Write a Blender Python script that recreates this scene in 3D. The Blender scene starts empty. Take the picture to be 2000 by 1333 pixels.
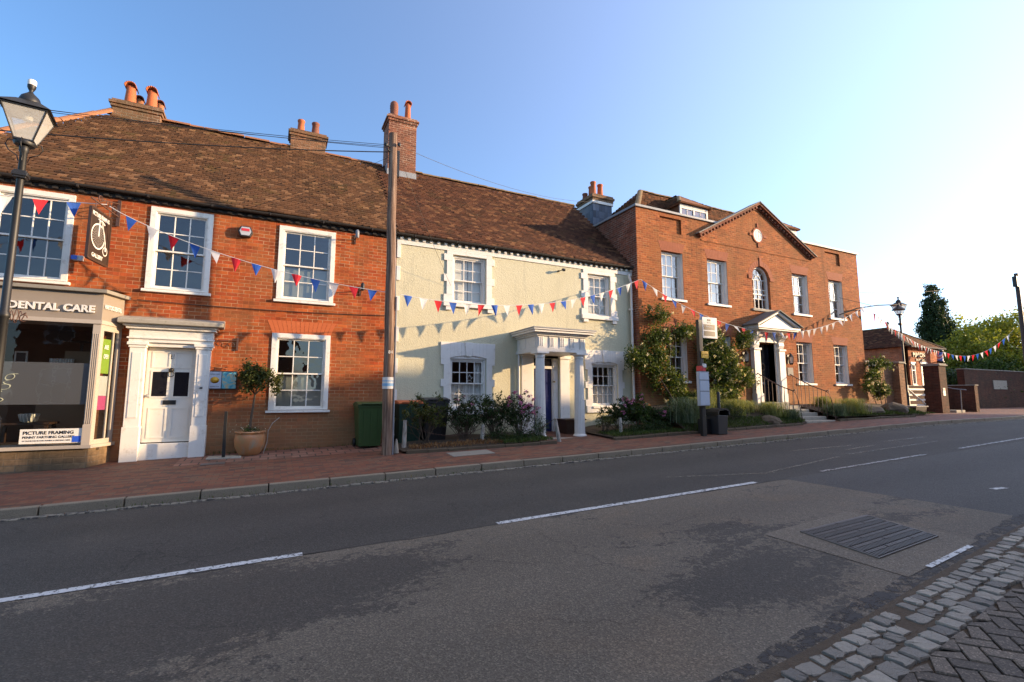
import bpy, bmesh, math, random
import numpy as np
from mathutils import Vector, Matrix
R = math.radians
random.seed(7); rng = np.random.default_rng(7)
S = bpy.context.scene
COL = S.collection

# ---------------------------------------------------------------- camera
cam = bpy.data.cameras.new('camera'); camo = bpy.data.objects.new('camera', cam); COL.objects.link(camo)
cam.sensor_width = 36; cam.lens = 16.99; cam.clip_start = 0.05; cam.clip_end = 5000
camo.rotation_euler = (R(90 + 6.586), 0, R(-26.3)); camo.location = (0, 0, 0)
S.camera = camo
# ---------------------------------------------------------------- world, sun, exposure
SUN_AZ, SUN_EL = 114.0, 11.5
w = bpy.data.worlds.new('World'); S.world = w; w.use_nodes = True
nt = w.node_tree; bg = nt.nodes['Background']
sky = nt.nodes.new('ShaderNodeTexSky'); sky.sky_type = 'NISHITA'; sky.sun_disc = False
sky.sun_elevation = R(SUN_EL); sky.sun_rotation = R(SUN_AZ)
sky.air_density = 1.0; sky.dust_density = 0.9; sky.ozone_density = 4.0
# forward-scattered light of the low sun in hazy air: widens and whitens the bright part of the sky
SUNV = (math.sin(R(SUN_AZ)) * math.cos(R(SUN_EL)), math.cos(R(SUN_AZ)) * math.cos(R(SUN_EL)), math.sin(R(SUN_EL)))
tcw = nt.nodes.new('ShaderNodeTexCoord'); nrmw = nt.nodes.new('ShaderNodeVectorMath'); nrmw.operation = 'NORMALIZE'; nt.links.new(tcw.outputs['Generated'], nrmw.inputs[0])
dt = nt.nodes.new('ShaderNodeVectorMath'); dt.operation = 'DOT_PRODUCT'; nt.links.new(nrmw.outputs[0], dt.inputs[0]); dt.inputs[1].default_value = SUNV
m1 = nt.nodes.new('ShaderNodeMath'); m1.operation = 'MULTIPLY_ADD'; nt.links.new(dt.outputs['Value'], m1.inputs[0]); m1.inputs[1].default_value = .5; m1.inputs[2].default_value = .5
m2 = nt.nodes.new('ShaderNodeMath'); m2.operation = 'POWER'; nt.links.new(m1.outputs[0], m2.inputs[0]); m2.inputs[1].default_value = 2.6; m2.use_clamp = True
gl0 = nt.nodes.new('ShaderNodeVectorMath'); gl0.operation = 'SCALE'; gl0.inputs[0].default_value = (1.95, 2.0, 2.7); nt.links.new(m2.outputs[0], gl0.inputs['Scale'])
ad = nt.nodes.new('ShaderNodeVectorMath'); ad.operation = 'ADD'; nt.links.new(sky.outputs[0], ad.inputs[0]); nt.links.new(gl0.outputs[0], ad.inputs[1])
# warm fill light added to the unseen upper sky, lifting and warming the shade
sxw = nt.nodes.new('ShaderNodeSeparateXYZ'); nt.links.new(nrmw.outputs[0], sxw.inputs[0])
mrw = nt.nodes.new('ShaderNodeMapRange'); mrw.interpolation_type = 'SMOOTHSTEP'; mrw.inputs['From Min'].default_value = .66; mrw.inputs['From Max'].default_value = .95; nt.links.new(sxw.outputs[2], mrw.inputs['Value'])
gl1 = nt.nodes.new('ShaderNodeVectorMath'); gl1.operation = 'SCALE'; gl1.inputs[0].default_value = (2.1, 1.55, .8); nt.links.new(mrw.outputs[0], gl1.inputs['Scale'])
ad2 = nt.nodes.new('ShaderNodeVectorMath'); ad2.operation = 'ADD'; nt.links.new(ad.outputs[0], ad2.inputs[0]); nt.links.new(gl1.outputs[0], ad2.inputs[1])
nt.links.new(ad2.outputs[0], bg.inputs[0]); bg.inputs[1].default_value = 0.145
sun = bpy.data.lights.new('sun', 'SUN'); so = bpy.data.objects.new('sun', sun); COL.objects.link(so)
sun.energy = 3.8; sun.angle = R(0.6); sun.color = (1.0, 0.70, 0.40)
sd = Vector((math.sin(R(SUN_AZ)) * math.cos(R(SUN_EL)), math.cos(R(SUN_AZ)) * math.cos(R(SUN_EL)), math.sin(R(SUN_EL))))
so.rotation_euler = (-sd).to_track_quat('-Z', 'Y').to_euler()
S.render.engine = 'CYCLES'
S.view_settings.view_transform = 'Standard'; S.view_settings.look = 'None'; S.view_settings.gamma = 1
S.view_settings.exposure = 1.30
S.cycles.transparent_max_bounces = 16; S.cycles.max_bounces = 6
S.render.resolution_x = 1024; S.render.resolution_y = 682

# ---------------------------------------------------------------- material helpers
class NT:
    def __init__(s, name):
        s.m = bpy.data.materials.new(name); s.m.use_nodes = True
        s.t = s.m.node_tree; s.b = s.t.nodes['Principled BSDF']; s.out = s.t.nodes['Material Output']
    def n(s, t, **kw):
        o = s.t.nodes.new('ShaderNode' + t)
        for k, v in kw.items():
            if k.startswith('_'): setattr(o, k[1:], v)
            else: o.inputs[k.replace('__', ' ')].default_value = v
        return o
    def l(s, a, b): s.t.links.new(a, b)
    def mix(s, fac, a, b, mode='MIX'):
        o = s.t.nodes.new('ShaderNodeMix'); o.data_type = 'RGBA'; o.blend_type = mode
        for idx, v in ((0, fac), (6, a), (7, b)):
            if isinstance(v, (int, float)): o.inputs[idx].default_value = v
            elif isinstance(v, tuple): o.inputs[idx].default_value = v if len(v) == 4 else (*v, 1)
            else: s.l(v, o.inputs[idx])
        return o.outputs[2]
    def math(s, op, a, b=0.0, c=None):
        o = s.t.nodes.new('ShaderNodeMath'); o.operation = op
        for i, v in enumerate((a, b) if c is None else (a, b, c)):
            if isinstance(v, (int, float)): o.inputs[i].default_value = v
            else: s.l(v, o.inputs[i])
        return o.outputs[0]
    def ramp(s, fac, stops):
        o = s.t.nodes.new('ShaderNodeValToRGB'); s.l(fac, o.inputs[0])
        e = o.color_ramp.elements
        while len(e) < len(stops): e.new(0.5)
        for i, (p, c) in enumerate(stops):
            e[i].position = p; e[i].color = (c, c, c, 1) if isinstance(c, (int, float)) else (*c, 1)
        return o.outputs[0]
    def obj(s): return s.n('TexCoord').outputs['Object']
    def uv(s): return s.n('UVMap').outputs[0]
    def noise(s, scale, detail=4, vec=None, rough=.6, out='Fac', dist=0):
        o = s.n('TexNoise', Scale=scale, Detail=detail, Roughness=rough, Distortion=dist)
        s.l(vec if vec is not None else s.obj(), o.inputs['Vector']); return o.outputs[out]
    def bump(s, h, strength=.5, dist=.01, nrm=None):
        o = s.n('Bump', Strength=strength, Distance=dist); s.l(h, o.inputs['Height'])
        if nrm is not None: s.l(nrm, o.inputs['Normal'])
        return o.outputs[0]
    def fin(s, col=None, rough=.7, nrm=None, metal=0, spec=None):
        if col is not None:
            if isinstance(col, tuple): s.b.inputs['Base Color'].default_value = (*col[:3], 1)
            else: s.l(col, s.b.inputs['Base Color'])
        if isinstance(rough, (int, float)): s.b.inputs['Roughness'].default_value = rough
        else: s.l(rough, s.b.inputs['Roughness'])
        s.b.inputs['Metallic'].default_value = metal
        if spec is not None: s.b.inputs['Specular IOR Level'].default_value = spec
        if nrm is not None: s.l(nrm, s.b.inputs['Normal'])
        return s.m
def sc(c, k): return tuple(min(1, v * k) for v in c)
def plain(name, c, rough=.6, var=.18, scale=6, bump=.15, dirt=None, metal=0, bscale=60):
    t = NT(name); n1 = t.noise(scale, 5)
    col = t.mix(n1, sc(c, 1 - var), sc(c, 1 + var))
    if dirt:
        n2 = t.noise(scale * 2.3, 6, rough=.7); f = t.ramp(n2, [(.55, 0.), (.72, 1.)])
        col = t.mix(t.math('MULTIPLY', f, dirt[3]), col, dirt[:3])
    h = t.noise(bscale, 3)
    return t.fin(col, rough, t.bump(h, bump, .004), metal)
def brick(name, c1, c2, mortar, stain, bw=.225, bh=.075, ms=.009, lowstain=None, mvar=.85):
    t = NT(name); uv = t.uv()
    b = t.n('TexBrick', Scale=1.0, Mortar__Size=ms, Mortar__Smooth=.25, Bias=0.0, Brick__Width=bw, Row__Height=bh)
    b.offset = .5
    jit = t.n('VectorMath', _operation='ADD'); nz = t.n('VectorMath', _operation='SCALE'); nz.inputs['Scale'].default_value = .012
    t.l(t.noise(3.0, 2, uv, out='Color'), nz.inputs[0]); t.l(uv, jit.inputs[0]); t.l(nz.outputs[0], jit.inputs[1])
    t.l(jit.outputs[0], b.inputs['Vector'])
    b.inputs['Color1'].default_value = (*c1, 1); b.inputs['Color2'].default_value = (*c2, 1); b.inputs['Mortar'].default_value = (*mortar, 1)
    mm = t.ramp(t.noise(2.1, 5, rough=.6), [(.38, 0.), (.60, 1.)])
    t.l(t.mix(t.math('MULTIPLY', mm, mvar), mortar, tuple((p_ + q_) * .52 for p_, q_ in zip(c1, c2))), b.inputs['Mortar'])
    # per-brick tone
    sep = t.n('SeparateXYZ'); t.l(jit.outputs[0], sep.inputs[0])
    row = t.math('FLOOR', t.math('DIVIDE', sep.outputs[1], bh))
    off = t.math('MULTIPLY', t.math('MODULO', row, 2.0), bw * .5)
    colx = t.math('FLOOR', t.math('DIVIDE', t.math('ADD', sep.outputs[0], off), bw))
    cmb = t.n('CombineXYZ'); t.l(colx, cmb.inputs[0]); t.l(row, cmb.inputs[1])
    wn = t.n('TexWhiteNoise'); t.l(cmb.outputs[0], wn.inputs['Vector'])
    tone = t.ramp(wn.outputs[0], [(0, .62), (.25, .9), (.8, 1.1), (1, 1.35)])
    notm = t.math('SUBTRACT', 1.0, b.outputs['Fac'])
    tint = t.mix(notm, (1, 1, 1), tone)
    col = t.mix(1.0, b.outputs['Color'], tint, 'MULTIPLY')
    g = t.noise(.9, 6, rough=.65); col = t.mix(t.math('MULTIPLY', t.ramp(g, [(.42, 0.), (.68, 1.)]), .68), col, stain)
    mps = t.n('Mapping'); mps.inputs['Scale'].default_value = (3.0, 3.0, .22); t.l(t.obj(), mps.inputs[0])
    col = t.mix(t.math('MULTIPLY', t.ramp(t.noise(1.4, 5, mps.outputs[0], .65), [(.52, 0.), (.70, 1.)]), .38), col, sc(stain, .45))
    g2 = t.noise(14, 4); col = t.mix(t.math('MULTIPLY', t.ramp(g2, [(.3, 1.), (.5, 0.)]), .35), col, sc(stain, .5))
    if lowstain:
        sx = t.n('SeparateXYZ'); t.l(t.obj(), sx.inputs[0])
        hgt = t.math('ADD', sx.outputs[2], t.math('MULTIPLY', t.math('SUBTRACT', t.noise(1.3, 4), .5), 1.2))
        f = t.n('MapRange', From__Min=lowstain[3] + .5, From__Max=lowstain[3] - .7); t.l(hgt, f.inputs['Value'])
        col = t.mix(t.math('MULTIPLY', f.outputs[0], .65), col, lowstain[:3])
    h = t.math('ADD', t.math('MULTIPLY', notm, 1.0), t.math('MULTIPLY', t.noise(60, 3), .5))
    return t.fin(col, .88, t.bump(h, .7, .008), spec=.25)

M = {}
M['brickA'] = brick('brick_orange', (.33, .052, .014), (.42, .098, .022), (.48, .30, .165), (.25, .105, .04), bh=.08, ms=.008, lowstain=(.26, .17, .085, -.1))
M['brickC'] = brick('brick_georgian', (.27, .072, .024), (.36, .108, .030), (.42, .235, .105), (.22, .095, .034), ms=.008, mvar=.6, lowstain=(.36, .22, .10, .2))
M['brickCside'] = brick('brick_return', (.20, .06, .03), (.28, .075, .035), (.36, .26, .19), (.12, .06, .04), ms=.012)
M['brickG'] = brick('brick_garden_wall', (.25, .12, .06), (.33, .17, .09), (.32, .24, .16), (.16, .11, .07))
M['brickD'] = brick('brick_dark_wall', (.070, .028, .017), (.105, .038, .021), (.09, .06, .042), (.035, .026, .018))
M['brickS'] = brick('brick_stall_riser', (.20, .13, .07), (.27, .17, .09), (.20, .16, .11), (.07, .06, .04), bw=.32, bh=.11, ms=.01)
M['brickCh'] = brick('brick_chimney', (.16, .06, .04), (.30, .11, .055), (.55, .40, .28), (.14, .07, .045), ms=.014)
M['brickCh2'] = brick('brick_chimney_old', (.16, .09, .05), (.26, .12, .06), (.30, .23, .16), (.10, .08, .04), ms=.011)
M['brickB'] = brick('brick_barber', (.42, .13, .05), (.50, .17, .07), (.45, .30, .2), (.3, .11, .05))
M['brickO'] = brick('brick_opposite', (.24, .09, .05), (.32, .12, .06), (.34, .26, .2), (.16, .08, .05))
t = NT('rubbed_brick'); c = t.mix(t.noise(9, 4), (.42, .095, .028), (.52, .135, .04))
M['rubbed'] = t.fin(c, .85, t.bump(t.noise(50, 3), .3, .004))
M['rubbedC'] = plain('rubbed_brick_dark', (.30, .085, .035), .85, .2, 5)
# roughcast render
t = NT('cream_roughcast')
h = t.math('ADD', t.noise(24, 5, rough=.6, dist=1.2), t.math('MULTIPLY', t.noise(70, 3), .4))
c = t.mix(t.noise(1.1, 5), (.56, .52, .35), (.63, .59, .42)); c = t.mix(t.math('MULTIPLY', t.ramp(t.noise(2.5, 6, rough=.7), [(.55, 0.), (.75, 1.)]), .25), c, (.42, .40, .28))
mp = t.n('Mapping'); mp.inputs['Scale'].default_value = (5, 5, .35); t.l(t.obj(), mp.inputs[0])
c = t.mix(t.math('MULTIPLY', t.ramp(t.noise(1.5, 5, mp.outputs[0]), [(.54, 0.), (.72, 1.)]), .30), c, (.36, .35, .26))
sx = t.n('SeparateXYZ'); t.l(t.obj(), sx.inputs[0]); f = t.n('MapRange', From__Min=-.45, From__Max=-1.15); t.l(t.math('ADD', sx.outputs[2], t.math('MULTIPLY', t.math('SUBTRACT', t.noise(3, 5), .5), .8)), f.inputs['Value']); c = t.mix(t.math('MULTIPLY', f.outputs[0], .5), c, (.26, .25, .16))
M['cream'] = t.fin(c, .9, t.bump(h, .7, .022), spec=.2)
M['creamflat'] = plain('cream_paint', (.60, .56, .40), .7, .06, 3, .1)
M['white'] = plain('white_paint', (.72, .69, .63), .55, .09, 2.5, .2, dirt=(.45, .40, .32, .45))
M['whiteold'] = plain('weathered_white_paint', (.76, .73, .66), .6, .07, 3, .25, dirt=(.38, .32, .25, .55))
M['door21'] = plain('cream_white_gloss', (.72, .70, .62), .45, .06, 3, .1, dirt=(.5, .42, .3, .3))
M['taupe'] = plain('taupe_paint', (.27, .225, .175), .5, .05, 3, .06)
M['taupeL'] = plain('pale_taupe_paint', (.41, .355, .29), .5, .05, 3, .06)
M['black'] = plain('black_metal_paint', (.011, .011, .011), .5, .3, 8, .1)
M['pot_black'] = plain('black_plastic', (.025, .025, .027), .5, .3, 8, .1)
M['gutter'] = plain('dark_gutter', (.022, .018, .016), .8, .35, 5, .3)
M['lead'] = plain('lead_sheet', (.26, .27, .28), .55, .25, 4, .3, dirt=(.4, .36, .28, .4))
M['hoodlead'] = plain('dull_lead', (.11, .11, .10), .75, .3, 5, .4)
M['stone'] = plain('weathered_stone', (.34, .31, .25), .85, .25, 5, .6, dirt=(.12, .12, .07, .6), bscale=40)
M['coping'] = plain('coping_stone', (.24, .22, .18), .85, .25, 5, .6, dirt=(.10, .09, .06, .5), bscale=40)
M['terracotta'] = plain('terracotta', (.44, .115, .035), .75, .25, 5, .25, dirt=(.16, .08, .05, .5))
M['terrdark'] = plain('sooty_terracotta', (.20, .07, .04), .8, .35, 5, .3)
M['ridge'] = plain('ridge_tile_clay', (.30, .125, .055), .85, .3, 4, .4, dirt=(.12, .10, .05, .6))
M['ridged'] = plain('ridge_tile_mossy', (.20, .13, .06), .9, .3, 4, .4, dirt=(.08, .09, .03, .6))
M['navy'] = plain('navy_gloss', (.012, .02, .10), .3, .2, 3, .05)
M['blackgloss'] = plain('black_gloss', (.012, .012, .016), .15, .2, 3, .03)
M['green'] = plain('green_plastic', (.035, .075, .020), .45, .15, 4, .12, dirt=(.03, .05, .02, .4))
M['dkgreen'] = plain('dark_green_plastic', (.015, .045, .03), .5, .2, 4, .1)
M['grey'] = plain('grey_plastic', (.20, .21, .23), .5, .1, 4, .05)
M['ltgrey'] = plain('light_grey_casing', (.42, .44, .47), .45, .06, 4, .05)
M['paper'] = plain('timetable_paper', (.50, .55, .62), .4, .08, 12, .02)
M['dkbrown'] = plain('dark_brown_wood', (.05, .025, .015), .5, .3, 4, .15)
M['signbrown'] = plain('sign_brown', (.032, .018, .011), .5, .2, 4, .1)
M['granite'] = plain('boulder_stone', (.095, .068, .040), .9, .35, 3, .9, dirt=(.08, .08, .04, .5), bscale=18)
M['yellow'] = plain('yellow_plate', (.75, .42, .03), .4, .1, 4, .03)
M['redp'] = plain('red_plastic', (.55, .03, .04), .4, .1, 4, .03)
M['bluep'] = plain('blue_plastic', (.03, .10, .55), .3, .1, 4, .03)
M['paleblue'] = plain('pale_blue_print', (.22, .42, .62), .5, .1, 8, .02)
M['lime'] = plain('lime_poster', (.30, .46, .05), .4, .06, 4, .02)
M['pink'] = plain('pink_poster', (.55, .09, .24), .4, .06, 4, .02)
M['gold'] = plain('gold_script', (.45, .47, .33), .4, .1, 4, .02)
M['soil'] = plain('soil', (.055, .038, .022), .95, .5, 12, 1.0, bscale=40)
M['ironrust'] = plain('rusty_iron', (.10, .05, .035), .6, .4, 9, .4)
M['inwall'] = plain('interior_wall', (.16, .11, .07), .8, .2, 2, .05)
M['inwarm'] = plain('interior_panel', (.34, .23, .14), .7, .15, 2, .05)
M['curtain'] = None
t = NT('curtain_fabric'); wv = t.n('TexWave', Scale=7.0, Distortion=2.0, Detail=2.0); t.l(t.obj(), wv.inputs['Vector'])
c = t.mix(wv.outputs['Fac'], (.60, .58, .54), (.85, .83, .78)); M['curtain'] = t.fin(c, .9, t.bump(wv.outputs['Fac'], .8, .03))
M['blind'] = plain('pale_blind', (.40, .42, .36), .7, .05, 2, .03)
M['blindC'] = plain('painted_shutter', (.55, .55, .50), .6, .06, 2, .03)
# roof tiles: uv holds one random pair per tile
def tilemat(name, stops, moss, mossamt):
    t = NT(name); sx = t.n('SeparateXYZ'); t.l(t.uv(), sx.inputs[0])
    c = t.ramp(sx.outputs[0], stops)
    c = t.mix(t.math('MULTIPLY', t.noise(1.0, 5), .5), c, sc(stops[1][1], .8))
    g = t.noise(1.7, 6, rough=.7); f = t.math('MULTIPLY', t.ramp(g, [(.52, 0.), (.68, 1.)]), t.ramp(sx.outputs[1], [(.2, .1), (.9, 1.)]))
    c = t.mix(t.math('MULTIPLY', f, mossamt), c, moss)
    sp = t.ramp(t.noise(30, 2), [(.66, 0.), (.72, 1.)]); c = t.mix(t.math('MULTIPLY', sp, .35), c, (.36, .33, .25))
    return t.fin(c, .9, t.bump(t.noise(45, 4), .6, .006), spec=.2)
M['tileA'] = tilemat('old_clay_tiles', [(0, (.068, .038, .024)), (.3, (.110, .056, .031)), (.8, (.150, .074, .038)), (1, (.29, .16, .085))], (.085, .075, .022), .6)
M['tileB'] = tilemat('brown_clay_tiles', [(0, (.05, .025, .018)), (.4, (.092, .040, .025)), (.8, (.132, .056, .032)), (1, (.24, .12, .06))], (.09, .07, .03), .4)
M['tileC'] = tilemat('dark_clay_tiles', [(0, (.05, .03, .02)), (.4, (.13, .055, .03)), (.8, (.20, .085, .04)), (1, (.28, .12, .06))], (.07, .06, .02), .5)
# slate
M['slate'] = brick('slate_hanging', (.10, .12, .16), (.15, .17, .21), (.06, .07, .09), (.2, .19, .17), bw=.3, bh=.3, ms=.008)
# glass (old crown glass, slightly wavy)
def glass(name, tint=(.9, .93, .92), ior=1.6, wav=.010, wsc=3.0):
    t = NT(name); t.t.nodes.remove(t.b)
    lw = t.n('LayerWeight', Blend=.5); f0 = ((ior - 1) / (ior + 1)) ** 2; frs = t.math('MULTIPLY_ADD', t.math('POWER', lw.outputs['Facing'], 4.0), (1 - f0) * .9, f0 * 1.6); gl = t.n('BsdfGlossy', Roughness=.01); tr = t.n('BsdfTransparent'); tr.inputs[0].default_value = (*tint, 1)
    bp = t.bump(t.noise(wsc, 2), .5, wav); t.l(bp, gl.inputs['Normal'])
    mx = t.n('MixShader'); t.l(frs, mx.inputs[0]); t.l(tr.outputs[0], mx.inputs[1]); t.l(gl.outputs[0], mx.inputs[2]); t.l(mx.outputs[0], t.out.inputs[0])
    return t.m
M['glass'] = glass('old_window_glass', (.62, .65, .66), 1.75)
M['glassB'] = glass('clean_window_glass', (.95, .96, .95), 1.45)
M['glassC'] = glass('bright_window_glass', (.92, .93, .92), 2.0, .006)
M['shopglass'] = glass('shop_glass', (.75, .78, .76), 1.45, .003)
M['lampglass'] = glass('lantern_glass', (.80, .82, .80), 1.5, .004)
_m = M['lampglass'].node_tree; _o = _m.nodes['Material Output']; _s = _o.inputs[0].links[0].from_socket; _d = _m.nodes.new('ShaderNodeBsdfDiffuse'); _d.inputs[0].default_value = (.75, .74, .70, 1)
_x = _m.nodes.new('ShaderNodeMixShader'); _x.inputs[0].default_value = .42; _m.links.new(_s, _x.inputs[1]); _m.links.new(_d.outputs[0], _x.inputs[2]); _m.links.new(_x.outputs[0], _o.inputs[0])
t = NT('frosted_film'); tr = t.n('BsdfTransparent'); tr.inputs[0].default_value = (.6, .62, .66, 1); mx = t.n('MixShader', Fac=.75)
t.b.inputs['Base Color'].default_value = (.20, .195, .215, 1); t.b.inputs['Roughness'].default_value = .3
t.l(tr.outputs[0], mx.inputs[1]); t.l(t.b.outputs[0], mx.inputs[2]); t.l(mx.outputs[0], t.out.inputs[0]); M['film'] = t.m
# timber pole
t = NT('weathered_pole'); mp = t.n('Mapping'); mp.inputs['Scale'].default_value = (14, 14, .7); t.l(t.obj(), mp.inputs[0])
f = t.noise(2.2, 6, mp.outputs[0]); c = t.ramp(f, [(.30, (.045, .026, .016)), (.5, (.17, .10, .065)), (.70, (.33, .23, .16))])
M['pole'] = t.fin(c, .85, t.bump(f, .8, .01))
t = NT('weathered_post'); mp = t.n('Mapping'); mp.inputs['Scale'].default_value = (30, 30, 3); t.l(t.obj(), mp.inputs[0])
f = t.noise(1.5, 5, mp.outputs[0]); c = t.ramp(f, [(.3, (.12, .08, .05)), (.5, (.40, .36, .30)), (.75, (.58, .55, .5))]); M['post'] = t.fin(c, .85, t.bump(f, .8, .01))
# cloth flags
def cloth(name, c):
    t = NT(name); t.b.inputs['Base Color'].default_value = (*c, 1); t.b.inputs['Roughness'].default_value = .8
    tl = t.n('BsdfTranslucent'); tl.inputs[0].default_value = (*c, 1); mx = t.n('MixShader', Fac=.35)
    t.l(t.b.outputs[0], mx.inputs[1]); t.l(tl.outputs[0], mx.inputs[2]); t.l(mx.outputs[0], t.out.inputs[0]); return t.m
M['flag_red'] = cloth('flag_red', (.70, .025, .04)); M['flag_white'] = cloth('flag_white', (.80, .80, .78)); M['flag_blue'] = cloth('flag_blue', (.03, .12, .50))
# foliage: uv.x random per leaf
def leafmat(name, dark, mid, light, tr=.35):
    t = NT(name); sx = t.n('SeparateXYZ'); t.l(t.uv(), sx.inputs[0])
    c = t.ramp(sx.outputs[0], [(0, dark), (.5, mid), (1, light)])
    c = t.mix(t.math('MULTIPLY', t.noise(2.2, 3), .5), c, dark)
    t.l(c, t.b.inputs['Base Color']); t.b.inputs['Roughness'].default_value = .55; t.b.inputs['Specular IOR Level'].default_value = .3
    tl = t.n('BsdfTranslucent'); t.l(t.mix(1.0, c, (1.2, 1.15, .5), 'MULTIPLY'), tl.inputs[0]); mx = t.n('MixShader', Fac=tr)
    t.l(t.b.outputs[0], mx.inputs[1]); t.l(tl.outputs[0], mx.inputs[2]); t.l(mx.outputs[0], t.out.inputs[0]); return t.m
M['leaf'] = leafmat('leaf_mid', (.025, .05, .012), (.06, .11, .022), (.12, .17, .04))
M['leafdk'] = leafmat('leaf_dark', (.015, .03, .01), (.035, .065, .018), (.07, .11, .03))
M['leafbay'] = leafmat('leaf_bay', (.03, .045, .012), (.07, .095, .02), (.16, .14, .035))
M['leafrose'] = leafmat('leaf_rose', (.03, .055, .012), (.08, .13, .025), (.17, .19, .045))
M['leaftree'] = leafmat('leaf_tree', (.13, .155, .02), (.27, .29, .04), (.40, .38, .07), .45)
M['leafcyp'] = leafmat('leaf_cypress', (.018, .038, .012), (.035, .065, .018), (.06, .09, .025), .2)
M['leafgrass'] = leafmat('grass_blade', (.13, .17, .05), (.30, .32, .11), (.55, .52, .26), .45)
M['leafgrass2'] = leafmat('blue_grass_blade', (.05, .085, .04), (.14, .19, .10), (.34, .37, .25), .35)
M['leafturf'] = leafmat('turf_blade', (.04, .07, .015), (.08, .12, .025), (.14, .17, .05))
M['petalpink'] = leafmat('petal_pink', (.40, .10, .28), (.58, .20, .42), (.72, .36, .56), .4)
M['petalcream'] = leafmat('petal_cream', (.60, .52, .38), (.75, .70, .56), (.82, .80, .70), .4)
M['deadleaf'] = leafmat('dead_leaf', (.12, .05, .02), (.28, .13, .05), (.42, .25, .1), .2)
M['bark'] = plain('bark', (.10, .07, .045), .9, .4, 8, .8, bscale=30)
# asphalt
def asphalt(name, base, dark, worn, speck=.5, patches=(), lo=.50, hi=.60, stretch=.45, cracks=0.0):
    t = NT(name); o = t.obj(); mp = t.n('Mapping'); mp.inputs['Scale'].default_value = (stretch, 1, 1); t.l(o, mp.inputs[0])
    s_ = t.math('ADD', t.noise(.8, 4, mp.outputs[0], .6, dist=.4), t.math('MULTIPLY', t.math('SUBTRACT', t.noise(6, 4, mp.outputs[0], .7), .5), .30))
    solid = None
    for (px, py, r, k) in patches:
        d = t.n('VectorMath', _operation='DISTANCE'); t.l(mp.outputs[0], d.inputs[0]); d.inputs[1].default_value = (px * stretch, py, -1.4)
        f = t.n('MapRange', From__Min=r, From__Max=0.0); t.l(d.outputs['Value'], f.inputs['Value'])
        s_ = t.math('ADD', s_, t.math('MULTIPLY', f.outputs[0], k))
    dens = t.n('MapRange', From__Min=lo - .10, From__Max=hi + .12); t.l(s_, dens.inputs['Value'])      # how much of the surface coat is lost here
    fine = t.noise(17, 5, rough=.68, dist=.6)
    wornf = t.ramp(t.math('ADD', fine, t.math('MULTIPLY', t.math('SUBTRACT', dens.outputs[0], .5), .55)), [(.55, 0.), (.60, 1.)])
    vo = t.n('TexVoronoi', Scale=110.0); t.l(o, vo.inputs['Vector'])
    sepc = t.n('SeparateXYZ'); t.l(vo.outputs['Color'], sepc.inputs[0])
    st = t.ramp(sepc.outputs[0], [(0, 1 - speck * .75), (.8, 1 + speck * .1), (1, 1 + speck * 1.2)])
    c = t.mix(t.noise(.4, 3, mp.outputs[0]), sc(base, .82), sc(base, 1.2))
    c = t.mix(t.math('MULTIPLY', t.ramp(t.noise(.9, 3), [(.52, 0.), (.72, 1.)]), worn[3]), c, worn[:3])
    # tyre-polished tracks along the street
    sy = t.n('SeparateXYZ'); t.l(o, sy.inputs[0]); trk = t.math('MULTIPLY_ADD', t.math('SINE', t.math('MULTIPLY_ADD', sy.outputs[1], 3.9, .6)), .07, 1.0)
    cb = t.n('CombineXYZ'); [t.l(trk, cb.inputs[k]) for k in range(3)]; c = t.mix(1.0, c, cb.outputs[0], 'MULTIPLY')
    c = t.mix(t.math('MULTIPLY', wornf, .72), c, dark)
    if cracks:
        ve = t.n('TexVoronoi', _feature='DISTANCE_TO_EDGE', Scale=.9); wv = t.n('VectorMath', _operation='ADD'); nz = t.n('VectorMath', _operation='SCALE'); nz.inputs['Scale'].default_value = .5
        t.l(t.noise(2.5, 5, out='Color'), nz.inputs[0]); t.l(o, wv.inputs[0]); t.l(nz.outputs[0], wv.inputs[1]); t.l(wv.outputs[0], ve.inputs['Vector'])
        cr = t.math('MULTIPLY', t.ramp(ve.outputs['Distance'], [(.0, 1.), (.010, 0.)]), t.ramp(t.noise(.6, 3), [(.52, 0.), (.6, 1.)])); c = t.mix(t.math('MULTIPLY', cr, cracks), c, (.012, .011, .010))
    sp2 = t.ramp(t.noise(5.5, 2), [(.765, 0.), (.78, 1.)]); c = t.mix(t.math('MULTIPLY', sp2, .8), c, (.015, .013, .012))
    c = t.mix(1.0, c, st, 'MULTIPLY')
    h = t.math('ADD', vo.outputs['Distance'], t.math('MULTIPLY', t.noise(50, 3), .6))
    return t.fin(c, .82, t.bump(h, .55, .008), spec=.35)
M['roadfar'] = asphalt('asphalt_dark_lane', (.058, .053, .045), (.036, .034, .030), (.10, .088, .07, .3), .55, lo=.66, hi=.8, cracks=.7)
M['roadnear'] = asphalt('asphalt_worn_lane', (.134, .112, .084), (.044, .040, .035), (.19, .135, .085, .4), .5,
    patches=((-1.2, 4.2, 1.3, .22), (.6, 4.2, .8, .15), (3.3, 2.75, .62, .3), (4.4, 3.9, .4, .22), (1.5, 1.9, .6, .16), (-1.5, 2.2, 1.2, .16)), lo=.50, hi=.60, cracks=.5)
M['roadright'] = asphalt('asphalt_blue_lane', (.070, .066, .060), (.05, .047, .043), (.095, .09, .08, .2), .5, lo=.68, hi=.8)
M['roadseam'] = plain('tar_seam', (.034, .030, .026), .8, .5, 12, 1.0, bscale=50)
t = NT('tar_edge'); n1 = t.noise(11, 6, rough=.75); t.l(t.ramp(n1, [(.44, 0.), (.52, 1.)]), t.b.inputs['Alpha']); t.l(t.mix(t.noise(40, 3), (.025, .022, .020), (.055, .048, .042)), t.b.inputs['Base Color']); t.b.inputs['Roughness'].default_value = .85; M['taredge'] = t.m
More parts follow.
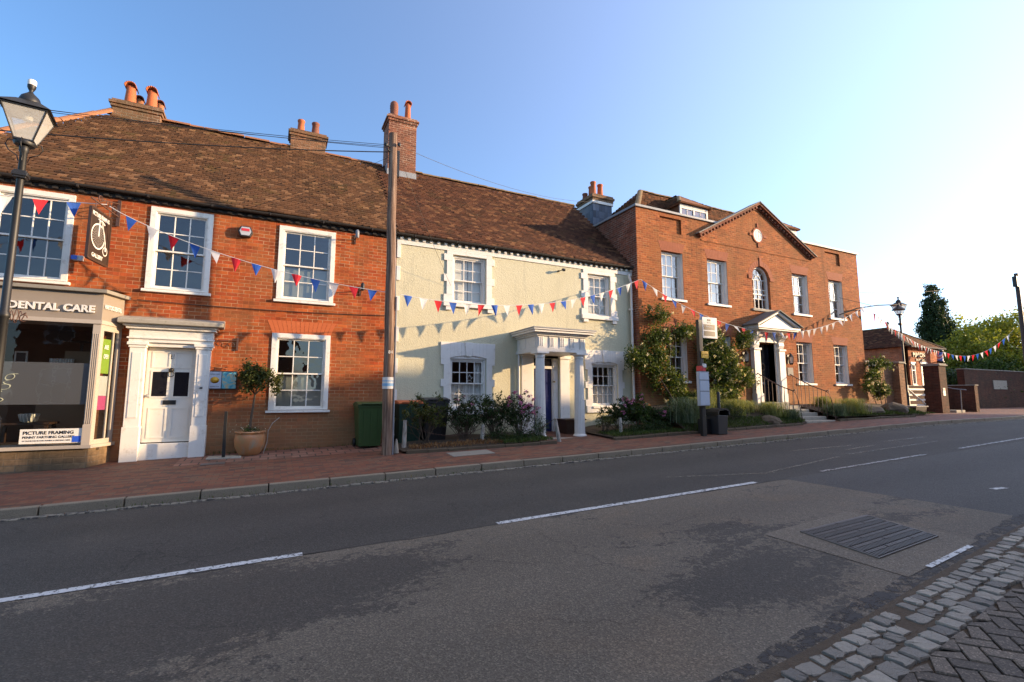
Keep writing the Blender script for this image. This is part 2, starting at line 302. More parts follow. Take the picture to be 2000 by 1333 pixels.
M['concrete'] = asphalt('concrete_collar', (.155, .130, .098), (.115, .098, .075), (.17, .14, .10, .3), .5, lo=.62, hi=.8)
t = NT('worn_road_paint'); n1 = t.noise(22, 5, rough=.75); al = t.ramp(n1, [(.40, 0.), (.47, 1.)])
c = t.mix(t.noise(7, 3), (.42, .43, .43), (.62, .63, .62)); t.l(c, t.b.inputs['Base Color']); t.b.inputs['Roughness'].default_value = .7
t.l(al, t.b.inputs['Alpha']); M['paint'] = t.m
t = NT('faded_road_paint'); n1 = t.noise(20, 5, rough=.75); al = t.ramp(n1, [(.45, 0.), (.58, .55)])
t.b.inputs['Base Color'].default_value = (.36, .33, .26, 1); t.l(al, t.b.inputs['Alpha']); M['paintfade'] = t.m
t = NT('old_road_paint'); n1 = t.noise(16, 5, rough=.75); al = t.ramp(n1, [(.40, 0.), (.52, .75)])
t.b.inputs['Base Color'].default_value = (.40, .39, .37, 1); t.l(al, t.b.inputs['Alpha']); M['paintworn'] = t.m
def paver(name, stops, mortar, w_, h_, ms, big=(.1, .08, .06), sc_=1.0):
    t = NT(name); uv = t.uv(); b = t.n('TexBrick', Scale=1.0, Mortar__Size=ms, Mortar__Smooth=.2, Brick__Width=w_, Row__Height=h_)
    t.l(uv, b.inputs['Vector']); sep = t.n('SeparateXYZ'); t.l(uv, sep.inputs[0])
    row = t.math('FLOOR', t.math('DIVIDE', sep.outputs[1], h_)); off = t.math('MULTIPLY', t.math('MODULO', t.math('ABSOLUTE', row), 2.0), w_ * .5)
    colx = t.math('FLOOR', t.math('DIVIDE', t.math('ADD', sep.outputs[0], off), w_)); cm = t.n('CombineXYZ'); t.l(colx, cm.inputs[0]); t.l(row, cm.inputs[1])
    wn = t.n('TexWhiteNoise'); t.l(cm.outputs[0], wn.inputs['Vector']); c = t.ramp(wn.outputs[0], stops)
    c = t.mix(b.outputs['Fac'], c, mortar); c = t.mix(t.math('MULTIPLY', t.ramp(t.noise(1.2, 5, rough=.7), [(.5, 0.), (.72, 1.)]), .5), c, big)
    h = t.math('ADD', t.math('SUBTRACT', 1.0, b.outputs['Fac']), t.math('MULTIPLY', t.noise(60, 3), .4))
    return t.fin(c, .8, t.bump(h, .6, .006))
M['paver'] = paver('red_block_paving', [(0, (.075, .040, .027)), (.35, (.14, .047, .025)), (.7, (.20, .066, .031)), (1, (.15, .085, .05))], (.08, .055, .035), .21, .105, .007, (.12, .07, .05))
M['tilepave'] = paver('square_paving', [(0, (.18, .085, .055)), (.5, (.25, .11, .07)), (1, (.28, .15, .1))], (.04, .03, .02), .3, .3, .014)
t = NT('kerb_granite'); vo = t.noise(120, 2); c = t.mix(t.noise(3, 5), (.17, .138, .095), (.29, .235, .165)); c = t.mix(t.math('MULTIPLY', t.ramp(vo, [(.35, 1.), (.5, 0.)]), .5), c, (.06, .055, .05))
M['kerb'] = t.fin(c, .85, t.bump(t.noise(40, 5), .6, .008))
t = NT('sett_stone'); sx = t.n('SeparateXYZ'); t.l(t.uv(), sx.inputs[0]); mp = t.n('Mapping'); mp.inputs['Scale'].default_value = (1, 4, 1); t.l(t.obj(), mp.inputs[0])
c = t.ramp(sx.outputs[0], [(0, (.22, .195, .16)), (.5, (.36, .32, .26)), (1, (.54, .48, .39))]); c = t.mix(t.math('MULTIPLY', t.noise(30, 5), .5), c, (.10, .10, .10))
M['sett'] = t.fin(c, .75, t.bump(t.noise(18, 6, mp.outputs[0], .75), 1.0, .02))
M['settrough'] = M['sett']
t = NT('herringbone_paver'); sx = t.n('SeparateXYZ'); t.l(t.uv(), sx.inputs[0])
c = t.ramp(sx.outputs[0], [(0, (.075, .060, .046)), (.5, (.11, .088, .066)), (1, (.15, .12, .09))]); vo = t.n('TexVoronoi', Scale=140.0); t.l(t.obj(), vo.inputs['Vector'])
sp = t.n('SeparateXYZ'); t.l(vo.outputs['Color'], sp.inputs[0]); c = t.mix(1.0, c, t.ramp(sp.outputs[0], [(0, .6), (.85, 1.1), (1, 2.2)]), 'MULTIPLY')
M['herring'] = t.fin(c, .85, t.bump(t.noise(60, 4), .6, .006))
t = NT('gutter_channel'); c = t.mix(t.noise(4, 5), (.16, .14, .11), (.28, .25, .19)); c = t.mix(t.ramp(t.noise(14, 4), [(.45, 1.), (.5, 0.)]), c, (.06, .055, .05)); M['channel'] = t.fin(c, .85, t.bump(t.noise(30, 5), .8, .01))
t = NT('joint_dirt'); c = t.mix(t.noise(25, 4), (.042, .030, .019), (.12, .085, .052)); M['dirt'] = t.fin(c, .95, t.bump(t.noise(80, 4), 1.0, .012))
t = NT('terracotta_pot'); g = t.noise(3.5, 4, dist=1.0); c = t.ramp(g, [(.3, (.30, .20, .08)), (.5, (.42, .18, .07)), (.7, (.26, .24, .17))]); M['jar'] = t.fin(c, .5, t.bump(t.noise(30, 3), .2, .005))
t = NT('cast_iron_cover'); M['iron'] = t.fin(t.mix(t.noise(12, 4), (.11, .10, .09), (.20, .185, .165)), .6, t.bump(t.noise(50, 3), .3, .003), .6)
M['irondark'] = plain('cast_iron_dirt', (.055, .050, .045), .7, .3, 20, .4)
t = NT('barber_stripes'); sx = t.n('SeparateXYZ'); t.l(t.obj(), sx.inputs[0]); f = t.math('FRACT', t.math('ADD', t.math('MULTIPLY', sx.outputs[2], 2.5), t.math('MULTIPLY', sx.outputs[0], -2.5)))
M['stripes'] = t.fin(t.ramp(f, [(0, (.75, .75, .75)), (.3, (.6, .05, .05)), (.5, (.75, .75, .75)), (.75, (.05, .12, .5))]), .3)
t.t.nodes[-1] if False else None

# ---------------------------------------------------------------- mesh builder
class MB:
    def __init__(s): s.v = []; s.f = []; s.uv = []; s.mi = []; s.sm = []
    def face(s, pts, uv=None, mi=0, sm=False):
        i = len(s.v); s.v += [tuple(p) for p in pts]; s.f.append(tuple(range(i, i + len(pts)))); s.uv.append(uv); s.mi.append(mi); s.sm.append(sm)
    def add(s, vs, fs, mi=0, sm=False, uvr=None):
        i = len(s.v); s.v += [tuple(p) for p in vs]
        for f in fs:
            s.f.append(tuple(i + k for k in f)); s.uv.append([uvr] * len(f) if uvr else None); s.mi.append(mi); s.sm.append(sm)
    def box(s, x0, x1, y0, y1, z0, z1, mi=0, uvr=None):
        if x0 > x1: x0, x1 = x1, x0
        if y0 > y1: y0, y1 = y1, y0
        if z0 > z1: z0, z1 = z1, z0
        v = [(x0, y0, z0), (x1, y0, z0), (x1, y1, z0), (x0, y1, z0), (x0, y0, z1), (x1, y0, z1), (x1, y1, z1), (x0, y1, z1)]
        s.add(v, [(0, 3, 2, 1), (4, 5, 6, 7), (0, 1, 5, 4), (1, 2, 6, 5), (2, 3, 7, 6), (3, 0, 4, 7)], mi, uvr=uvr)
    def hexa(s, v, mi=0, uvr=None):
        s.add(v, [(0, 3, 2, 1), (4, 5, 6, 7), (0, 1, 5, 4), (1, 2, 6, 5), (2, 3, 7, 6), (3, 0, 4, 7)], mi, uvr=uvr)
    def prism(s, poly, fn, a, b, mi=0):     # poly: 2d pts, fn(u,v,w)->xyz, extruded a..b
        n = len(poly); vs = [fn(u, v, a) for u, v in poly] + [fn(u, v, b) for u, v in poly]
        s.add(vs, [tuple(range(n))[::-1], tuple(range(n, 2 * n))] + [(i, (i + 1) % n, n + (i + 1) % n, n + i) for i in range(n)], mi)
    def lathe(s, prof, o=(0, 0, 0), n=20, mi=0, sm=True, cap=True):
        vs = []; fs = []
        for r, z in prof:
            for k in range(n):
                a = 2 * math.pi * k / n; vs.append((o[0] + r * math.cos(a), o[1] + r * math.sin(a), o[2] + z))
        for j in range(len(prof) - 1):
            for k in range(n): fs.append((j * n + k, j * n + (k + 1) % n, (j + 1) * n + (k + 1) % n, (j + 1) * n + k))
        s.add(vs, fs, mi, sm)
        if cap:
            s.add([vs[k] for k in range(n)], [tuple(range(n))[::-1]], mi); m = len(prof) - 1
            s.add([vs[m * n + k] for k in range(n)], [tuple(range(n))], mi)
    def tube(s, pts, r, n=8, mi=0, cap=True):
        pts = [Vector(p) for p in pts]; rs = r if isinstance(r, (list, tuple)) else [r] * len(pts); vs = []; fs = []
        for i, p in enumerate(pts):
            d = (pts[min(i + 1, len(pts) - 1)] - pts[max(i - 1, 0)]).normalized()
            up = Vector((0, 0, 1)) if abs(d.z) < .95 else Vector((1, 0, 0)); a = d.cross(up).normalized(); b = a.cross(d)
            for k in range(n):
                t_ = 2 * math.pi * k / n; vs.append(p + (a * math.cos(t_) + b * math.sin(t_)) * rs[i])
        for j in range(len(pts) - 1):
            for k in range(n): fs.append((j * n + k, j * n + (k + 1) % n, (j + 1) * n + (k + 1) % n, (j + 1) * n + k))
        s.add(vs, fs, mi, True)
        if cap: s.add(vs[:n], [tuple(range(n))], mi); s.add(vs[-n:], [tuple(range(n))[::-1]], mi)
    def build(s, name, mats, parent=None, bevel=0, fixn=True):
        me = bpy.data.meshes.new(name); me.from_pydata(s.v, [], s.f); me.update()
        if fixn:
            bm = bmesh.new(); bm.from_mesh(me); bmesh.ops.recalc_face_normals(bm, faces=bm.faces); bm.to_mesh(me); bm.free()
        ul = me.uv_layers.new(name='UVMap'); co = [v.co for v in me.vertices]
        uvs = []
        for p in me.polygons:
            u = s.uv[p.index]; nrm = p.normal
            if u is not None and u[0] is not None:
                base = s.f[p.index]
                d = {vi: u[k] for k, vi in enumerate(base)}
                for li in p.loop_indices: uvs += list(d[me.loops[li].vertex_index])
            else:
                ax = max(range(3), key=lambda k: abs(nrm[k]))
                for li in p.loop_indices:
                    c_ = co[me.loops[li].vertex_index]
                    uvs += [c_.y, c_.z] if ax == 0 else ([c_.x, c_.z] if ax == 1 else [c_.x, c_.y])
            p.use_smooth = s.sm[p.index]; p.material_index = s.mi[p.index]
        ul.data.foreach_set('uv', uvs)
        for m_ in (mats if isinstance(mats, (list, tuple)) else [mats]): me.materials.append(M[m_] if isinstance(m_, str) else m_)
        o = bpy.data.objects.new(name, me); COL.objects.link(o)
        if parent: o.parent = parent
        if bevel: b = o.modifiers.new('bevel', 'BEVEL'); b.width = bevel; b.segments = 2; b.limit_method = 'ANGLE'; b.angle_limit = R(40)
        return o
def tag(o, label=None, cat=None, group=None, kind=None):
    if label: o['label'] = label
    if cat: o['category'] = cat
    if group: o['group'] = group
    if kind: o['kind'] = kind
    return o
def thing(name, label, cat, group=None, loc=(0, 0, 0), rz=0):
    o = bpy.data.objects.new(name, None); COL.objects.link(o); o.location = loc; o.rotation_euler = (0, 0, rz); o.empty_display_size = .1
    return tag(o, label, cat, group)
def copy_tree(o, parent=None):
    c_ = o.copy(); COL.objects.link(c_)
    if parent: c_.parent = parent
    for ch in list(o.children): copy_tree(ch, c_)
    return c_
def text(s_, size, mats, parent, name='lettering', loc=(0, 0, 0), rot=(R(90), 0, 0), ext=.004, off=0, align='LEFT', shear=0, sx=1, space=1):
    cu = bpy.data.curves.new(name, 'FONT'); cu.body = s_; cu.size = size; cu.extrude = ext; cu.offset = off; cu.align_x = align; cu.shear = shear; cu.space_character = space; cu.resolution_u = 3
    to = bpy.data.objects.new('tmp', cu); COL.objects.link(to); bpy.context.view_layer.update()
    me = bpy.data.meshes.new_from_object(to.evaluated_get(bpy.context.evaluated_depsgraph_get()))
    bpy.data.objects.remove(to); me.materials.clear(); me.materials.append(M[mats]); me.name = name
    o = bpy.data.objects.new(name, me); COL.objects.link(o); o.location = loc; o.rotation_euler = rot; o.scale = (sx, 1, 1)
    if parent: o.parent = parent
    return o
def arr_mesh(name, V, F, UV, mats, parent=None, smooth=False):
    me = bpy.data.meshes.new(name); n = F.shape[1]
    me.vertices.add(len(V)); me.vertices.foreach_set('co', V.astype(np.float32).ravel())
    me.loops.add(F.size); me.loops.foreach_set('vertex_index', F.astype(np.int32).ravel())
    me.polygons.add(len(F)); me.polygons.foreach_set('loop_start', np.arange(0, F.size, n, dtype=np.int32))
    ul = me.uv_layers.new(name='UVMap'); ul.data.foreach_set('uv', np.repeat(UV, n, axis=0).astype(np.float32).ravel())
    me.update(calc_edges=True); me.validate(); me.materials.append(M[mats])
    o = bpy.data.objects.new(name, me); COL.objects.link(o)
    if parent: o.parent = parent
    return o
def leaves(name, P, size, mat_, parent=None, aspect=.45, up=.3, jit=.35, dirs=None):
    """one folded-rhomb leaf (two tris as a quad pair) per point"""
    n = len(P); d = rng.normal(size=(n, 3)) if dirs is None else dirs + rng.normal(size=(n, 3)) * .4
    d[:, 2] -= up * 0.3; d /= np.linalg.norm(d, axis=1)[:, None]
    a = rng.normal(size=(n, 3)); sd_ = np.cross(d, a); sd_ /= np.linalg.norm(sd_, axis=1)[:, None]; nn = np.cross(d, sd_)
    L = (size * (1 + jit * rng.normal(size=n))).clip(size * .4, size * 1.8)[:, None]
    p0 = P - d * L * .5; p1 = P + sd_ * L * aspect * .5 + nn * L * .07; p2 = P + d * L * .5; p3 = P - sd_ * L * aspect * .5 + nn * L * .07
    V = np.stack([p0, p1, p2, p3], 1).reshape(-1, 3); F = np.arange(n * 4).reshape(n, 4)
    UV = np.stack([rng.random(n), rng.random(n)], 1)
    return arr_mesh(name, V, F, UV, mat_, parent)
def clumps(centres, n, spread):
    """points gathered round clump centres [(x,y,z,r)]"""
    c_ = np.array(centres, float); w_ = c_[:, 3] ** 2; idx = rng.choice(len(c_), n, p=w_ / w_.sum())
    v = rng.normal(size=(n, 3)) * .62; r = 1.0
    return c_[idx, :3] + v * r * c_[idx, 3][:, None] * np.array(spread)
def blob_centres(c, rad, n, rmin, rmax, shell=.5):
    out = []
    for _ in range(n):
        v = rng.normal(size=3); v /= np.linalg.norm(v); k = rng.uniform(shell, 1.0)
        out.append((c[0] + v[0] * rad[0] * k, c[1] + v[1] * rad[1] * k, c[2] + v[2] * rad[2] * k, rng.uniform(rmin, rmax)))
    return out

# ---------------------------------------------------------------- ground levels
def gb(X):
    X = max(X, -40.0)
    return -1.38 + .0266 * X if X < 18 else (-.9012 + .0266 * (X - 18) - .0266 * (X - 18) ** 2 / 12 if X < 24 else -.8214)
def gp(X, Y): return gb(X) + (.05 if X < 18 else max(.012, .05 - .0065 * (X - 18))) * (min(Y, 12.6) - 8.75)
def gr(X): return gb(X) - .125
def kerbY(X): return 8.72 if X < 22 else 8.72 + .011 * (X - 22) ** 2 * .9
def lerp(a, b, k): return a + (b - a) * k
def sheet(name, xs, ylo, yhi, zf, mat_, ny=4, lift=0, label=None, uvrot=False):
    mb = MB(); 
    for i in range(len(xs) - 1):
        for j in range(ny):
            P_ = []
            for (x, t_) in ((xs[i], j / ny), (xs[i + 1], j / ny), (xs[i + 1], (j + 1) / ny), (xs[i], (j + 1) / ny)):
                y = lerp(ylo(x), yhi(x), t_); P_.append((x, y, zf(x, y) + lift))
            mb.face(P_)
    o = mb.build(name, mat_, fixn=False); return tag(o, kind='structure')
fr = lambda a, b, n: [a + (b - a) * i / n for i in range(n + 1)]
XS = fr(-60, 18, 26) + fr(18.5, 30, 23) + fr(31, 80, 25)
mb = MB()
gx = [-1500, -300, -80] + fr(-60, 120, 60) + [200, 500, 1500]; gy = [-1500, -300, -60, -10, -4, 2, 8, 14, 25, 60, 150, 500, 1500]
for i in range(len(gx) - 1):
    for j in range(len(gy) - 1):
        q = [(gx[i], gy[j]), (gx[i + 1], gy[j]), (gx[i + 1], gy[j + 1]), (gx[i], gy[j + 1])]; mb.face([(x, y, gb(x) - .2) for x, y in q])
tag(mb.build('ground', 'soil', fixn=False), kind='structure')
NEAR = lambda x: 1.80 + .105 * min(max(x - 2.4, -.3), 5)     # road-side edge of the near setts
sheet('road', XS, lambda x: 1.0, lambda x: kerbY(x) + .05, lambda x, y: gr(x), 'roadfar', 6)
sheet('road_worn_lane', fr(-40, 7.42, 30), lambda x: 1.5, lambda x: 5.17 + .02 * math.sin(x * 3.1), lambda x, y: gr(x), 'roadnear', 4, .004)
sheet('road_right_lane', fr(7.42, 60, 20), lambda x: 1.5, lambda x: 5.20, lambda x, y: gr(x), 'roadright', 4, .004)
mb = MB()
def seam(x0, x1, yf, wf, n=160):
    for i in range(n):
        xa, xb = lerp(x0, x1, i / n), lerp(x0, x1, (i + 1) / n); ya, yb = yf(xa), yf(xb); wa, wb = wf(xa), wf(xb)
        mb.face([(xa, ya - wa, gr(xa) + .0065), (xb, yb - wb, gr(xb) + .0065), (xb, yb + wb * .6, gr(xb) + .0065), (xa, ya + wa * .6, gr(xa) + .0065)])
wob = lambda x, k=1.0: .010 * math.sin(x * 7.3 * k) + .007 * math.sin(x * 17.1 * k + 1) + .004 * math.sin(x * 41 * k)
seam(-12, 7.45, lambda x: 5.17 + .02 * math.sin(x * 3.1) + wob(x), lambda x: .012 + abs(wob(x, 1.7)) * .8)
tag(mb.build('road_seam', 'roadseam', fixn=False), kind='structure'); mb = MB()
seam(-6, 12, lambda x: NEAR(x) + .11 + wob(x), lambda x: .09 + wob(x, 2.1))
tag(mb.build('road_seam', 'taredge', fixn=False), kind='structure')
# concrete collar round the manhole
mb = MB(); cp = [(4.47, 2.15), (6.02, 2.29), (6.13, 3.52), (4.52, 3.42)]
def rpoly(mb, pts, lift): mb.face([(x, y, gr(x) + lift) for x, y in pts])
rpoly(mb, cp, .008); tag(mb.build('road_collar', 'concrete', fixn=False), kind='structure')
# markings
def strip(mb, x0, x1, y0, y1, wd, lift=.009, n=10):
    for i in range(n):
        a, b = i / n, (i + 1) / n; xa, xb = lerp(x0, x1, a), lerp(x0, x1, b); ya, yb = lerp(y0, y1, a), lerp(y0, y1, b)
        mb.face([(xa, ya - wd / 2, gr(xa) + lift), (xb, yb - wd / 2, gr(xb) + lift), (xb, yb + wd / 2, gr(xb) + lift), (xa, ya + wd / 2, gr(xa) + lift)])
mb = MB(); strip(mb, -4.2, .34, 5.24, 5.20, .10); strip(mb, 2.38, 6.8, 5.20, 5.23, .10);  strip(mb, 8.95, 9.2, 3.2, 3.15, .08)
strip(mb, 4.83, 5.75, 2.175, 2.25, .045, .013)
tag(mb.build('road_marking', 'paint', fixn=False), kind='structure')
mb = MB(); strip(mb, 8.5, 12.1, 5.27, 5.33, .075); strip(mb, 13.7, 17.6, 5.38, 5.45, .08); strip(mb, 19.6, 23.6, 5.5, 5.6, .08)
tag(mb.build('road_marking', 'paintworn', fixn=False), kind='structure')
mb = MB(); strip(mb, 6.0, 7.8, 6.3, 5.6, .07); strip(mb, 7.8, 10.5, 5.7, 6.1, .06); strip(mb, 10.6, 12.6, 7.2, 7.0, .09); strip(mb, 11.7, 13.1, 6.62, 6.75, .09); strip(mb, 14.0, 16.0, 7.0, 6.95, .09); strip(mb, 11.0, 15.0, 6.2, 6.3, .06)
tag(mb.build('road_marking', 'paintfade', fixn=False), kind='structure')
# pavement, kerb, channel
BACK = lambda x: 12.6 if x < 24 else 14.5
sheet('pavement', fr(-60, 18, 40) + fr(18.5, 42, 47), lambda x: kerbY(x) + .14, BACK, gp, 'paver', 4)
sheet('pavement_forecourt', fr(-1.6, 2.5, 8), lambda x: 11.15, lambda x: 12.35, gp, 'tilepave', 2, .004)
sheet('pavement_side_road', fr(33, 80, 20), lambda x: kerbY(x) + .3 if x < 42 else 12.5, lambda x: 22, lambda x, y: gp(min(x, 40), 12), 'paver', 3, -.02)
mb = MB(); x = -30.0
while x < 34:
    L = .91; g_ = .008; xa, xb = x + g_, x + L - g_; ya, yb = kerbY(xa), kerbY(xb); dz = random.uniform(-.006, .006); dy = random.uniform(-.006, .006)
    za, zb = gb(xa) + dz, gb(xb) + dz
    mb.hexa([(xa, ya + dy, za - .3), (xb, yb + dy, zb - .3), (xb, yb + .15, zb - .3), (xa, ya + .15, za - .3), (xa, ya + dy + .012, za), (xb, yb + dy + .012, zb), (xb, yb + .15, zb + .002), (xa, ya + .15, za + .002)])
    x += L
tag(mb.build('kerb', 'kerb', bevel=.012), kind='structure')
mb = MB(); x = -12.0
while x < 30:
    L = random.uniform(.18, .26); yk = kerbY(x); w_ = random.uniform(.10, .135); h = random.uniform(.010, .024)
    mb.box(x + .006, x + L - .006, yk - .02 - w_, yk - .01, gr(x) - .05, gr(x) + h); x += L
tag(mb.build('channel_setts', 'channel', bevel=.008), kind='structure')
# near setts and near pavement
mb = MB(); sheet('sett_bed', fr(-6, 12, 12), lambda x: -1.0, lambda x: NEAR(x) + .03, lambda x, y: gr(x), 'dirt', 2, .008)
def stone(mb, cx, cy, w_, d_, h, z, rough=.014):
    n = 7; top = []; u = random.random() * .999; bot = []
    for k in range(n * 2):
        a = 2 * math.pi * (k + .5) / (n * 2); ca, sa = math.cos(a), math.sin(a); q = .26
        ex = math.copysign(abs(ca) ** q, ca) * w_ / 2; ey = math.copysign(abs(sa) ** q, sa) * d_ / 2
        jx, jy = random.gauss(0, rough * .45), random.gauss(0, rough * .45)
        top.append((cx + ex * .93 + jx * .5, cy + ey * .93 + jy * .5, z + h + random.gauss(0, rough * .2))); bot.append((cx + ex + jx, cy + ey + jy, z - .03))
    mid = [(b[0], b[1], z + h * .75) for b in bot]; N = n * 2
    vs = bot + mid + top + [(cx, cy, z + h * 1.02)]
    fs = [(i, (i + 1) % N, N + (i + 1) % N, N + i) for i in range(N)] + [(N + i, N + (i + 1) % N, 2 * N + (i + 1) % N, 2 * N + i) for i in range(N)] + [(2 * N + i, 2 * N + (i + 1) % N, 3 * N) for i in range(N)]
    mb.add(vs, fs, 0, False, uvr=(u, random.random()))
for row, (off, w0, miss) in enumerate(((.065, .105, .08), (.185, .105, .09), (.315, .125, .03))):
    x = -1.0 + row * .05
    while x < 9:
        L = random.uniform(.105, .165); yc = NEAR(x) - off + random.gauss(0, .008)
        if random.random() > miss:
            stone(mb, x + L / 2, yc, L - .020, w0 - random.uniform(.0, .022), random.uniform(.008, .018) + (.012 if row == 2 else 0), gr(x) + .008)
        x += L
tag(mb.build('granite_setts', 'sett', fixn=True), kind='structure')
mb = MB(); a45 = R(38); ca, sa = math.cos(a45), math.sin(a45)
def hb(i, j, vert):
    w_, l_ = .1, .2; bx, by = (i, j); g_ = .004
    r = (bx + g_, by + g_, bx + (w_ if vert else l_) - g_, by + (l_ if vert else w_) - g_); P_ = []
    for (x, y) in ((r[0], r[1]), (r[2], r[1]), (r[2], r[3]), (r[0], r[3])): P_.append((4.5 + x * ca - y * sa, .6 + x * sa + y * ca))
    if min(p[1] for p in P_) > NEAR(P_[0][0]) - .43: return
    P_ = [(p[0], min(p[1], NEAR(p[0]) - .388)) for p in P_]
    cx = sum(p[0] for p in P_) / 4; cy = sum(p[1] for p in P_) / 4
    if not (1.2 < cx < 9.5 and -.9 < cy): return
    z = gr(cx) + .028 + random.gauss(0, .0015); dz = [random.gauss(0, .001) for _ in range(4)]
    top = [(cx + (p[0] - cx) * .95, cy + (p[1] - cy) * .95, z + dz[k]) for k, p in enumerate(P_)]; bot = [(p[0], p[1], z - .008) for p in P_]
    mb.add(bot + top, [(4, 5, 6, 7), (0, 1, 5, 4), (1, 2, 6, 5), (2, 3, 7, 6), (3, 0, 4, 7)], 0, False, uvr=(random.random() * .999, random.random()))
for a in range(-45, 70):
    for b in range(-50, 50):
        m = (a - b) % 4
        if m == 0: hb(a * .1, b * .1, False)
        elif m == 3 : hb(a * .1, b * .1, True)
tag(mb.build('pavement_near', 'herring', fixn=True), kind='structure')

# ---------------------------------------------------------------- building helpers
def wall_holes(mb, x0, x1, z0, z1, Y, holes, th=.25, mi=0, back=True):
    """front wall facing -Y with rectangular openings (hx0,hx1,hz0,hz1) and their reveals"""
    xs = sorted(set([x0, x1] + [h[0] for h in holes] + [h[1] for h in holes])); zs = sorted(set([z0, z1] + [h[2] for h in holes] + [h[3] for h in holes]))
    for i in range(len(xs) - 1):
        for j in range(len(zs) - 1):
            cx, cz = (xs[i] + xs[i + 1]) / 2, (zs[j] + zs[j + 1]) / 2
            if any(h[0] < cx < h[1] and h[2] < cz < h[3] for h in holes): continue
            mb.face([(xs[i], Y, zs[j]), (xs[i + 1], Y, zs[j]), (xs[i + 1], Y, zs[j + 1]), (xs[i], Y, zs[j + 1])], mi=mi)
            if back: mb.face([(xs[i], Y + th, zs[j]), (xs[i], Y + th, zs[j + 1]), (xs[i + 1], Y + th, zs[j + 1]), (xs[i + 1], Y + th, zs[j])], mi=mi)
    for a, b, c_, d in [h[:4] for h in holes]:
        mb.face([(a, Y, c_), (a, Y, d), (a, Y + th, d), (a, Y + th, c_)], mi=mi); mb.face([(b, Y, c_), (b, Y + th, c_), (b, Y + th, d), (b, Y, d)], mi=mi)
        mb.face([(a, Y, d), (b, Y, d), (b, Y + th, d), (a, Y + th, d)], mi=mi); mb.face([(a, Y, c_), (a, Y + th, c_), (b, Y + th, c_), (b, Y, c_)], mi=mi)
def wallx(mb, X, y0, y1, z0, z1, th=.25, mi=0): mb.box(X, X + th, y0, y1, z0, z1, mi)
def sash(parent, x0, x1, z0, z1, Y, cols=3, rows=(2, 2), case=.07, proud=.02, dep=.12, sill=True, sillp=.07, sillh=.07, silloh=.05,
         inner='none', gl='glass', mat='white', split=.5, bar=.022, label=None, curtain='curtain', open_=0, setb=.0):
    """box sash window: casing (part), sashes, pane, sill, curtain (sub-parts)"""
    mb = MB(); yb = Y + dep
    f0 = Y - proud
    for a, b, c_, d in ((x0, x0 + case, z0, z1), (x1 - case, x1, z0, z1), (x0 + case, x1 - case, z1 - case, z1), (x0 + case, x1 - case, z0, z0 + .03)):
        mb.box(a, b, f0, yb, c_, d)
    ys = f0 + (.045 if proud > 0 else .02)
    # inner staff bead
    bd = .018
    for a, b, c_, d in ((x0 + case, x0 + case + bd, z0 + .03, z1 - case), (x1 - case - bd, x1 - case, z0 + .03, z1 - case), (x0 + case + bd, x1 - case - bd, z1 - case - bd, z1 - case)):
        mb.box(a, b, f0 + .012, yb - .01, c_, d)
    W = mb.build('window', mat, parent, bevel=.004)
    if label: W['label'] = label
    X0, X1, Z0, Z1 = x0 + case + bd, x1 - case - bd, z0 + .03, z1 - case - bd; zm = lerp(Z0, Z1, split)
    sb = MB(); gb_ = MB(); st = .035
    yu, yl = ys + .02, ys + .06
    for (za, zb, yy, nr) in ((zm - .018, Z1, yu, rows[0]), (Z0, zm + .018, yl, rows[1])):
        sb.box(X0, X0 + st, yy, yy + .035, za, zb); sb.box(X1 - st, X1, yy, yy + .035, za, zb)
        sb.box(X0 + st, X1 - st, yy, yy + .035, zb - .034, zb); sb.box(X0 + st, X1 - st, yy, yy + .035, za, za + (.034 if yy == yu else .055))
        xa, xb = X0 + st, X1 - st; zl, zh = za + (.034 if yy == yu else .055), zb - .034
        for k in range(1, cols): xx = lerp(xa, xb, k / cols); sb.box(xx - bar / 2, xx + bar / 2, yy + .004, yy + .03, zl, zh)
        for k in range(1, nr):
            zz = lerp(zl, zh, k / nr)
            for c2 in range(cols): sb.box(lerp(xa, xb, c2 / cols) + bar / 2, lerp(xa, xb, (c2 + 1) / cols) - bar / 2, yy + .0055, yy + .0285, zz - bar / 2, zz + bar / 2)
        for c2 in range(cols):
            for k in range(nr):
                t1, t2, t3 = (random.gauss(0, .0035) for _ in range(3)); pa, pb, qa, qb = lerp(xa, xb, c2 / cols), lerp(xa, xb, (c2 + 1) / cols), lerp(zl, zh, k / nr), lerp(zl, zh, (k + 1) / nr)
                gb_.face([(pa, yy + .018, qa), (pb, yy + .018 + t1, qa), (pb, yy + .018 + t1 + t2, qb), (pa, yy + .018 + t2, qb)])
    sb.build('sash', mat, W, bevel=.003)
    gb_.build('pane', gl, W, fixn=False)
    if sill:
        s_ = MB(); s_.hexa([(x0 - silloh, Y - sillp, z0 - sillh), (x1 + silloh, Y - sillp, z0 - sillh), (x1 + silloh, yb, z0 - sillh), (x0 - silloh, yb, z0 - sillh),
                            (x0 - silloh, Y - sillp, z0 - .014), (x1 + silloh, Y - sillp, z0 - .014), (x1 + silloh, yb, z0), (x0 - silloh, yb, z0)])
        s_.build('sill', mat, W, bevel=.006)
    yc = yl + .09
    def cur(xa, xb, za, zb, nm='curtain', mt=curtain, flat=False):
        c_ = MB(); n = 2 if flat else max(10, int((xb - xa) / .018)); pr = None
        ph = random.uniform(0, 6)
        for i in range(n + 1):
            xx = lerp(xa, xb, i / n); yy = yc + (0 if flat else .022 * math.sin(xx * 42 + ph) + .010 * math.sin(xx * 97)); p = (xx, yy)
            if pr: c_.add([(pr[0], pr[1], za), (p[0], p[1], za), (p[0], p[1], zb), (pr[0], pr[1], zb)], [(0, 1, 2, 3)], 0, not flat)
            pr = p
        return c_.build(nm, mt, W, fixn=False)
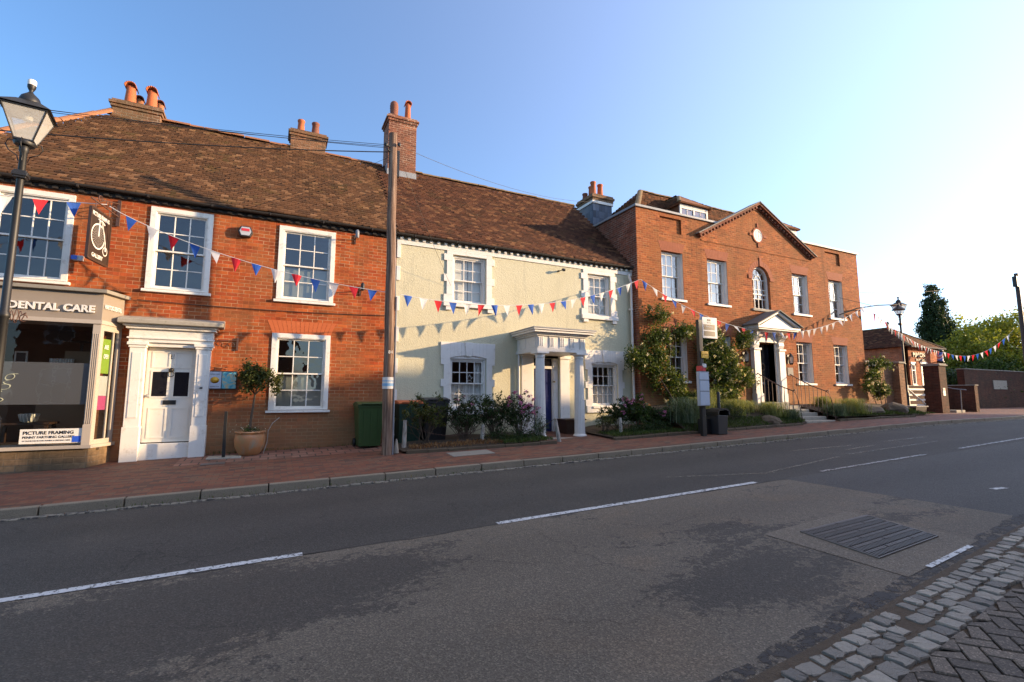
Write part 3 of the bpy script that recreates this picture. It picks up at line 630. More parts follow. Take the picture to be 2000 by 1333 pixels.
    if inner == 'half': cur(x0, x1, z0, lerp(z0, z1, .50))
    elif inner == 'full': cur(x0, x1, z0, z1)
    elif inner == 'sides': cur(x0, lerp(x0, x1, .42), z0, z1); cur(lerp(x0, x1, .70), x1, z0, z1)
    elif inner == 'right': cur(lerp(x0, x1, .72), x1, z0, z1); 
    elif inner == 'pale': cur(x0, lerp(x0, x1, .80), z0, z1, 'shutter', 'blindC', True)
    elif inner == 'blind': cur(x0, x1, z0, lerp(z0, z1, .45), 'blind', 'blind', True)
    elif inner == 'shutter': cur(x0, lerp(x0, x1, .52), z0, z1, 'shutter', 'blindC', True); cur(lerp(x0, x1, .54), x1, z0, z1, 'shutter', 'blindC', True)
    if inner == 'halfside': cur(x0, x1, z0, lerp(z0, z1, .50)); cur(lerp(x0, x1, .74), x1, lerp(z0, z1, .5), z1)
    return W
def tiles(name, O, eu, ev, L, H, clip, mat_, parent, w_=.165, g_=.118, sag=.02, jit=1.0, lift=.040):
    O = np.array(O, float); eu = np.array(eu, float); ev = np.array(ev, float); nn = np.cross(eu, ev); nn /= np.linalg.norm(nn)
    if nn[2] < 0: nn = -nn
    nr = int(H / g_) + 1; nc = int(L / w_) + 2; r_, c_ = np.meshgrid(np.arange(nr), np.arange(nc), indexing='ij'); r_ = r_.ravel(); c_ = c_.ravel()
    u = c_ * w_ - (r_ % 2) * w_ / 2; v = r_ * g_
    keep = np.array([clip(a + w_ / 2, b + g_ / 2) for a, b in zip(u, v)]); u = u[keep]; v = v[keep]; n = len(u)
    rn = lambda s: rng.normal(size=n) * s * jit
    u0 = u + .003; u1 = u + w_ - .003; v0 = v + rn(.004); v1 = v + g_ * 1.25; rot = rn(.004)
    wob = sag * (np.sin(u * .9 + 1.3) + .6 * np.sin(u * 2.3 + v * 1.1) + .5 * np.sin(v * 2.1 + u * .4)) 
    lt = lift + np.abs(rn(.003)); bump_ = np.where(rng.random(n) < .03, rng.random(n) * .018, 0)
    def P(uu, vv, hh): return O + uu[:, None] * eu + vv[:, None] * ev + (hh + wob)[:, None] * nn
    um = (u0 + u1) / 2; camber = .003
    A = [P(u0, v0 - rot, lt + bump_), P(um, v0, lt + bump_ + camber), P(u1, v0 + rot, lt + bump_), P(u1, v1, lt * 0), P(um, v1, lt * 0 + camber), P(u0, v1, lt * 0),
         P(u0, v0 - rot, lt * 0 - .004), P(um, v0, lt * 0 - .004), P(u1, v0 + rot, lt * 0 - .004)]
    V = np.stack(A, 1).reshape(-1, 3); b = (np.arange(n) * 9)[:, None]
    q = np.array([[0, 1, 4, 5], [1, 2, 3, 4], [6, 7, 1, 0], [7, 8, 2, 1]]); F = (b[:, :, None] + q[None]).reshape(-1, 4)
    UV = np.repeat(np.stack([rng.random(n), rng.random(n)], 1), 4, axis=0)
    return arr_mesh(name, V, F, UV, mat_, parent)
def ridge(mb, p, q, r=.11, L=.33, mi=0):
    p, q = Vector(p), Vector(q); n = max(1, int((q - p).length / L)); d = (q - p) / n
    for i in range(n):
        a = p + d * i; b = p + d * (i + .97); s = Vector((random.gauss(0, .006), random.gauss(0, .004), random.gauss(0, .006))); side = d.cross(Vector((0, 0, 1))).normalized(); up = side.cross(d).normalized()
        pts = []
        for (c_, rr) in ((a, r * .96), (b, r * 1.04)):
            for k in range(7): t_ = math.pi * k / 6; pts.append(c_ + s + side * math.cos(t_) * rr + up * math.sin(t_) * rr * .8)
        mb.add(pts, [(k, k + 1, 7 + k + 1, 7 + k) for k in range(6)] + [tuple(range(7)), tuple(range(13, 6, -1))], mi, False)
def gutter(parent, x0, x1, y, z, r=.05, mat_='gutter'):
    mb = MB(); n = 24; vs = []; fs = []; an = [math.pi + math.pi * k / 6 for k in range(7)]; ring_ = [(math.cos(a) * r, math.sin(a) * r) for a in an] + [(math.cos(a) * (r - .007), math.sin(a) * (r - .007)) for a in reversed(an)]; m = len(ring_)
    for i in range(n + 1):
        x = lerp(x0, x1, i / n); zz = z + .010 * math.sin(x * 1.3); vs += [(x, y + a, zz + b) for a, b in ring_]
    for i in range(n):
        for k in range(m): fs.append((i * m + k, i * m + (k + 1) % m, (i + 1) * m + (k + 1) % m, (i + 1) * m + k))
    mb.add(vs, fs)
    x = x0 + .4
    while x < x1: mb.box(x, x + .03, y - r - .004, y + r, z - r - .010, z - .01); x += 1.15
    return mb.build('gutter', mat_, parent)
def pot(mb, c, h=.55, r0=.11, r1=.09, style='plain', mi=0):
    x, y, z = c
    if style == 'plain': pr = [(r0 * 1.12, 0), (r0 * 1.12, .03), (r0, .06), (r1, h - .09), (r1 * 1.15, h - .07), (r1 * 1.22, h - .02), (r1 * 1.1, h), (r1 * .85, h), (r1 * .8, h - .25)]
    elif style == 'roll': pr = [(r0, 0), (r0, .25), (r0 * 1.05, .3), (r0 * .98, .34), (r0 * 1.1, .38), (r0 * .98, .42), (r0 * 1.1, .46), (r0 * .98, .5), (r0 * 1.02, h - .08), (r0 * .8, h - .02), (r0 * .5, h + .01)]
    else: pr = [(r0, 0), (r0, .03), (r1, h * .75), (r1 * .98, h)]
    mb.lathe(pr, c, 16, mi, cap=(style != 'plain'))
def chimney(parent, x0, x1, y0, y1, zb, zt, mat_, pots, flash=None, caps=2, capmat=None):
    mb = MB(); mb.box(x0, x1, y0, y1, zb, zt - .22)
    zc = zt - .22
    for k in range(caps): o = .035 * (k + 1); mb.box(x0 - o, x1 + o, y0 - o, y1 + o, zc + .003 * k, zc + .075); zc += .078
    mb.box(x0 - .02, x1 + .02, y0 - .02, y1 + .02, zc, zt)
    ch = mb.build('chimney', mat_, parent, bevel=.006)
    if flash: f = MB(); f.box(x0 - .02, x1 + .02, y0 - .025, y0 + .02, flash[0], flash[1]); f.box(x0 - .022, x0 + .02, y0 + .02, y0 + (y1 - y0) * .5, flash[0], flash[1] + .2); f.build('flashing', 'lead', ch)
    for (px, py, h, r, style, m_) in pots:
        p = MB(); pot(p, (px, py, zt), h, r, r * .82, style); 
        po = p.build('chimney_pot', m_, ch)
        if style == 'cowl':   # curved cowl hood over the flue
            cmb = MB(); n = 8; ring = []
            for k in range(n + 1):
                a = math.pi * k / n; ring.append((px + r * .86 * math.cos(a), r * .8 * math.sin(a)))
            for k in range(n):
                (xa, za), (xb, zb_) = ring[k], ring[k + 1]; cmb.face([(xa, py - r * 1.15, zt + h - .02 + za), (xb, py - r * 1.15, zt + h - .02 + zb_), (xb, py + r * 1.15, zt + h - .05 + zb_), (xa, py + r * 1.15, zt + h - .05 + za)], sm=True)
            co_ = cmb.build('chimney_cowl', 'terrdark' if m_ != 'terracotta' else m_, ch, fixn=False); co_.modifiers.new('s', 'SOLIDIFY').thickness = .02
    return ch

# ================================================================ HOUSE A: brick terrace with shop and door 21
YA = 12.3; EV = 4.235; EY = 12.20
A = thing('brick_house', 'long orange brick terrace house with mossy tiled roof, white door and dental shop bay', 'house', loc=(0, 0, 0))
DX0, DX1, DZ0, DZ1 = -2.36, -1.48, -1.16, 1.06
hA = [(-4.98, -3.74, 2.26, 4.03), (-2.50, -1.36, 2.26, 4.04), (-.03, 1.22, 2.26, 4.02), (-.06, 1.20, -.30, 1.46), (DX0, DX1, DZ0, DZ1), (-6.0, -3.15, -.86, 1.45)]
mb = MB(); wall_holes(mb, -6.2, 2.73, -2.0, 4.19, YA, hA, .25)
mb.box(-6.2, -5.95, YA + .25, 19.2, -2, 4.16); mb.box(-5.95, 2.48, 18.95, 19.2, -2, 4.16); mb.box(2.48, 2.73, YA + .25, 19.2, -2, 4.1)
mb.build('wall', 'brickA', A)
mb = MB()
def flat_arch(mb, x0, x1, z0, h, Y, splay=.12, n=15, proud=.004):
    for k in range(n):
        a, b = k / n, (k + 1) / n; g_ = .0035
        mb.hexa([(lerp(x0, x1, a) + g_, Y - proud, z0), (lerp(x0, x1, b) - g_, Y - proud, z0), (lerp(x0, x1, b) - g_, Y + .05, z0), (lerp(x0, x1, a) + g_, Y + .05, z0),
                 (lerp(x0 - splay, x1 + splay, a) + g_, Y - proud, z0 + h), (lerp(x0 - splay, x1 + splay, b) - g_, Y - proud, z0 + h), (lerp(x0 - splay, x1 + splay, b) - g_, Y + .05, z0 + h), (lerp(x0 - splay, x1 + splay, a) + g_, Y + .05, z0 + h)])
flat_arch(mb, -.06, 1.20, 1.46, .30, YA); mb.build('brick_arch', 'rubbed', A)
sash(A, -4.98, -3.74, 2.26, 4.03, YA, 4, (2, 2), case=.10, proud=.035, inner='none', mat='whiteold')
sash(A, -2.50, -1.36, 2.26, 4.04, YA, 3, (2, 2), case=.10, proud=.035, inner='none', mat='whiteold')
sash(A, -.03, 1.22, 2.26, 4.02, YA, 3, (2, 2), case=.10, proud=.035, inner='blind', mat='whiteold')
sash(A, -.06, 1.20, -.30, 1.46, YA, 3, (2, 2), case=.10, proud=.03, inner='blind', mat='whiteold', sillh=.06)
# floors and a dark partition inside
mb = MB(); mb.box(-5.9, 2.45, YA + .3, 18.9, 1.75, 1.9); mb.box(-5.9, 2.45, 15.0, 15.1, -1.5, 1.7); mb.box(-5.9, 2.45, YA + .3, 18.9, -1.3, -1.2); mb.box(-5.9, 2.45, 14.6, 14.7, 1.9, 4.1); mb.build('interior_wall', 'inwall', A)
# roof
d = Vector((0, 3.38, 3.32)); HL = d.length; ev = d / HL; EL = (-6.4, EY, EV + .02)
RFA = thing('roof', None, None); RFA.parent = A
mbr = MB(); zb_ = .05
mbr.face([(-6.4, EY + .02, EV - zb_), (2.9, EY + .02, EV - zb_), (2.9, 15.58, EV + 3.32 - zb_), (-4.1, 15.58, EV + 3.32 - zb_)]); mbr.face([(-6.4, 19.25, EV - zb_), (2.9, 19.25, EV - zb_), (2.9, 15.58, EV + 3.32 - zb_), (-4.1, 15.58, EV + 3.32 - zb_)])
mbr.face([(-6.4, EY + .02, EV - zb_), (-6.4, 19.25, EV - zb_), (-4.1, 15.58, EV + 3.32 - zb_)]); mbr.face([(-6.4, EY + .02, EV - zb_), (2.9, EY + .02, EV - zb_), (2.9, 19.25, EV - zb_), (-6.4, 19.25, EV - zb_)])
bpy.data.objects.remove(RFA)
roofA = mbr.build('roof', 'tileA', A)
tiles('tile_courses', EL, (1, 0, 0), tuple(ev), 9.2, HL, lambda u, v: u > v / HL * 2.3 and u < 9.13, 'tileA', roofA, sag=.022, jit=1.2)
mb = MB(); ridge(mb, (-4.1, 15.58, EV + 3.34), (2.9, 15.6, EV + 3.33)); ridge(mb, (-6.4, EY + .02, EV + .02), (-4.1, 15.58, EV + 3.38), .12); mb.build('ridge_tiles', 'ridge', roofA)
gutter(A, -6.4, 2.73, EY - .055, EV - .01)
mb = MB(); mb.box(-6.4, 2.73, EY - .01, YA - .002, EV - .06, EV + .0); mb.box(-6.2, 2.73, YA - .05, YA - .002, EV - .14, EV - .062)
x = -6.1
while x < 2.7: mb.box(x, x + .09, YA - .08, YA - .051, EV - .13, EV - .065); x += .2
mb.build('eaves', 'gutter', A)
chimney(A, -4.15, -3.1, 15.35, 16.2, 7.0, 7.83, 'brickCh2', [(-3.83, 15.55, .50, .135, 'cowl', 'terracotta'), (-3.36, 15.55, .50, .135, 'cowl', 'terracotta'), (-3.72, 15.98, .42, .11, 'cowl', 'ridge'), (-3.25, 15.98, .42, .11, 'cowl', 'ridge')])
chimney(A, .12, 1.12, 15.45, 16.0, 7.0, 8.16, 'brickCh2', [(.40, 15.72, .45, .11, 'plain', 'terracotta'), (.82, 15.72, .46, .12, 'plain', 'terrdark')])
chimney(A, 2.98, 3.90, 15.1, 15.9, 6.6, 9.22, 'brickCh', [(3.2, 15.4, .62, .13, 'roll', 'terrdark'), (3.66, 15.4, .66, .11, 'cowl', 'terracotta')], flash=(7.0, 7.32), caps=2)
# door 21 with pilasters and hood
DR = MB(); YD = YA + .02
DR.box(DX0, DX1, YD + .02, YD + .07, -.93, 1.02)
door = DR.build('door', 'door21', A, bevel=.003); door['label'] = 'white panelled door numbered 21 with two glazed panes'
mb = MB()
def raised(mb, x0, x1, z0, z1, y, t_=.012, w_=.03):
    for a, b, c_, d_ in ((x0, x0 + w_, z0, z1), (x1 - w_, x1, z0, z1), (x0 + w_, x1 - w_, z0, z0 + w_), (x0 + w_, x1 - w_, z1 - w_, z1)): mb.box(a, b, y - t_, y + .001, c_, d_)
for (a, b, c_, d_) in ((-2.27, -1.95, .60, .95), (-1.89, -1.57, .60, .95), (-2.27, -1.95, -.85, -.22), (-1.89, -1.57, -.85, -.22), (-2.27, -1.95, -.02, .55), (-1.89, -1.57, -.02, .55)): raised(mb, a, b, c_, d_, YD + .02)
mb.build('moulding', 'door21', door)
mb = MB(); mb.box(-2.24, -1.98, YD + .012, YD + .018, .01, .52); mb.box(-1.86, -1.60, YD + .012, YD + .018, .01, .52); mb.build('pane', 'blackgloss', door)
mb = MB(); mb.lathe([(.035, 0), (.05, .02), (.045, .06), (.02, .08)], (0, 0, 0), 12)
mb.v = [(-1.92 + a, YD + .012 - c_, .56 + b) for a, b, c_ in mb.v]
mb.tube([(-1.92 + .055 * math.sin(t_), YD - .035, .53 - .055 + .055 * math.cos(t_)) for t_ in [k * .39 for k in range(17)]], .009, 6); mb.build('door_knocker', 'black', door)
mb = MB(); mb.box(-2.03, -1.80, YD + .004, YD + .022, -.16, -.07); mb.build('letter_box', 'black', door)
mb = MB(); mb.lathe([(.02, 0), (.035, .02), (.03, .06), (.0, .065)], (0, 0, 0), 10); mb.v = [(-2.30 + a, YD + .012 - c_, .02 + b) for a, b, c_ in mb.v]; mb.build('handle', 'lead', door)
text('21', .13, 'black', door, 'door_number', (-1.92, YD + .018, .80), align='CENTER', off=.004)
mb = MB()
for (a, b) in ((-2.62, -2.36), (-1.48, -1.22)):
    mb.box(a, b, YA - .17, YA - .001, -.60, 1.0); mb.box(a - .015, b + .015, YA - .188, YA - .001, -1.32, -.60); mb.box(a + .05, b - .05, YA - .182, YA - .17, -.42, .9)
    mb.box(a - .02, b + .02, YA - .19, YA - .001, 1.0, 1.05); mb.box(a - .045, b + .045, YA - .215, YA - .001, 1.05, 1.11)
mb.box(-2.65, -1.19, YA - .175, YA - .001, 1.11, 1.38); mb.box(-2.68, -1.16, YA - .205, YA - .175, 1.18, 1.21); mb.box(-2.70, -1.14, YA - .24, YA - .001, 1.38, 1.43); mb.box(-2.74, -1.10, YA - .29, YA - .001, 1.43, 1.47)
mb.box(-2.36, -1.48, YA - .12, YA + .04, 1.03, 1.108)
sur = mb.build('door_surround', 'whiteold', A, bevel=.006)
mb = MB(); mb.box(-2.36, -1.48, YA - .10, YA + .06, -1.3, -.95); mb.build('door_step', 'whiteold', sur, bevel=.01)
mb = MB(); mb.hexa([(-2.82, YA - .38, 1.47), (-1.0, YA - .38, 1.47), (-1.0, YA - .001, 1.47), (-2.82, YA - .001, 1.47), (-2.82, YA - .38, 1.56), (-1.0, YA - .38, 1.56), (-1.0, YA - .001, 1.66), (-2.82, YA - .001, 1.66)]); mb.build('door_hood', 'stone', sur, bevel=.015)
mb = MB(); mb.box(-1.40, -1.29, YA - .19, YA - .171, .14, .26); mb.build('doorbell', 'whiteold', sur); mb = MB(); mb.box(-1.37, -1.32, YA - .197, YA - .19, .17, .20); mb.build('bell_push', 'black', sur)
# dental shop bay
SB = 11.72; SX = -3.0
mb = MB(); FP = [(-6.0, SB), (SX, SB), (-2.80, YA - .002), (-6.0, YA - .002)]
fn = lambda u, v, w_: (u, v, w_)
def off_poly(o): return [(-6.0, SB - o), (SX + o * .7, SB - o), (-2.80 + o, YA - .002), (-6.0, YA - .002)]
mb.prism(off_poly(.0), fn, 1.46, 1.98); bay = mb.build('shop_bay', 'taupe', A, bevel=.004); bay['label'] = 'taupe dental shop front bay with fascia lettering'
mb = MB(); mb.prism(off_poly(.02), fn, 1.385, 1.46); mb.prism(off_poly(.045), fn, -.95, -.89)
mb.box(SX - .12, SX - .0, SB + .002, SB + .1, -.89, 1.385)                                 # corner pilaster
for k in range(4): xx = SX - .108 + k * .028; mb.box(xx, xx + .014, SB - .012, SB + .003, -.5, 1.2)
mb.box(SX - .125, SX + .004, SB - .02, SB + .05, -.89, -.52)
# side return frame
def side(mb, t0, t1, z0, z1, d0=0, d1=.05):
    ax, ay, bx, by = SX, SB, -2.80, YA; nx, ny = .95, -.31
    p = [(lerp(ax, bx, t0), lerp(ay, by, t0)), (lerp(ax, bx, t1), lerp(ay, by, t1))]
    q = [(x - nx * d1, y - ny * d1) for x, y in p]; p = [(x - nx * d0, y - ny * d0) for x, y in p]
    mb.hexa([(*p[0], z0), (*p[1], z0), (*q[1], z0), (*q[0], z0), (*p[0], z1), (*p[1], z1), (*q[1], z1), (*q[0], z1)])
side(mb, .02, .16, -.89, 1.385); side(mb, .84, .98, -.89, 1.385); side(mb, .16, .84, 1.27, 1.385); side(mb, .16, .84, -.89, -.80); side(mb, .62, .68, -.8, 1.27, .01, .04)
mb.box(-5.6, -5.5, SB + .002, SB + .08, -.89, 1.385)
mb.build('frame', 'taupeL', bay, bevel=.003)
mb = MB(); mb.prism(off_poly(.09), fn, 1.98, 2.05); mb.face([(-6.0, SB - .09, 2.051), (SX + .06, SB - .09, 2.051), (-2.73, YA - .003, 2.13), (-6.0, YA - .003, 2.13)]); mb.build('bay_roof', 'coping', bay, bevel=.008)
mb = MB(); mb.prism(off_poly(-.02), fn, -1.5, -.95); mb.build('stall_riser', 'brickS', bay)
mb = MB(); mb.face([(-6.0, SB + .03, -.89), (SX - .12, SB + .03, -.89), (SX - .12, SB + .03, 1.385), (-6.0, SB + .03, 1.385)])
mb.face([(lerp(SX, -2.80, t_) - .024, lerp(SB, YA, t_) + .008, z_) for t_, z_ in ((.16, -.80), (.84, -.80), (.84, 1.27), (.16, 1.27))]); mb.build('pane', 'shopglass', bay, fixn=False)
mb = MB(); mb.face([(-6.0, SB + .034, -.14), (SX - .12, SB + .034, -.14), (SX - .12, SB + .034, .63), (-6.0, SB + .034, .63)]); mb.build('frosted_film', 'film', bay, fixn=False)
text('DENTAL CARE', .185, 'white', bay, 'lettering', (-3.11, SB - .028, 1.60), ext=.012, off=.006, align='RIGHT', sx=1.02)
ang = math.atan2(YA - SB, -2.80 - SX)
text('HARTOG DENTAL', .115, 'white', bay, 'lettering', (SX + .02 + .01, SB + .03 - .02, 1.69), rot=(R(90), 0, ang), ext=.004, off=.003, sx=.50)
text('Hartog', .46, 'gold', bay, 'script_lettering', (-4.16, SB + .028, .22), ext=.001, off=-.012, align='RIGHT', shear=.35)
mb = MB(); mb.tube([(-5.05 + k * .05, SB + .026, .06 - .04 * math.sin(k * .33)) for k in range(16)], .008, 5); mb.tube([(-4.25 - .22 + .20 * math.cos(a), SB + .026, -.05 + .05 * math.sin(a)) for a in [k * .45 for k in range(15)]], .007, 5); mb.build('script_flourish', 'gold', bay)
mb = MB(); mb.box(-3.99, -3.13, SB + .004, SB + .012, -.84, -.58); sg = mb.build('window_sign', 'white', bay)
text('PICTURE FRAMING', .082, 'black', sg, 'lettering', (-3.95, SB + .002, -.675), off=.0022, sx=1.02, ext=.001)
text('PENNY FARTHING GALLERY', .058, 'black', sg, 'lettering', (-3.95, SB + .002, -.745), off=.0012, sx=.98, ext=.001)
text('1ST FLOOR FOR PICTURE FRAMING & GREETING CARDS', .033, 'black', sg, 'lettering', (-3.95, SB + .002, -.80), sx=.80, ext=.001)
mb = MB(); mb.box(-3.26, -3.14, SB - .0, SB + .003, -.83, -.72); mb.build('blue_corner', 'bluep', sg)
mb = MB(); side(mb, .24, .60, .45, 1.12, .035, .04); ps = mb.build('window_poster', 'lime', bay); ps['label'] = 'lime green poster reading WE ARE OPEN'
text('ARE', .12, 'white', ps, 'lettering', (SX + .040, SB + .17, .92), rot=(R(90), 0, ang), ext=.001, sx=.55, off=.002); text('OPEN', .12, 'white', ps, 'lettering', (SX + .040, SB + .17, .74), rot=(R(90), 0, ang), ext=.001, sx=.42, off=.002)
mb = MB(); side(mb, .24, .60, .02, .40, .035, .04); mb.build('window_poster', 'flag_white', bay); mb = MB(); side(mb, .24, .60, -.25, .018, .035, .04); mb.build('window_poster', 'pink', bay)
# room behind the shop glass
mb = MB(); mb.box(-5.9, -3.2, 14.4, 14.45, -1.2, 1.7); mb.box(-5.9, -2.9, SB + .2, 14.4, -1.0, -.95); mb.box(-5.9, -2.9, YA + .26, 14.4, 1.5, 1.55); mb.build('shop_room', 'inwall', bay)
mb = MB(); mb.box(-3.9, -3.25, 13.1, 13.2, -.95, .95); mb.build('screen', 'inwarm', bay)
mb = MB(); mb.box(-4.10, -3.72, 13.0, 13.05, .30, .78); mb.build('wall_panel', 'curtain', bay)
mb = MB(); mb.box(-4.70, -4.50, 13.18, 13.2, .68, .92); pf = mb.build('picture_frame', 'white', bay); mb = MB(); mb.box(-4.67, -4.53, 13.17, 13.179, .71, .89); mb.build('picture', 'dkbrown', pf)
mb = MB(); mb.box(-4.2, -3.3, 12.9, 12.95, -.95, -.15); mb.build('counter', 'inwarm', bay); mb = MB(); mb.box(-3.75, -3.70, 13.4, 13.42, -.6, 1.2); mb.box(-3.95, -3.40, 13.4, 13.42, 1.15, 1.2); mb.build('coat_rail', 'dkbrown', bay)
tb = thing('side_table', 'small wooden table inside the dental shop window', 'table'); mb = MB(); mb.box(-4.6, -3.75, 12.2, 12.7, -.52, -.48); mb.build('tabletop', 'dkbrown', tb)
for a, b in ((-4.55, 12.25), (-4.55, 12.62), (-3.84, 12.25), (-3.84, 12.62)): mb = MB(); mb.box(a, a + .05, b, b + .05, -.95, -.521); mb.build('leg', 'dkbrown', tb)
mb = MB(); mb.lathe([(.08, 0), (.12, .02), (.15, .12), (.155, .15), (.13, .16), (.13, .13), (.0, .12)], (-4.12, 12.42, -.479), 18); bw = mb.build('bowl', 'curtain'); tag(bw, 'cream bowl on the table in the dental shop window', 'bowl')

# ================================================================ HOUSE B: cream roughcast house with porch
YB = 12.3
B = thing('cream_house', 'cream roughcast house with white quoined windows and a columned porch', 'house')
hB = [(4.26, 5.26, 2.56, 3.88), (8.72, 9.60, 2.54, 3.86), (4.22, 5.28, -.28, 1.04), (8.82, 9.82, -.28, 1.02), (6.72, 7.62, -1.05, 1.12)]
mb = MB(); wall_holes(mb, 2.731, 10.5, -2, 4.19, YB, hB, .25); mb.box(10.25, 10.5, YB + .25, 19.2, -2, 4.1); mb.box(2.74, 10.25, 18.95, 19.2, -2, 4.1); mb.build('wall', 'cream', B)
mb = MB(); mb.box(2.75, 10.2, YB + .3, 18.9, 1.75, 1.9); mb.box(2.75, 10.2, 15, 15.1, -1.2, 4.1); mb.build('interior_wall', 'inwall', B)
sash(B, 4.26, 5.26, 2.56, 3.88, YB, 3, (2, 2), gl='glassB', case=.05, proud=-.05, dep=.2, sill=False, inner='shutter', mat='white')
sash(B, 8.72, 9.60, 2.54, 3.86, YB, 3, (2, 2), gl='glassB', case=.05, proud=-.05, dep=.2, sill=False, inner='shutter', mat='white')
wB1 = sash(B, 4.22, 5.28, -.28, 1.04, YB, 4, (2, 2), gl='glassB', case=.05, proud=-.04, dep=.2, sill=False, inner='halfside', mat='white')
sash(B, 8.82, 9.82, -.28, 1.02, YB, 4, (2, 2), gl='glassB', case=.05, proud=-.04, dep=.2, sill=False, inner='halfside', mat='white')
def quoins(x0, x1, z0, z1, top=True, arch=False, big=.17):
    mb = MB(); y0, y1 = YB - .035, YB - .001; zz_ = [0, .15, .42, .57, .86, 1.0]
    for k in range(5):
        wd = big + (.08 if k % 2 == 0 else 0); q0, q1 = lerp(z0, z1, zz_[k]), lerp(z0, z1, zz_[k + 1])
        mb.box(x0 - wd, x0, y0, y1, q0, q1); mb.box(x1, x1 + wd, y0, y1, q0, q1)
    if arch:
        zt = z1 + .42; n2 = 10; cx = (x0 + x1) / 2; hw = (x1 - x0) / 2
        for k in range(n2):
            a, b = lerp(x0, x1, k / n2), lerp(x0, x1, (k + 1) / n2); za = z1 + .07 * (1 - ((a - cx) / hw) ** 2); zb2 = z1 + .07 * (1 - ((b - cx) / hw) ** 2)
            mb.hexa([(a, y0, za), (b, y0, zb2), (b, y1, zb2), (a, y1, za), (a, y0, zt), (b, y0, zt), (b, y1, zt), (a, y1, zt)])
        mb.box(x0 - big - .09, x0, y0 + .001, y1, z1, zt); mb.box(x1, x1 + big + .09, y0 + .001, y1, z1, zt)
        mb.hexa([(cx - .07, y0 - .025, z1 + .05), (cx + .07, y0 - .025, z1 + .05), (cx + .07, y0, z1 + .05), (cx - .07, y0, z1 + .05), (cx - .12, y0 - .025, zt + .01), (cx + .12, y0 - .025, zt + .01), (cx + .12, y0, zt + .01), (cx - .12, y0, zt + .01)])
        # moulded hood line inside the arch
        for k in range(n2):
            a, b = lerp(x0, x1, k / n2), lerp(x0, x1, (k + 1) / n2); za = z1 + .07 * (1 - ((a - cx) / hw) ** 2); zb2 = z1 + .07 * (1 - ((b - cx) / hw) ** 2)
            mb.hexa([(a, y1, z1 - .02), (b, y1, z1 - .02), (b, y1 + .1, z1 - .02), (a, y1 + .1, z1 - .02), (a, y1, za), (b, y1, zb2), (b, y1 + .1, zb2), (a, y1 + .1, za)])
        mb.box(x0 - big - .06, x1 + big + .06, y0 - .03, y1, z0 - .20, z0); mb.box(x0 - .02, x1 + .02, y0 - .06, y0 - .03, z0 - .07, z0 - .01)
    else:
        mb.box(x0 - big, x1 + big, y0 + .001, y1, z1, 3.974)
        mb.box(x0 - big - .09, x1 + big + .09, y0 - .05, y1, z0 - .13, z0)
        for xx in (x0 - big - .02, x1 + big - .14): mb.box(xx, xx + .17, y0 - .03, y1, z0 - .23, z0 - .131)
    mb.build('window_surround', 'white', B, bevel=.005)
quoins(4.26, 5.26, 2.56, 3.88); quoins(8.72, 9.60, 2.54, 3.86); quoins(4.22, 5.28, -.28, 1.04, arch=True); quoins(8.82, 9.82, -.28, 1.02, arch=True)
mb = MB()
for z_ in (-1.0, -.2, .6, 1.4, 2.2, 3.0, 3.6): mb = MB(); mb.box(2.735, 2.83, YB - .03, YB - .001, z_, z_ + .38); mb.build('quoin', 'white', B, bevel=.005)
mb = MB(); mb.box(2.731, 10.5, YB - .03, YB - .001, 3.975, 4.10); 
x = 2.8
while x < 10.4: mb.box(x, x + .08, YB - .075, YB - .031, 4.10, 4.165); x += .2
mb.build('frieze', 'white', B, bevel=.004)
mb = MB(); mb.box(2.73, 10.46, EY - .01, YB - .002, 4.17, 4.22); mb.build('eaves', 'gutter', B)
gutter(B, 2.75, 10.44, EY - .055, EV - .01)
mbr = MB(); mbr.face([(2.9, EY + .02, EV - zb_), (10.499, EY + .02, EV - zb_), (10.499, 15.58, EV + 3.32 - zb_), (2.9, 15.58, EV + 3.32 - zb_)]); mbr.face([(2.9, 19.25, EV - zb_), (10.499, 19.25, EV - zb_), (10.499, 15.58, EV + 3.32 - zb_), (2.9, 15.58, EV + 3.32 - zb_)])
mbr.face([(2.9, EY + .02, EV - .06), (10.499, EY + .02, EV - .06), (10.499, 19.25, EV - .06), (2.9, 19.25, EV - .06)]); mbr.face([(10.498, EY + .02, EV - .06), (10.498, 19.25, EV - .06), (10.498, 15.58, EV + 3.3)])
roofB = mbr.build('roof', 'tileB', B)
tiles('tile_courses', (2.74, EY, EV + .02), (1, 0, 0), tuple(ev), 7.75, HL, lambda u, v: u < 7.72, 'tileB', roofB, sag=.010, jit=.8)
mb = MB(); ridge(mb, (3.9, 15.58, EV + 3.34), (10.45, 15.6, EV + 3.34), .10); mb.build('ridge_tiles', 'ridged', roofB)
# downpipe by the Georgian house and by the porch
def pipe(parent, x, y, z0, z1, r=.038, mat_='white', foot=True, swan=None):
    mb = MB(); pts = ([(x + swan[0], y + swan[1], z1 + .22), (x + swan[0] * .9, y + swan[1] * .9, z1 + .15)] if swan else []) + [(x, y, z1), (x, y, z0)]
    mb.tube(pts, r, 10)
    z_ = z0 + .6
    while z_ < z1: mb.tube([(x, y, z_), (x, y, z_ + .05)], r * 1.35, 10); mb.box(x - .07, x + .07, y + r * .5, y + r + .03, z_, z_ + .05); z_ += 1.6
    return mb.build('downpipe', mat_, parent)
pipe(B, 10.36, YB - .12, -1.0, 3.75, swan=(-.10, -.03)); pipe(B, 6.26, YB - .07, -1.0, 1.75, .032)
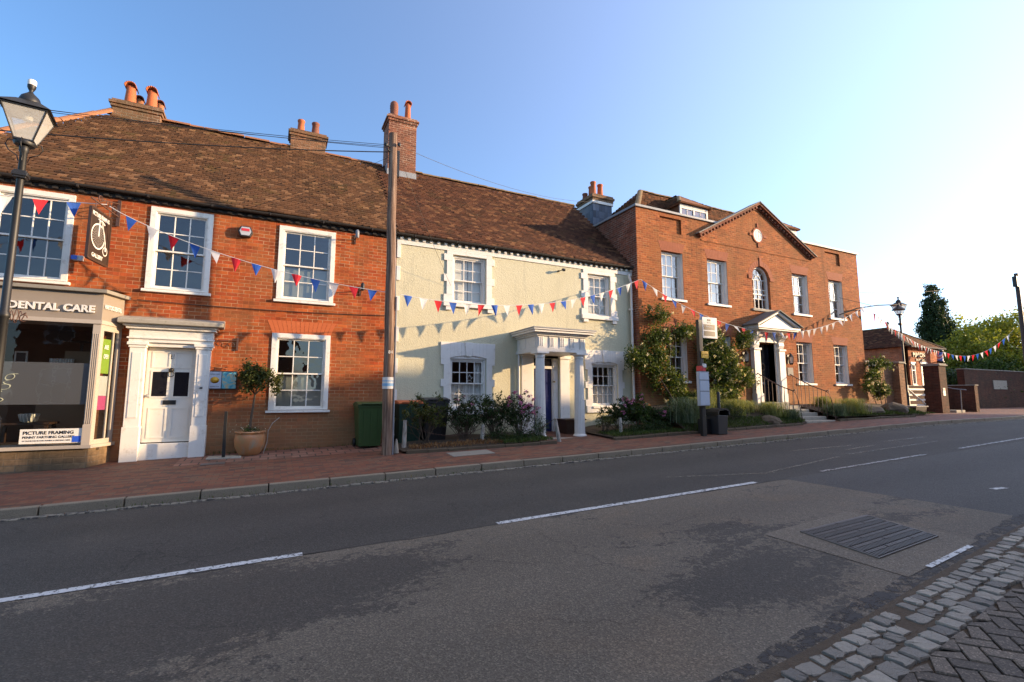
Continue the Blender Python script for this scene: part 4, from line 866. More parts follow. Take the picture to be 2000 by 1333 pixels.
# porch
PX0, PX1 = 6.38, 7.62; PY = 11.22
PO = MB(); PO.box(6.22, 7.78, 11.08, YB - .002, 1.20, 1.30); PO.box(6.24, 7.76, 11.10, YB - .002, 1.30, 1.62); PO.box(6.19, 7.81, 11.05, YB - .002, 1.62, 1.66); PO.box(6.14, 7.86, 11.0, YB - .002, 1.66, 1.70); PO.box(6.06, 7.94, 10.92, YB - .002, 1.70, 1.76); PO.box(6.02, 7.98, 10.88, YB - .002, 1.76, 1.80)
for k in range(5):
    xx = 6.25 + k * .33
    PO.box(xx, xx + .17, 11.085, 11.10, 1.32, 1.60); PO.box(xx - .01, xx + .18, 11.075, 11.10, 1.29, 1.318)
    for q_ in range(3): PO.box(xx + .02 + q_ * .053, xx + .045 + q_ * .053, 11.072, 11.085, 1.34, 1.58)
for k in range(2): yy = 11.2 + k * .55; PO.box(6.225, 6.24, yy, yy + .17, 1.32, 1.60)
porch = PO.build('porch', 'white', B, bevel=.004)
mb = MB(); mb.box(6.0, 8.0, 10.86, YB - .002, 1.80, 1.825); mb.build('porch_roof', 'lead', porch)
for cx in (PX0, PX1):
    mb = MB(); n = 40; prof = []
    for (z_, rr) in ((-1.0, .145), (-.2, .138), (.5, .128), (1.04, .118)):
        prof.append((z_, rr))
    vs = []; fs = []
    for z_, rr in prof:
        for k in range(n): a = 2 * math.pi * k / n; r2 = rr - (.012 if k % 2 else 0); vs.append((cx + r2 * math.cos(a), PY + r2 * math.sin(a), z_))
    for j in range(3):
        for k in range(n): fs.append((j * n + k, j * n + (k + 1) % n, (j + 1) * n + (k + 1) % n, (j + 1) * n + k))
    mb.add(vs, fs); mb.lathe([(.118, 1.04), (.13, 1.05), (.13, 1.07), (.12, 1.08), (.14, 1.11), (.165, 1.14), (.17, 1.15)], (cx, PY, 0), 24); mb.box(cx - .18, cx + .18, PY - .18, PY + .18, 1.15, 1.197)
    mb.lathe([(.19, -1.07), (.19, -1.045), (.17, -1.02), (.15, -1.0)], (cx, PY, 0), 24); mb.build('column', 'white', porch)
mb = MB()
for a, b in ((6.36, 6.70), (7.64, 7.96)): mb.box(a, b, YB - .08, YB - .002, -1.05, 1.12); mb.box(a - .03, b + .03, YB - .11, YB - .002, 1.12, 1.197)
mb.build('pilaster', 'white', porch, bevel=.004)
mb = MB(); mb.box(6.66, 6.80, YB + .02, YB + .14, -1.05, 1.15); mb.box(7.42, 7.62, YB + .02, YB + .14, -1.05, 1.15); mb.box(6.80, 7.42, YB + .02, YB + .14, .82, .90); mb.box(7.46, 7.60, YB - .0, YB + .02, -.9, .75); mb.box(6.66, 7.62, YB + .0, YB + .14, 1.13, 1.2); mb.box(7.44, 7.60, YB, YB + .03, .86, .92); mb.build('door_frame', 'white', porch, bevel=.004)
mb = MB(); mb.box(6.80, 7.42, YB + .05, YB + .06, .90, 1.13); mb.build('fanlight', 'blackgloss', porch)
mb = MB(); mb.box(6.80, 7.42, YB + .08, YB + .12, -1.04, .82); raised(mb, 6.86, 7.36, -.9, -.1, YB + .08); raised(mb, 6.86, 7.36, 0, .75, YB + .08); dr = mb.build('door', 'navy', B, bevel=.003); dr['label'] = 'navy blue front door behind the porch columns'
mb = MB(); mb.box(7.08, 7.12, YB + .07, YB + .082, .45, .5); mb.build('handle', 'lead', dr)
mb = MB(); mb.box(7.42, 7.50, YB - .015, YB - .001, .42, .47); mb.build('number_plate', 'black', porch)
mb = MB(); mb.box(6.1, 7.95, 10.95, YB, -1.3, -1.075); mb.build('porch_step', 'stone', porch, bevel=.02)
# inside decoration
st = MB(); pts = []
for k in range(10): a = math.pi / 2 + k * math.pi / 5; r_ = .11 if k % 2 == 0 else .045; pts.append((4.84 + r_ * math.cos(a), YB + .13, .50 + r_ * math.sin(a)))
st.tube(pts + [pts[0]], .009, 6); tag(st.build('star_ornament', 'white'), 'white star ornament hanging in the lower left cream house window', 'ornament')

# ================================================================ HOUSE C: Georgian brick house
YC = 12.0
C = thing('georgian_house', 'tall red brick Georgian house with central pediment and parapet', 'house')
ZP = 6.28; cxC = 16.58
ups = [(11.55, 12.52), (13.70, 14.70), (18.42, 19.40), (20.82, 21.78)]; gnd = [(11.62, 12.56), (13.75, 14.70), (18.42, 19.40), (20.84, 21.80)]
holes = [(a, b, 3.30, 4.93) for a, b in ups] + [(a, b, .54, 2.16) for a, b in gnd] + [(16.05, 17.05, 3.30, 4.97)] + [(16.12, 17.06, -.22, 2.0)] + [(11.54, 12.52, 5.60, 6.14), (20.74, 21.76, 5.60, 6.14), (16.20, 16.96, 5.86, 6.62 if False else 6.27)]
holes[-1] = (16.20, 16.96, 5.80, 6.279)
PBL, PBR, PBZ, PAZ = 13.35, 19.72, 5.62, 7.30
mb = MB(); wall_holes(mb, 10.5, 23.05, -2, ZP, YC, holes[:-1] , .3)
# gable triangle above the parapet, with the round opening cut from square to circle
sl = (PAZ - PBZ) / (cxC - PBL); xz = cxC - (PAZ - ZP) / sl; xr = cxC + (PAZ - ZP) / sl
mb.face([(xz, YC, ZP), (xr, YC, ZP), (cxC, YC, PAZ)]); mb.face([(xz, YC + .3, ZP), (cxC, YC + .3, PAZ), (xr, YC + .3, ZP)])
mb.face([(xz, YC, ZP), (cxC, YC, PAZ), (cxC, YC + .3, PAZ), (xz, YC + .3, ZP)]); mb.face([(xr, YC, ZP), (cxC, YC, PAZ), (cxC, YC + .3, PAZ), (xr, YC + .3, ZP)])
mb.box(11.54, 12.52, YC + .07, YC + .1, 5.60, 6.14); mb.box(20.74, 21.76, YC + .07, YC + .1, 5.60, 6.14)
# arch spandrels of the round headed window
def arch_fill(mb, xc, r, zs, zt, Y, th=.3, n=14):
    for sgn in (-1, 1):
        for k in range(n // 2):
            a0, a1 = math.pi / 2 * k / (n // 2), math.pi / 2 * (k + 1) / (n // 2)
            p = [(xc + sgn * r * math.cos(a0), zs + r * math.sin(a0)), (xc + sgn * r * math.cos(a1), zs + r * math.sin(a1))]
            mb.face([(p[0][0], Y, p[0][1]), (p[1][0], Y, p[1][1]), (p[1][0], Y, zt), (p[0][0], Y, zt)]); mb.face([(p[0][0], Y, p[0][1]), (p[1][0], Y, p[1][1]), (p[1][0], Y + th, p[1][1]), (p[0][0], Y + th, p[0][1])])
arch_fill(mb, 16.55, .5, 4.47, 4.97, YC)
mb.box(22.75, 23.05, YC + .3, 18.9, -2, 6.28); mb.box(10.8, 22.75, 18.6, 18.9, -2, 6.0)
wallC = mb.build('wall', 'brickC', C)
mb = MB(); mb.box(10.5, 10.8, YC + .3, 18.9, -2, ZP); mb.box(10.5, 10.51, YC + .002, YC + .3, -2, ZP) if False else None; mb.build('side_wall', 'brickCside', C)
mb = MB(); mb.box(10.497, 10.5, YC + .002, YC + .3, -2, ZP); mb.build('side_wall_return', 'brickCside', C)
mb = MB(); mb.box(10.8, 22.7, 12.35, 18.6, 2.6, 2.8); mb.box(10.8, 22.7, 15, 15.1, -.4, 6.0); mb.box(10.8, 22.7, 12.35, 18.6, -.5, -.4); mb.build('interior_wall', 'inwall', C)
mb = MB()
for a, b in ups + [(11.62, 12.56), (13.75, 14.70), (18.42, 19.40), (20.84, 21.80)]:
    pass
for a, b in ups: mb = MB(); flat_arch(mb, a, b, 4.93, .34, YC, .13); mb.build('brick_arch', 'rubbedC', C)
for a, b in gnd: mb = MB(); flat_arch(mb, a, b, 2.16, .32, YC, .13); mb.build('brick_arch', 'rubbedC', C)
for i, (a, b) in enumerate(ups): sash(C, a, b, 3.30, 4.93, YC + .11, 3, (2, 2), case=.045, proud=-.0, dep=.16, inner='pale', gl='glassC', sillp=.17, sillh=.09, silloh=.09)
for i, (a, b) in enumerate(gnd): sash(C, a, b, .54, 2.16, YC + .11, 3, (2, 2), case=.045, proud=0, dep=.16, inner='sides' if i > 1 else 'none', gl='glassC' if i > 1 else 'glass', sillp=.17, sillh=.09, silloh=.09)
# white reveal linings on the openings
for a, b, c_, e_ in [(a, b, 3.30, 4.93) for a, b in ups] + [(a, b, .54, 2.16) for a, b in gnd]: mb = MB(); mb.box(b - .012, b - .001, YC + .012, YC + .11, c_, e_); mb.build('reveal_lining', 'white', C)
# round-headed window
AW = MB(); xc = 16.55; r = .5; zs = 4.47; Yw = YC + .10
def arc_band(mb, xc, zs, r0, r1, y0, y1, n=16, a0=0, a1=math.pi):
    for k in range(n):
        p, q = lerp(a0, a1, k / n), lerp(a0, a1, (k + 1) / n); f_ = lambda rr, t_, y: (xc + rr * math.cos(t_), y, zs + rr * math.sin(t_))
        mb.hexa([f_(r0, p, y0), f_(r0, q, y0), f_(r0, q, y1), f_(r0, p, y1), f_(r1, p, y0), f_(r1, q, y0), f_(r1, q, y1), f_(r1, p, y1)])
arc_band(AW, xc, zs, r - .06, r, Yw, Yw + .12); AW.box(xc - r, xc - r + .06, Yw, Yw + .12, 3.3, zs); AW.box(xc + r - .06, xc + r, Yw, Yw + .12, 3.3, zs); AW.box(xc - r + .06, xc + r - .06, Yw, Yw + .12, 3.3, 3.35)
aw = AW.build('window', 'white', C, bevel=.004); aw['label'] = 'round headed central window above the door'
mb = MB(); 
for k in (-1, 0, 1): mb.box(xc + k * .22 - .011, xc + k * .22 + .011, Yw + .05, Yw + .07, 3.35, zs)
for z_ in (3.72, 4.09): mb.box(xc - .44, xc + .44, Yw + .052, Yw + .068, z_ - .011, z_ + .011)
mb.box(xc - .44, xc + .44, Yw + .04, Yw + .08, 3.90 - .02, 3.90 + .02); mb.box(xc - .44, xc + .44, Yw + .048, Yw + .07, zs - .012, zs + .012)
for a in (45, 90, 135): mb.tube([(xc + .16 * math.cos(R(a)), Yw + .06, zs + .16 * math.sin(R(a))), (xc + .44 * math.cos(R(a)), Yw + .06, zs + .44 * math.sin(R(a)))], .011, 4)
arc_band(mb, xc, zs, .15, .17, Yw + .05, Yw + .07, 8); mb.build('sash', 'white', aw)
mb = MB(); n = 16; P_ = [(xc + .44 * math.cos(math.pi * k / n), Yw + .075, zs + .44 * math.sin(math.pi * k / n)) for k in range(n + 1)]; mb.face([(xc - .44, Yw + .075, 3.35), (xc + .44, Yw + .075, 3.35)] + P_); mb.build('pane', 'glassC', aw, fixn=False)
mb = MB(); mb.box(xc - r - .09, xc + r + .09, YC - .06, YC + .1, 3.21, 3.30); mb.build('sill', 'stone', aw, bevel=.006)
mb = MB()
for k in range(15):
    a0, a1 = math.pi * (k + .06) / 15, math.pi * (k + .94) / 15; arc_band(mb, xc, zs, r + .003, r + .22, YC - .004, YC + .02, 1, a0, a1)
mb.box(xc - .06, xc + .06, YC - .03, YC + .02, zs + r, zs + r + .34); mb.box(xc - r - .22, xc - r, YC - .03, YC - .005, zs - .04, zs + .11); mb.box(xc + r, xc + r + .22, YC - .03, YC - .005, zs - .04, zs + .11)
mb.build('brick_arch', 'rubbedC', aw)
# pediment: raking cornice with dentils, round window
mb = MB(); rk = math.atan(sl); RL = (cxC - PBL) / math.cos(rk)
def rake(mb, side, u0, u1, v0, v1, y0, y1):
    ca, sa = math.cos(rk), math.sin(rk); P_ = []
    for (u, v) in ((u0, v0), (u1, v0), (u1, v1), (u0, v1)):
        x = u * ca - v * sa; z = u * sa + v * ca; X = PBL + x if side < 0 else PBR - x; P_.append((X, PBZ + z))
    mb.add([(x, y0, z) for x, z in P_] + [(x, y1, z) for x, z in P_], [(0, 1, 2, 3), (4, 7, 6, 5), (0, 4, 5, 1), (1, 5, 6, 2), (2, 6, 7, 3), (3, 7, 4, 0)])
for sd2 in (-1, 1):
    rake(mb, sd2, -.05, RL + .0, .09, .17, YC - .16, YC + .02); rake(mb, sd2, -.0, RL - .0, -.02, .0, YC - .05, YC - .001)
    u = .02
    while u < RL - .1: rake(mb, sd2, u, u + .09, .0, .089, YC - .10, YC - .001); u += .19
ped = mb.build('pediment', 'brickCside', C, bevel=.004)
mb = MB()
for sd2 in (-1, 1): rake(mb, sd2, -.10, RL + .06, .172, .205, YC - .19, YC + .34)
mb.build('lead_coping', 'coping', ped)
mb = MB(); arc_band(mb, 16.5, 6.18, .25, .31, YC - .03, YC + .02, 24, 0, 2 * math.pi); wd_ = mb.build('oval_window', 'rubbedC', ped); wd_['label'] = 'small round window in the pediment'
mb = MB(); arc_band(mb, 16.5, 6.18, .21, .25, YC - .02, YC + .02, 24, 0, 2 * math.pi)
for k in (-.075, .075): mb.box(16.5 + k - .008, 16.5 + k + .008, YC - .014, YC + .001, 5.99, 6.37); mb.box(16.3, 16.7, YC - .012, YC + .0, 6.18 + k - .008, 6.18 + k + .008)
mb.build('frame', 'white', wd_)
mb = MB(); mb.face([(16.5 + .21 * math.cos(a), YC - .006, 6.18 + .21 * math.sin(a)) for a in [2 * math.pi * k / 20 for k in range(20)]]); mb.build('pane', 'blindC', wd_, fixn=False)
mb = MB()
for dx, dz in ((0, .40), (0, -.40), (.40, 0), (-.40, 0)): mb.box(16.5 + dx - (.035 if dx == 0 else .08), 16.5 + dx + (.035 if dx == 0 else .08), YC - .035, YC - .001, 6.18 + dz - (.08 if dx == 0 else .05), 6.18 + dz + (.08 if dx == 0 else .05))
mb.build('keystone', 'rubbedC', wd_)
# string course at pediment foot, plinth, parapet coping
mb = MB(); mb.box(PBL + .1, PBR - .1, YC - .02, YC - .001, 5.54, 5.60); mb.build('string_course', 'brickC', C)
for a, b in ((10.5, 15.6), (17.7, 23.05)): mb = MB(); mb.box(a, b, YC - .03, YC - .001, -2, .02); mb.build('plinth', 'brickC', C)
for q in ((10.44, xz - .12, YC - .06, YC + .34), (xr + .12, 23.11, YC - .06, YC + .34), (10.44, 10.86, YC + .34, 18.9), (22.7, 23.11, YC + .34, 18.9)): mb = MB(); mb.box(*q, ZP + .001, ZP + .08); mb.build('parapet_coping', 'lead', C, bevel=.008)
# roof with two dormers
d = Vector((0, 2.4, 2.35)); hl = d.length; e2 = d / hl; RY0, RZ0 = 12.55, 6.15; YR = RY0 + 2.4; ZR = RZ0 + 2.35
mbr = MB(); q = .05; L0, L1, R1, R0 = 10.95, 13.35, 20.1, 22.6
mbr.face([(L0, RY0, RZ0 - q), (R0, RY0, RZ0 - q), (R1, YR, ZR - q), (L1, YR, ZR - q)]); mbr.face([(L0, 17.4, RZ0 - q), (L0, RY0, RZ0 - q), (L1, YR, ZR - q)]); mbr.face([(R0, RY0, RZ0 - q), (R0, 17.4, RZ0 - q), (R1, YR, ZR - q)]); mbr.face([(R0, 17.4, RZ0 - q), (L0, 17.4, RZ0 - q), (L1, YR, ZR - q), (R1, YR, ZR - q)])
mbr.face([(L0, RY0, RZ0 - .06), (R0, RY0, RZ0 - .06), (R0, 17.4, RZ0 - .06), (L0, 17.4, RZ0 - .06)])
roofC = mbr.build('roof', 'tileC', C)
tiles('tile_courses', (L0, RY0, RZ0), (1, 0, 0), tuple(e2), R0 - L0, hl, lambda u, v: v / hl * 2.4 < u < (R0 - L0) - v / hl * 2.5, 'tileC', roofC, sag=.01)
d3 = Vector((2.4, 0, 2.35)).normalized(); tiles('tile_courses', (L0, RY0, RZ0), (0, 1, 0), tuple(d3), 4.85, hl, lambda u, v: v / hl * 2.4 < u < 4.85 - v / hl * 2.4, 'tileC', roofC, sag=.01, lift=.03)
mb = MB(); ridge(mb, (L1, YR, ZR), (R1, YR, ZR), .11); ridge(mb, (L0, RY0, RZ0 + .02), (L1, YR, ZR), .11); ridge(mb, (R0, RY0, RZ0 + .02), (R1, YR, ZR), .11); mb.build('ridge_tiles', 'ridged', roofC)
for cx in (14.42, 19.95):
    dm = MB(); yf = 13.15; dm.box(cx - .72, cx + .72, yf + .03, 14.6, 6.5, 7.38); dz = 7.38
    dmo = dm.build('dormer', 'tileC', C)
    fm = MB(); fm.box(cx - .74, cx + .74, yf - .02, yf + .03, 7.30, 7.40); fm.box(cx - .74, cx - .66, yf - .02, yf + .03, 6.7, 7.30); fm.box(cx + .66, cx + .74, yf - .02, yf + .03, 6.7, 7.30); fm.box(cx - .04, cx + .04, yf - .02, yf + .03, 6.7, 7.30); fm.box(cx - .66, cx + .66, yf - .01, yf + .02, 7.22, 7.30)
    for s_ in (-.35, .35): fm.box(cx + s_ - .01, cx + s_ + .01, yf + .0, yf + .02, 6.7, 7.22)
    fm.build('dormer_window', 'white', dmo)
    gm = MB(); gm.face([(cx - .66, yf + .015, 6.7), (cx + .66, yf + .015, 6.7), (cx + .66, yf + .015, 7.25), (cx - .66, yf + .015, 7.25)]); gm.build('pane', 'glassC', dmo, fixn=False)
    rm = MB(); a_, b_ = cx - .85, cx + .85; yb2 = 14.8; ap = (cx, yf + .75, 8.05); ap2 = (cx, 14.9, 8.05)
    rm.face([(a_, yf - .12, dz), (b_, yf - .12, dz), ap]); rm.face([(a_, yf - .12, dz), ap, ap2, (a_, yb2, dz)]); rm.face([(b_, yf - .12, dz), ap, ap2, (b_, yb2, dz)]); rr = rm.build('dormer_roof', 'tileC', dmo); rr.modifiers.new('s', 'SOLIDIFY').thickness = .06
    L_ = math.hypot(.85, .67); e4 = Vector((.85, 0, .67)).normalized(); tiles('tile_courses', (a_, yf - .12, dz + .02), (0, 1, 0), tuple(e4), 1.8, L_, lambda u, v: u > v / L_ * .87, 'tileC', dmo, sag=.0)
    e5 = Vector((-.85, 0, .67)).normalized(); tiles('tile_courses', (b_, yf - .12, dz + .02), (0, 1, 0), tuple(e5), 1.8, L_, lambda u, v: u > v / L_ * .87, 'tileC', dmo, sag=.0)
    rg = MB(); ridge(rg, (cx, yf + .75, 8.06), (cx, 14.9, 8.06), .08); ridge(rg, (a_, yf - .12, dz + .02), (cx, yf + .75, 8.06), .08, .25); ridge(rg, (b_, yf - .12, dz + .02), (cx, yf + .75, 8.06), .08, .25); rg.build('ridge_tiles', 'ridged', dmo)
# slate hung chimney between the cream and Georgian houses
ch = chimney(B, 11.25, 12.2, 15.38, 16.4, 5.0, 8.19, 'slate', [(11.45, 15.62, .62, .125, 'plain', 'terracotta'), (11.80, 15.62, .57, .125, 'plain', 'terracotta'), (11.62, 16.0, .6, .12, 'plain', 'terracotta'), (11.45, 16.2, .34, .12, 'plain', 'terrdark')], caps=0)
mb = MB(); mb.box(11.21, 12.24, 15.34, 16.44, 7.80, 7.91); mb.build('white_band', 'white', ch); mb = MB(); mb.box(11.20, 12.25, 15.33, 16.45, 7.911, 8.02); mb.box(11.16, 12.29, 15.29, 16.49, 8.02, 8.12); mb.box(11.20, 12.25, 15.33, 16.45, 8.12, 8.195); mb.build('brick_cap', 'brickCh2', ch, bevel=.01)
# Georgian doorcase
mb = MB(); 
for a, b in ((15.72, 16.06), (17.12, 17.46)):
    mb.box(a, b, YC - .16, YC - .001, .12, 1.72); mb.box(a - .03, b + .03, YC - .19, YC - .001, -.35, .12); mb.box(a - .03, b + .03, YC - .20, YC - .001, 1.72, 1.79)
    # console bracket
    pr = [(0, 0), (-.12, .02), (-.16, .12), (-.14, .24), (-.20, .34), (-.30, .42), (-.32, .50), (0, .50)]
    mb.prism(pr, lambda u, v, w_, a=a, b=b: (w_, YC - .0 + u, 1.80 + v), a + .02, b - .02)
mb.box(16.06, 17.12, YC - .12, YC - .001, 2.02, 2.30); mb.box(15.7, 17.48, YC - .15, YC - .001, 2.301, 2.42)
mb.box(16.06, 16.12, YC - .06, YC + .3, -.2, 2.02); mb.box(17.06, 17.12, YC - .06, YC + .3, -.2, 2.02)
dc = mb.build('door_surround', 'white', C, bevel=.006)
HB0, HB1, HBY = 15.42, 17.78, YC - .62
mb = MB(); mb.box(HB0 + .06, HB1 - .06, HBY + .04, YC - .001, 2.42, 2.47); mb.box(HB0, HB1, HBY, YC - .001, 2.47, 2.54)
tri = [(HB0 + .2, 2.541), (HB1 - .2, 2.541), (cxC, 3.0)]; mb.prism(tri, lambda u, v, w_: (u, w_, v), HBY + .10, YC - .001)
for s_ in (-1, 1):
    E0 = HB0 if s_ < 0 else HB1; mb.hexa([(E0, HBY, 2.541), (cxC, HBY, 3.06), (cxC, YC - .002, 3.06), (E0, YC - .002, 2.541), (E0 - s_ * -.0, HBY, 2.60), (cxC, HBY, 3.13), (cxC, YC - .002, 3.13), (E0, YC - .002, 2.60)])
hood = mb.build('door_hood', 'white', dc, bevel=.004)
mb = MB()
for s_ in (-1, 1):
    E0 = (HB0 - .10) if s_ < 0 else (HB1 + .10); mb.hexa([(E0, HBY - .06, 2.575), (cxC, HBY - .06, 3.135), (cxC, YC - .003, 3.135), (E0, YC - .003, 2.575), (E0, HBY - .06, 2.61), (cxC, HBY - .06, 3.175), (cxC, YC - .003, 3.175), (E0, YC - .003, 2.61)])
mb.build('hood_roof', 'hoodlead', dc)
mb = MB(); mb.box(16.12, 17.06, YC + .22, YC + .27, -.2, 2.0); 
for (a, b) in ((16.18, 16.56), (16.62, 17.0)):
    for (z0, z1) in ((-.1, .45), (.55, 1.25), (1.35, 1.9)): raised(mb, a, b, z0, z1, YC + .22)
dr = mb.build('door', 'blackgloss', C, bevel=.003); dr['label'] = 'glossy black front door with wreath'
mb = MB(); mb.tube([(16.6 + .12 * math.cos(a), YC + .19, 1.12 + .14 * math.sin(a)) for a in [k * .45 for k in range(15)]], .028, 6); mb.build('wreath', 'bark', dr); mb = MB(); mb.box(16.5, 16.7, YC + .20, YC + .219, .48, .54); mb.build('letter_box', 'lead', dr)
mb = MB(); mb.box(15.9, 17.3, YC - .3, YC + .22, -.34, -.2); mb.build('door_step', 'stone', dc, bevel=.02)
# ---------------------------------------------------------------- barber shop and far structures
D_ = thing('barber_shop', 'small orange brick barber shop with hipped roof beyond the garden wall', 'shop')
BX0, BX1, BY = 35.5, 39.2, 16.0
bh = [(35.72, 36.18, .75, 2.05), (36.86, 37.55, .72, 2.1)]
mb = MB(); wall_holes(mb, BX0, BX1, -1.2, 3.12, BY, bh, .2); mb.box(BX0, BX0 + .2, BY + .2, 27, -1.2, 3.12); mb.box(BX1 - .2, BX1, BY + .2, 27, -1.2, 3.12); mb.box(BX0 + .2, BX1 - .2, 17.2, 17.3, -1.2, 3.1); mb.build('wall', 'brickB', D_)
mb = MB(); xm = (BX0 + BX1) / 2; o_ = .25; ez = 3.14; az = 4.62
a1 = (BX0 - o_, BY - o_, ez); a2 = (BX1 + o_, BY - o_, ez); a3 = (BX1 + o_, 27.2, ez); a4 = (BX0 - o_, 27.2, ez); r1 = (xm, BY + 1.85, az); r2 = (xm, 27.2, az)
mb.face([a1, a2, r1]); mb.face([a1, r1, r2, a4]); mb.face([a2, a3, r2, r1]); mb.face([a4, r2, a3]); mb.face([a1, a4, a3, a2]); rf = mb.build('roof', 'tileB', D_)
u_ = Vector((xm - a1[0], 0, az - ez)); LL = u_.length; tiles('tile_courses', a1, (0, 1, 0), tuple(u_ / LL), 11, LL, lambda u, v: u > v / LL * 2.1, 'tileB', rf, .2, .12, .0)
u2 = Vector((0, 2.1, az - ez)); L2 = u2.length; tiles('tile_courses', a1, (1, 0, 0), tuple(u2 / L2), a2[0] - a1[0], L2, lambda u, v: v / L2 * 2.1 < u < 4.2 - v / L2 * 2.1, 'tileC', rf, .2, .12, .0)
mb = MB(); ridge(mb, r1, r2, .1); ridge(mb, a1, r1, .1); ridge(mb, a2, r1, .1); mb.lathe([(.06, 0), (.09, .1), (.05, .2), (.10, .3), (.03, .42)], (xm, BY + 1.85, az + .05), 10); mb.build('ridge_tiles', 'ridged', rf)
mb = MB(); mb.tube([(BX0 - .3, BY - .3, ez - .04), (BX1 + .3, BY - .3, ez - .04)], .06, 8); mb.build('gutter', 'gutter', D_)
for (a, b, c_, e_) in bh:
    mb = MB(); 
    for q in ((a, a + .06, c_, e_), (b - .06, b, c_, e_), (a, b, e_ - .08, e_), (a, b, c_, c_ + .06), (a, b, 1.62, 1.68)): mb.box(q[0], q[1], BY - .02 + .001 * (q[3] == e_), BY + .08, q[2], q[3])
    w_ = mb.build('window', 'white', D_); mb = MB(); mb.face([(a, BY + .06, c_), (b, BY + .06, c_), (b, BY + .06, e_), (a, BY + .06, e_)]); mb.build('pane', 'glass', w_, fixn=False)
    mb = MB(); mb.box(a - .06, b + .06, BY - .04, BY - .001, e_ + .0, e_ + .12); mb.build('lintel', 'white', w_); mb = MB(); mb.box(a - .04, b + .04, BY - .06, BY - .001, c_ - .07, c_); mb.build('sill', 'white', w_)
    if a > 36.5:
        mb = MB(); 
        for k in range(12): mb.box(a + .06, b - .06, BY + .10, BY + .13, c_ + .08 + k * .075, c_ + .12 + k * .075)
        mb.build('blind', 'white', w_)
text('MASON', .42, 'signbrown', D_, 'lettering', (36.7, BY - .03, 2.5), off=.012, align='CENTER', sx=1.0, ext=.02); text('BARBERSHOP', .20, 'signbrown', D_, 'lettering', (36.9, BY - .03, 2.26), off=.004, align='CENTER', ext=.01)
bpo = thing('barber_pole', 'striped barber pole with dark caps on the barber shop corner', 'barber pole'); mb = MB(); mb.lathe([(.16, 0), (.16, .55)], (38.55, BY - .35, 2.3), 16); mb.build('striped_cylinder', 'stripes', bpo)
for z_ in (2.14, 2.85): mb = MB(); mb.lathe([(.12, 0), (.2, .05), (.2, .13), (.12, .18)], (38.55, BY - .35, z_), 16); mb.build('cap', 'black', bpo)
for z_ in (2.2, 2.95): mb = MB(); mb.box(38.5, 38.6, BY - .15, BY - .001, z_, z_ + .05); mb.build('bracket', 'black', bpo)
# garden wall right of the Georgian house
def bwall(name, label, boxes, mat_, coping, cat='wall', group=None):
    o = thing(name, label, cat, group); mb = MB()
    for b_ in boxes: mb.box(*b_)
    mb.build('brickwork', mat_, o); mb = MB()
    for b_ in coping: mb.box(*b_)
    mb.build('coping', 'coping', o, bevel=.012); return o
bwall('garden_wall', 'tall brown brick garden wall joining the Georgian house', [(23.06, 26.35, 12.6, 12.9, -1.5, 1.56), (26.35, 26.8, 12.3, 12.9, -1.5, 1.56)], 'brickG', [(23.06, 26.30, 12.56, 12.94, 1.561, 1.64), (26.30, 26.85, 12.25, 12.95, 1.561, 1.65)])
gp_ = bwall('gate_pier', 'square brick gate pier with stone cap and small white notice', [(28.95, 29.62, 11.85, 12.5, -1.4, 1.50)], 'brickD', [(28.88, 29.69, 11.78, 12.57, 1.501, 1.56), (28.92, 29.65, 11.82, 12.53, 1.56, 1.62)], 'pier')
mb = MB(); mb.box(29.13, 29.36, 11.835, 11.849, .05, .42); nt_ = mb.build('notice', 'white', gp_); mb = MB(); mb.box(29.14, 29.35, 11.83, 11.8345, .30, .40); mb.build('red_band', 'redp', nt_)
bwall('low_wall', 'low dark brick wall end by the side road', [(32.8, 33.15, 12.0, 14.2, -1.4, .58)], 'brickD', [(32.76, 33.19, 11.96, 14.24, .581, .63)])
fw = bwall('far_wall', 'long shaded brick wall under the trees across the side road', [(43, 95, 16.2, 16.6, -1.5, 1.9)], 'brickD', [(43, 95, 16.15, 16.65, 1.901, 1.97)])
mb = MB(); mb.box(47.2, 49.4, 16.16, 16.199, .55, 1.2); pl = mb.build('stone_plaque', 'stone', fw)
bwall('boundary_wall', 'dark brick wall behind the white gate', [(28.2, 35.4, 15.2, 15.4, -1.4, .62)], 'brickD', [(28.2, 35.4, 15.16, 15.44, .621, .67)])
# steps with handrail
hs = thing('side_steps', 'stone steps with a thin metal handrail beside the brick pier', 'steps'); mb = MB(); mb.box(30.4, 31.3, 11.9, 12.6, -1.0, -.66); mb.box(30.4, 31.0, 12.6, 13.2, -1.0, -.5); mb.build('step', 'stone', hs, bevel=.01)
mb = MB(); mb.tube([(30.2, 12.6, .62), (30.6, 12.0, .40), (31.1, 11.7, .34)], .025, 6); mb.tube([(30.9, 11.85, .37), (30.95, 11.9, -.8)], .02, 6); mb.build('handrail', 'grey', hs)
# five bar gate
gt = thing('field_gate', 'white five-bar wooden gate between wall and pier', 'gate'); mb = MB(); gx0, gx1, gy = 29.2, 31.3, 13.3
for k, z_ in enumerate((-.72, -.47, -.20, .06, .34)):
    mb.box(gx0, gx1 - .1, gy, gy + .04, z_, z_ + .09)
mb.build('rail', 'whiteold', gt); mb = MB(); mb.box(gx1 - .1, gx1 + .02, gy - .02, gy + .07, -.8, .62); mb.box(gx0 - .1, gx0, gy - .02, gy + .07, -.8, .6); mb.build('post', 'whiteold', gt)
mb = MB(); mb.tube([(gx0, gy - .02, .36), (gx1 - .1, gy - .02, -.62)], .035, 6); mb.build('brace', 'whiteold', gt)

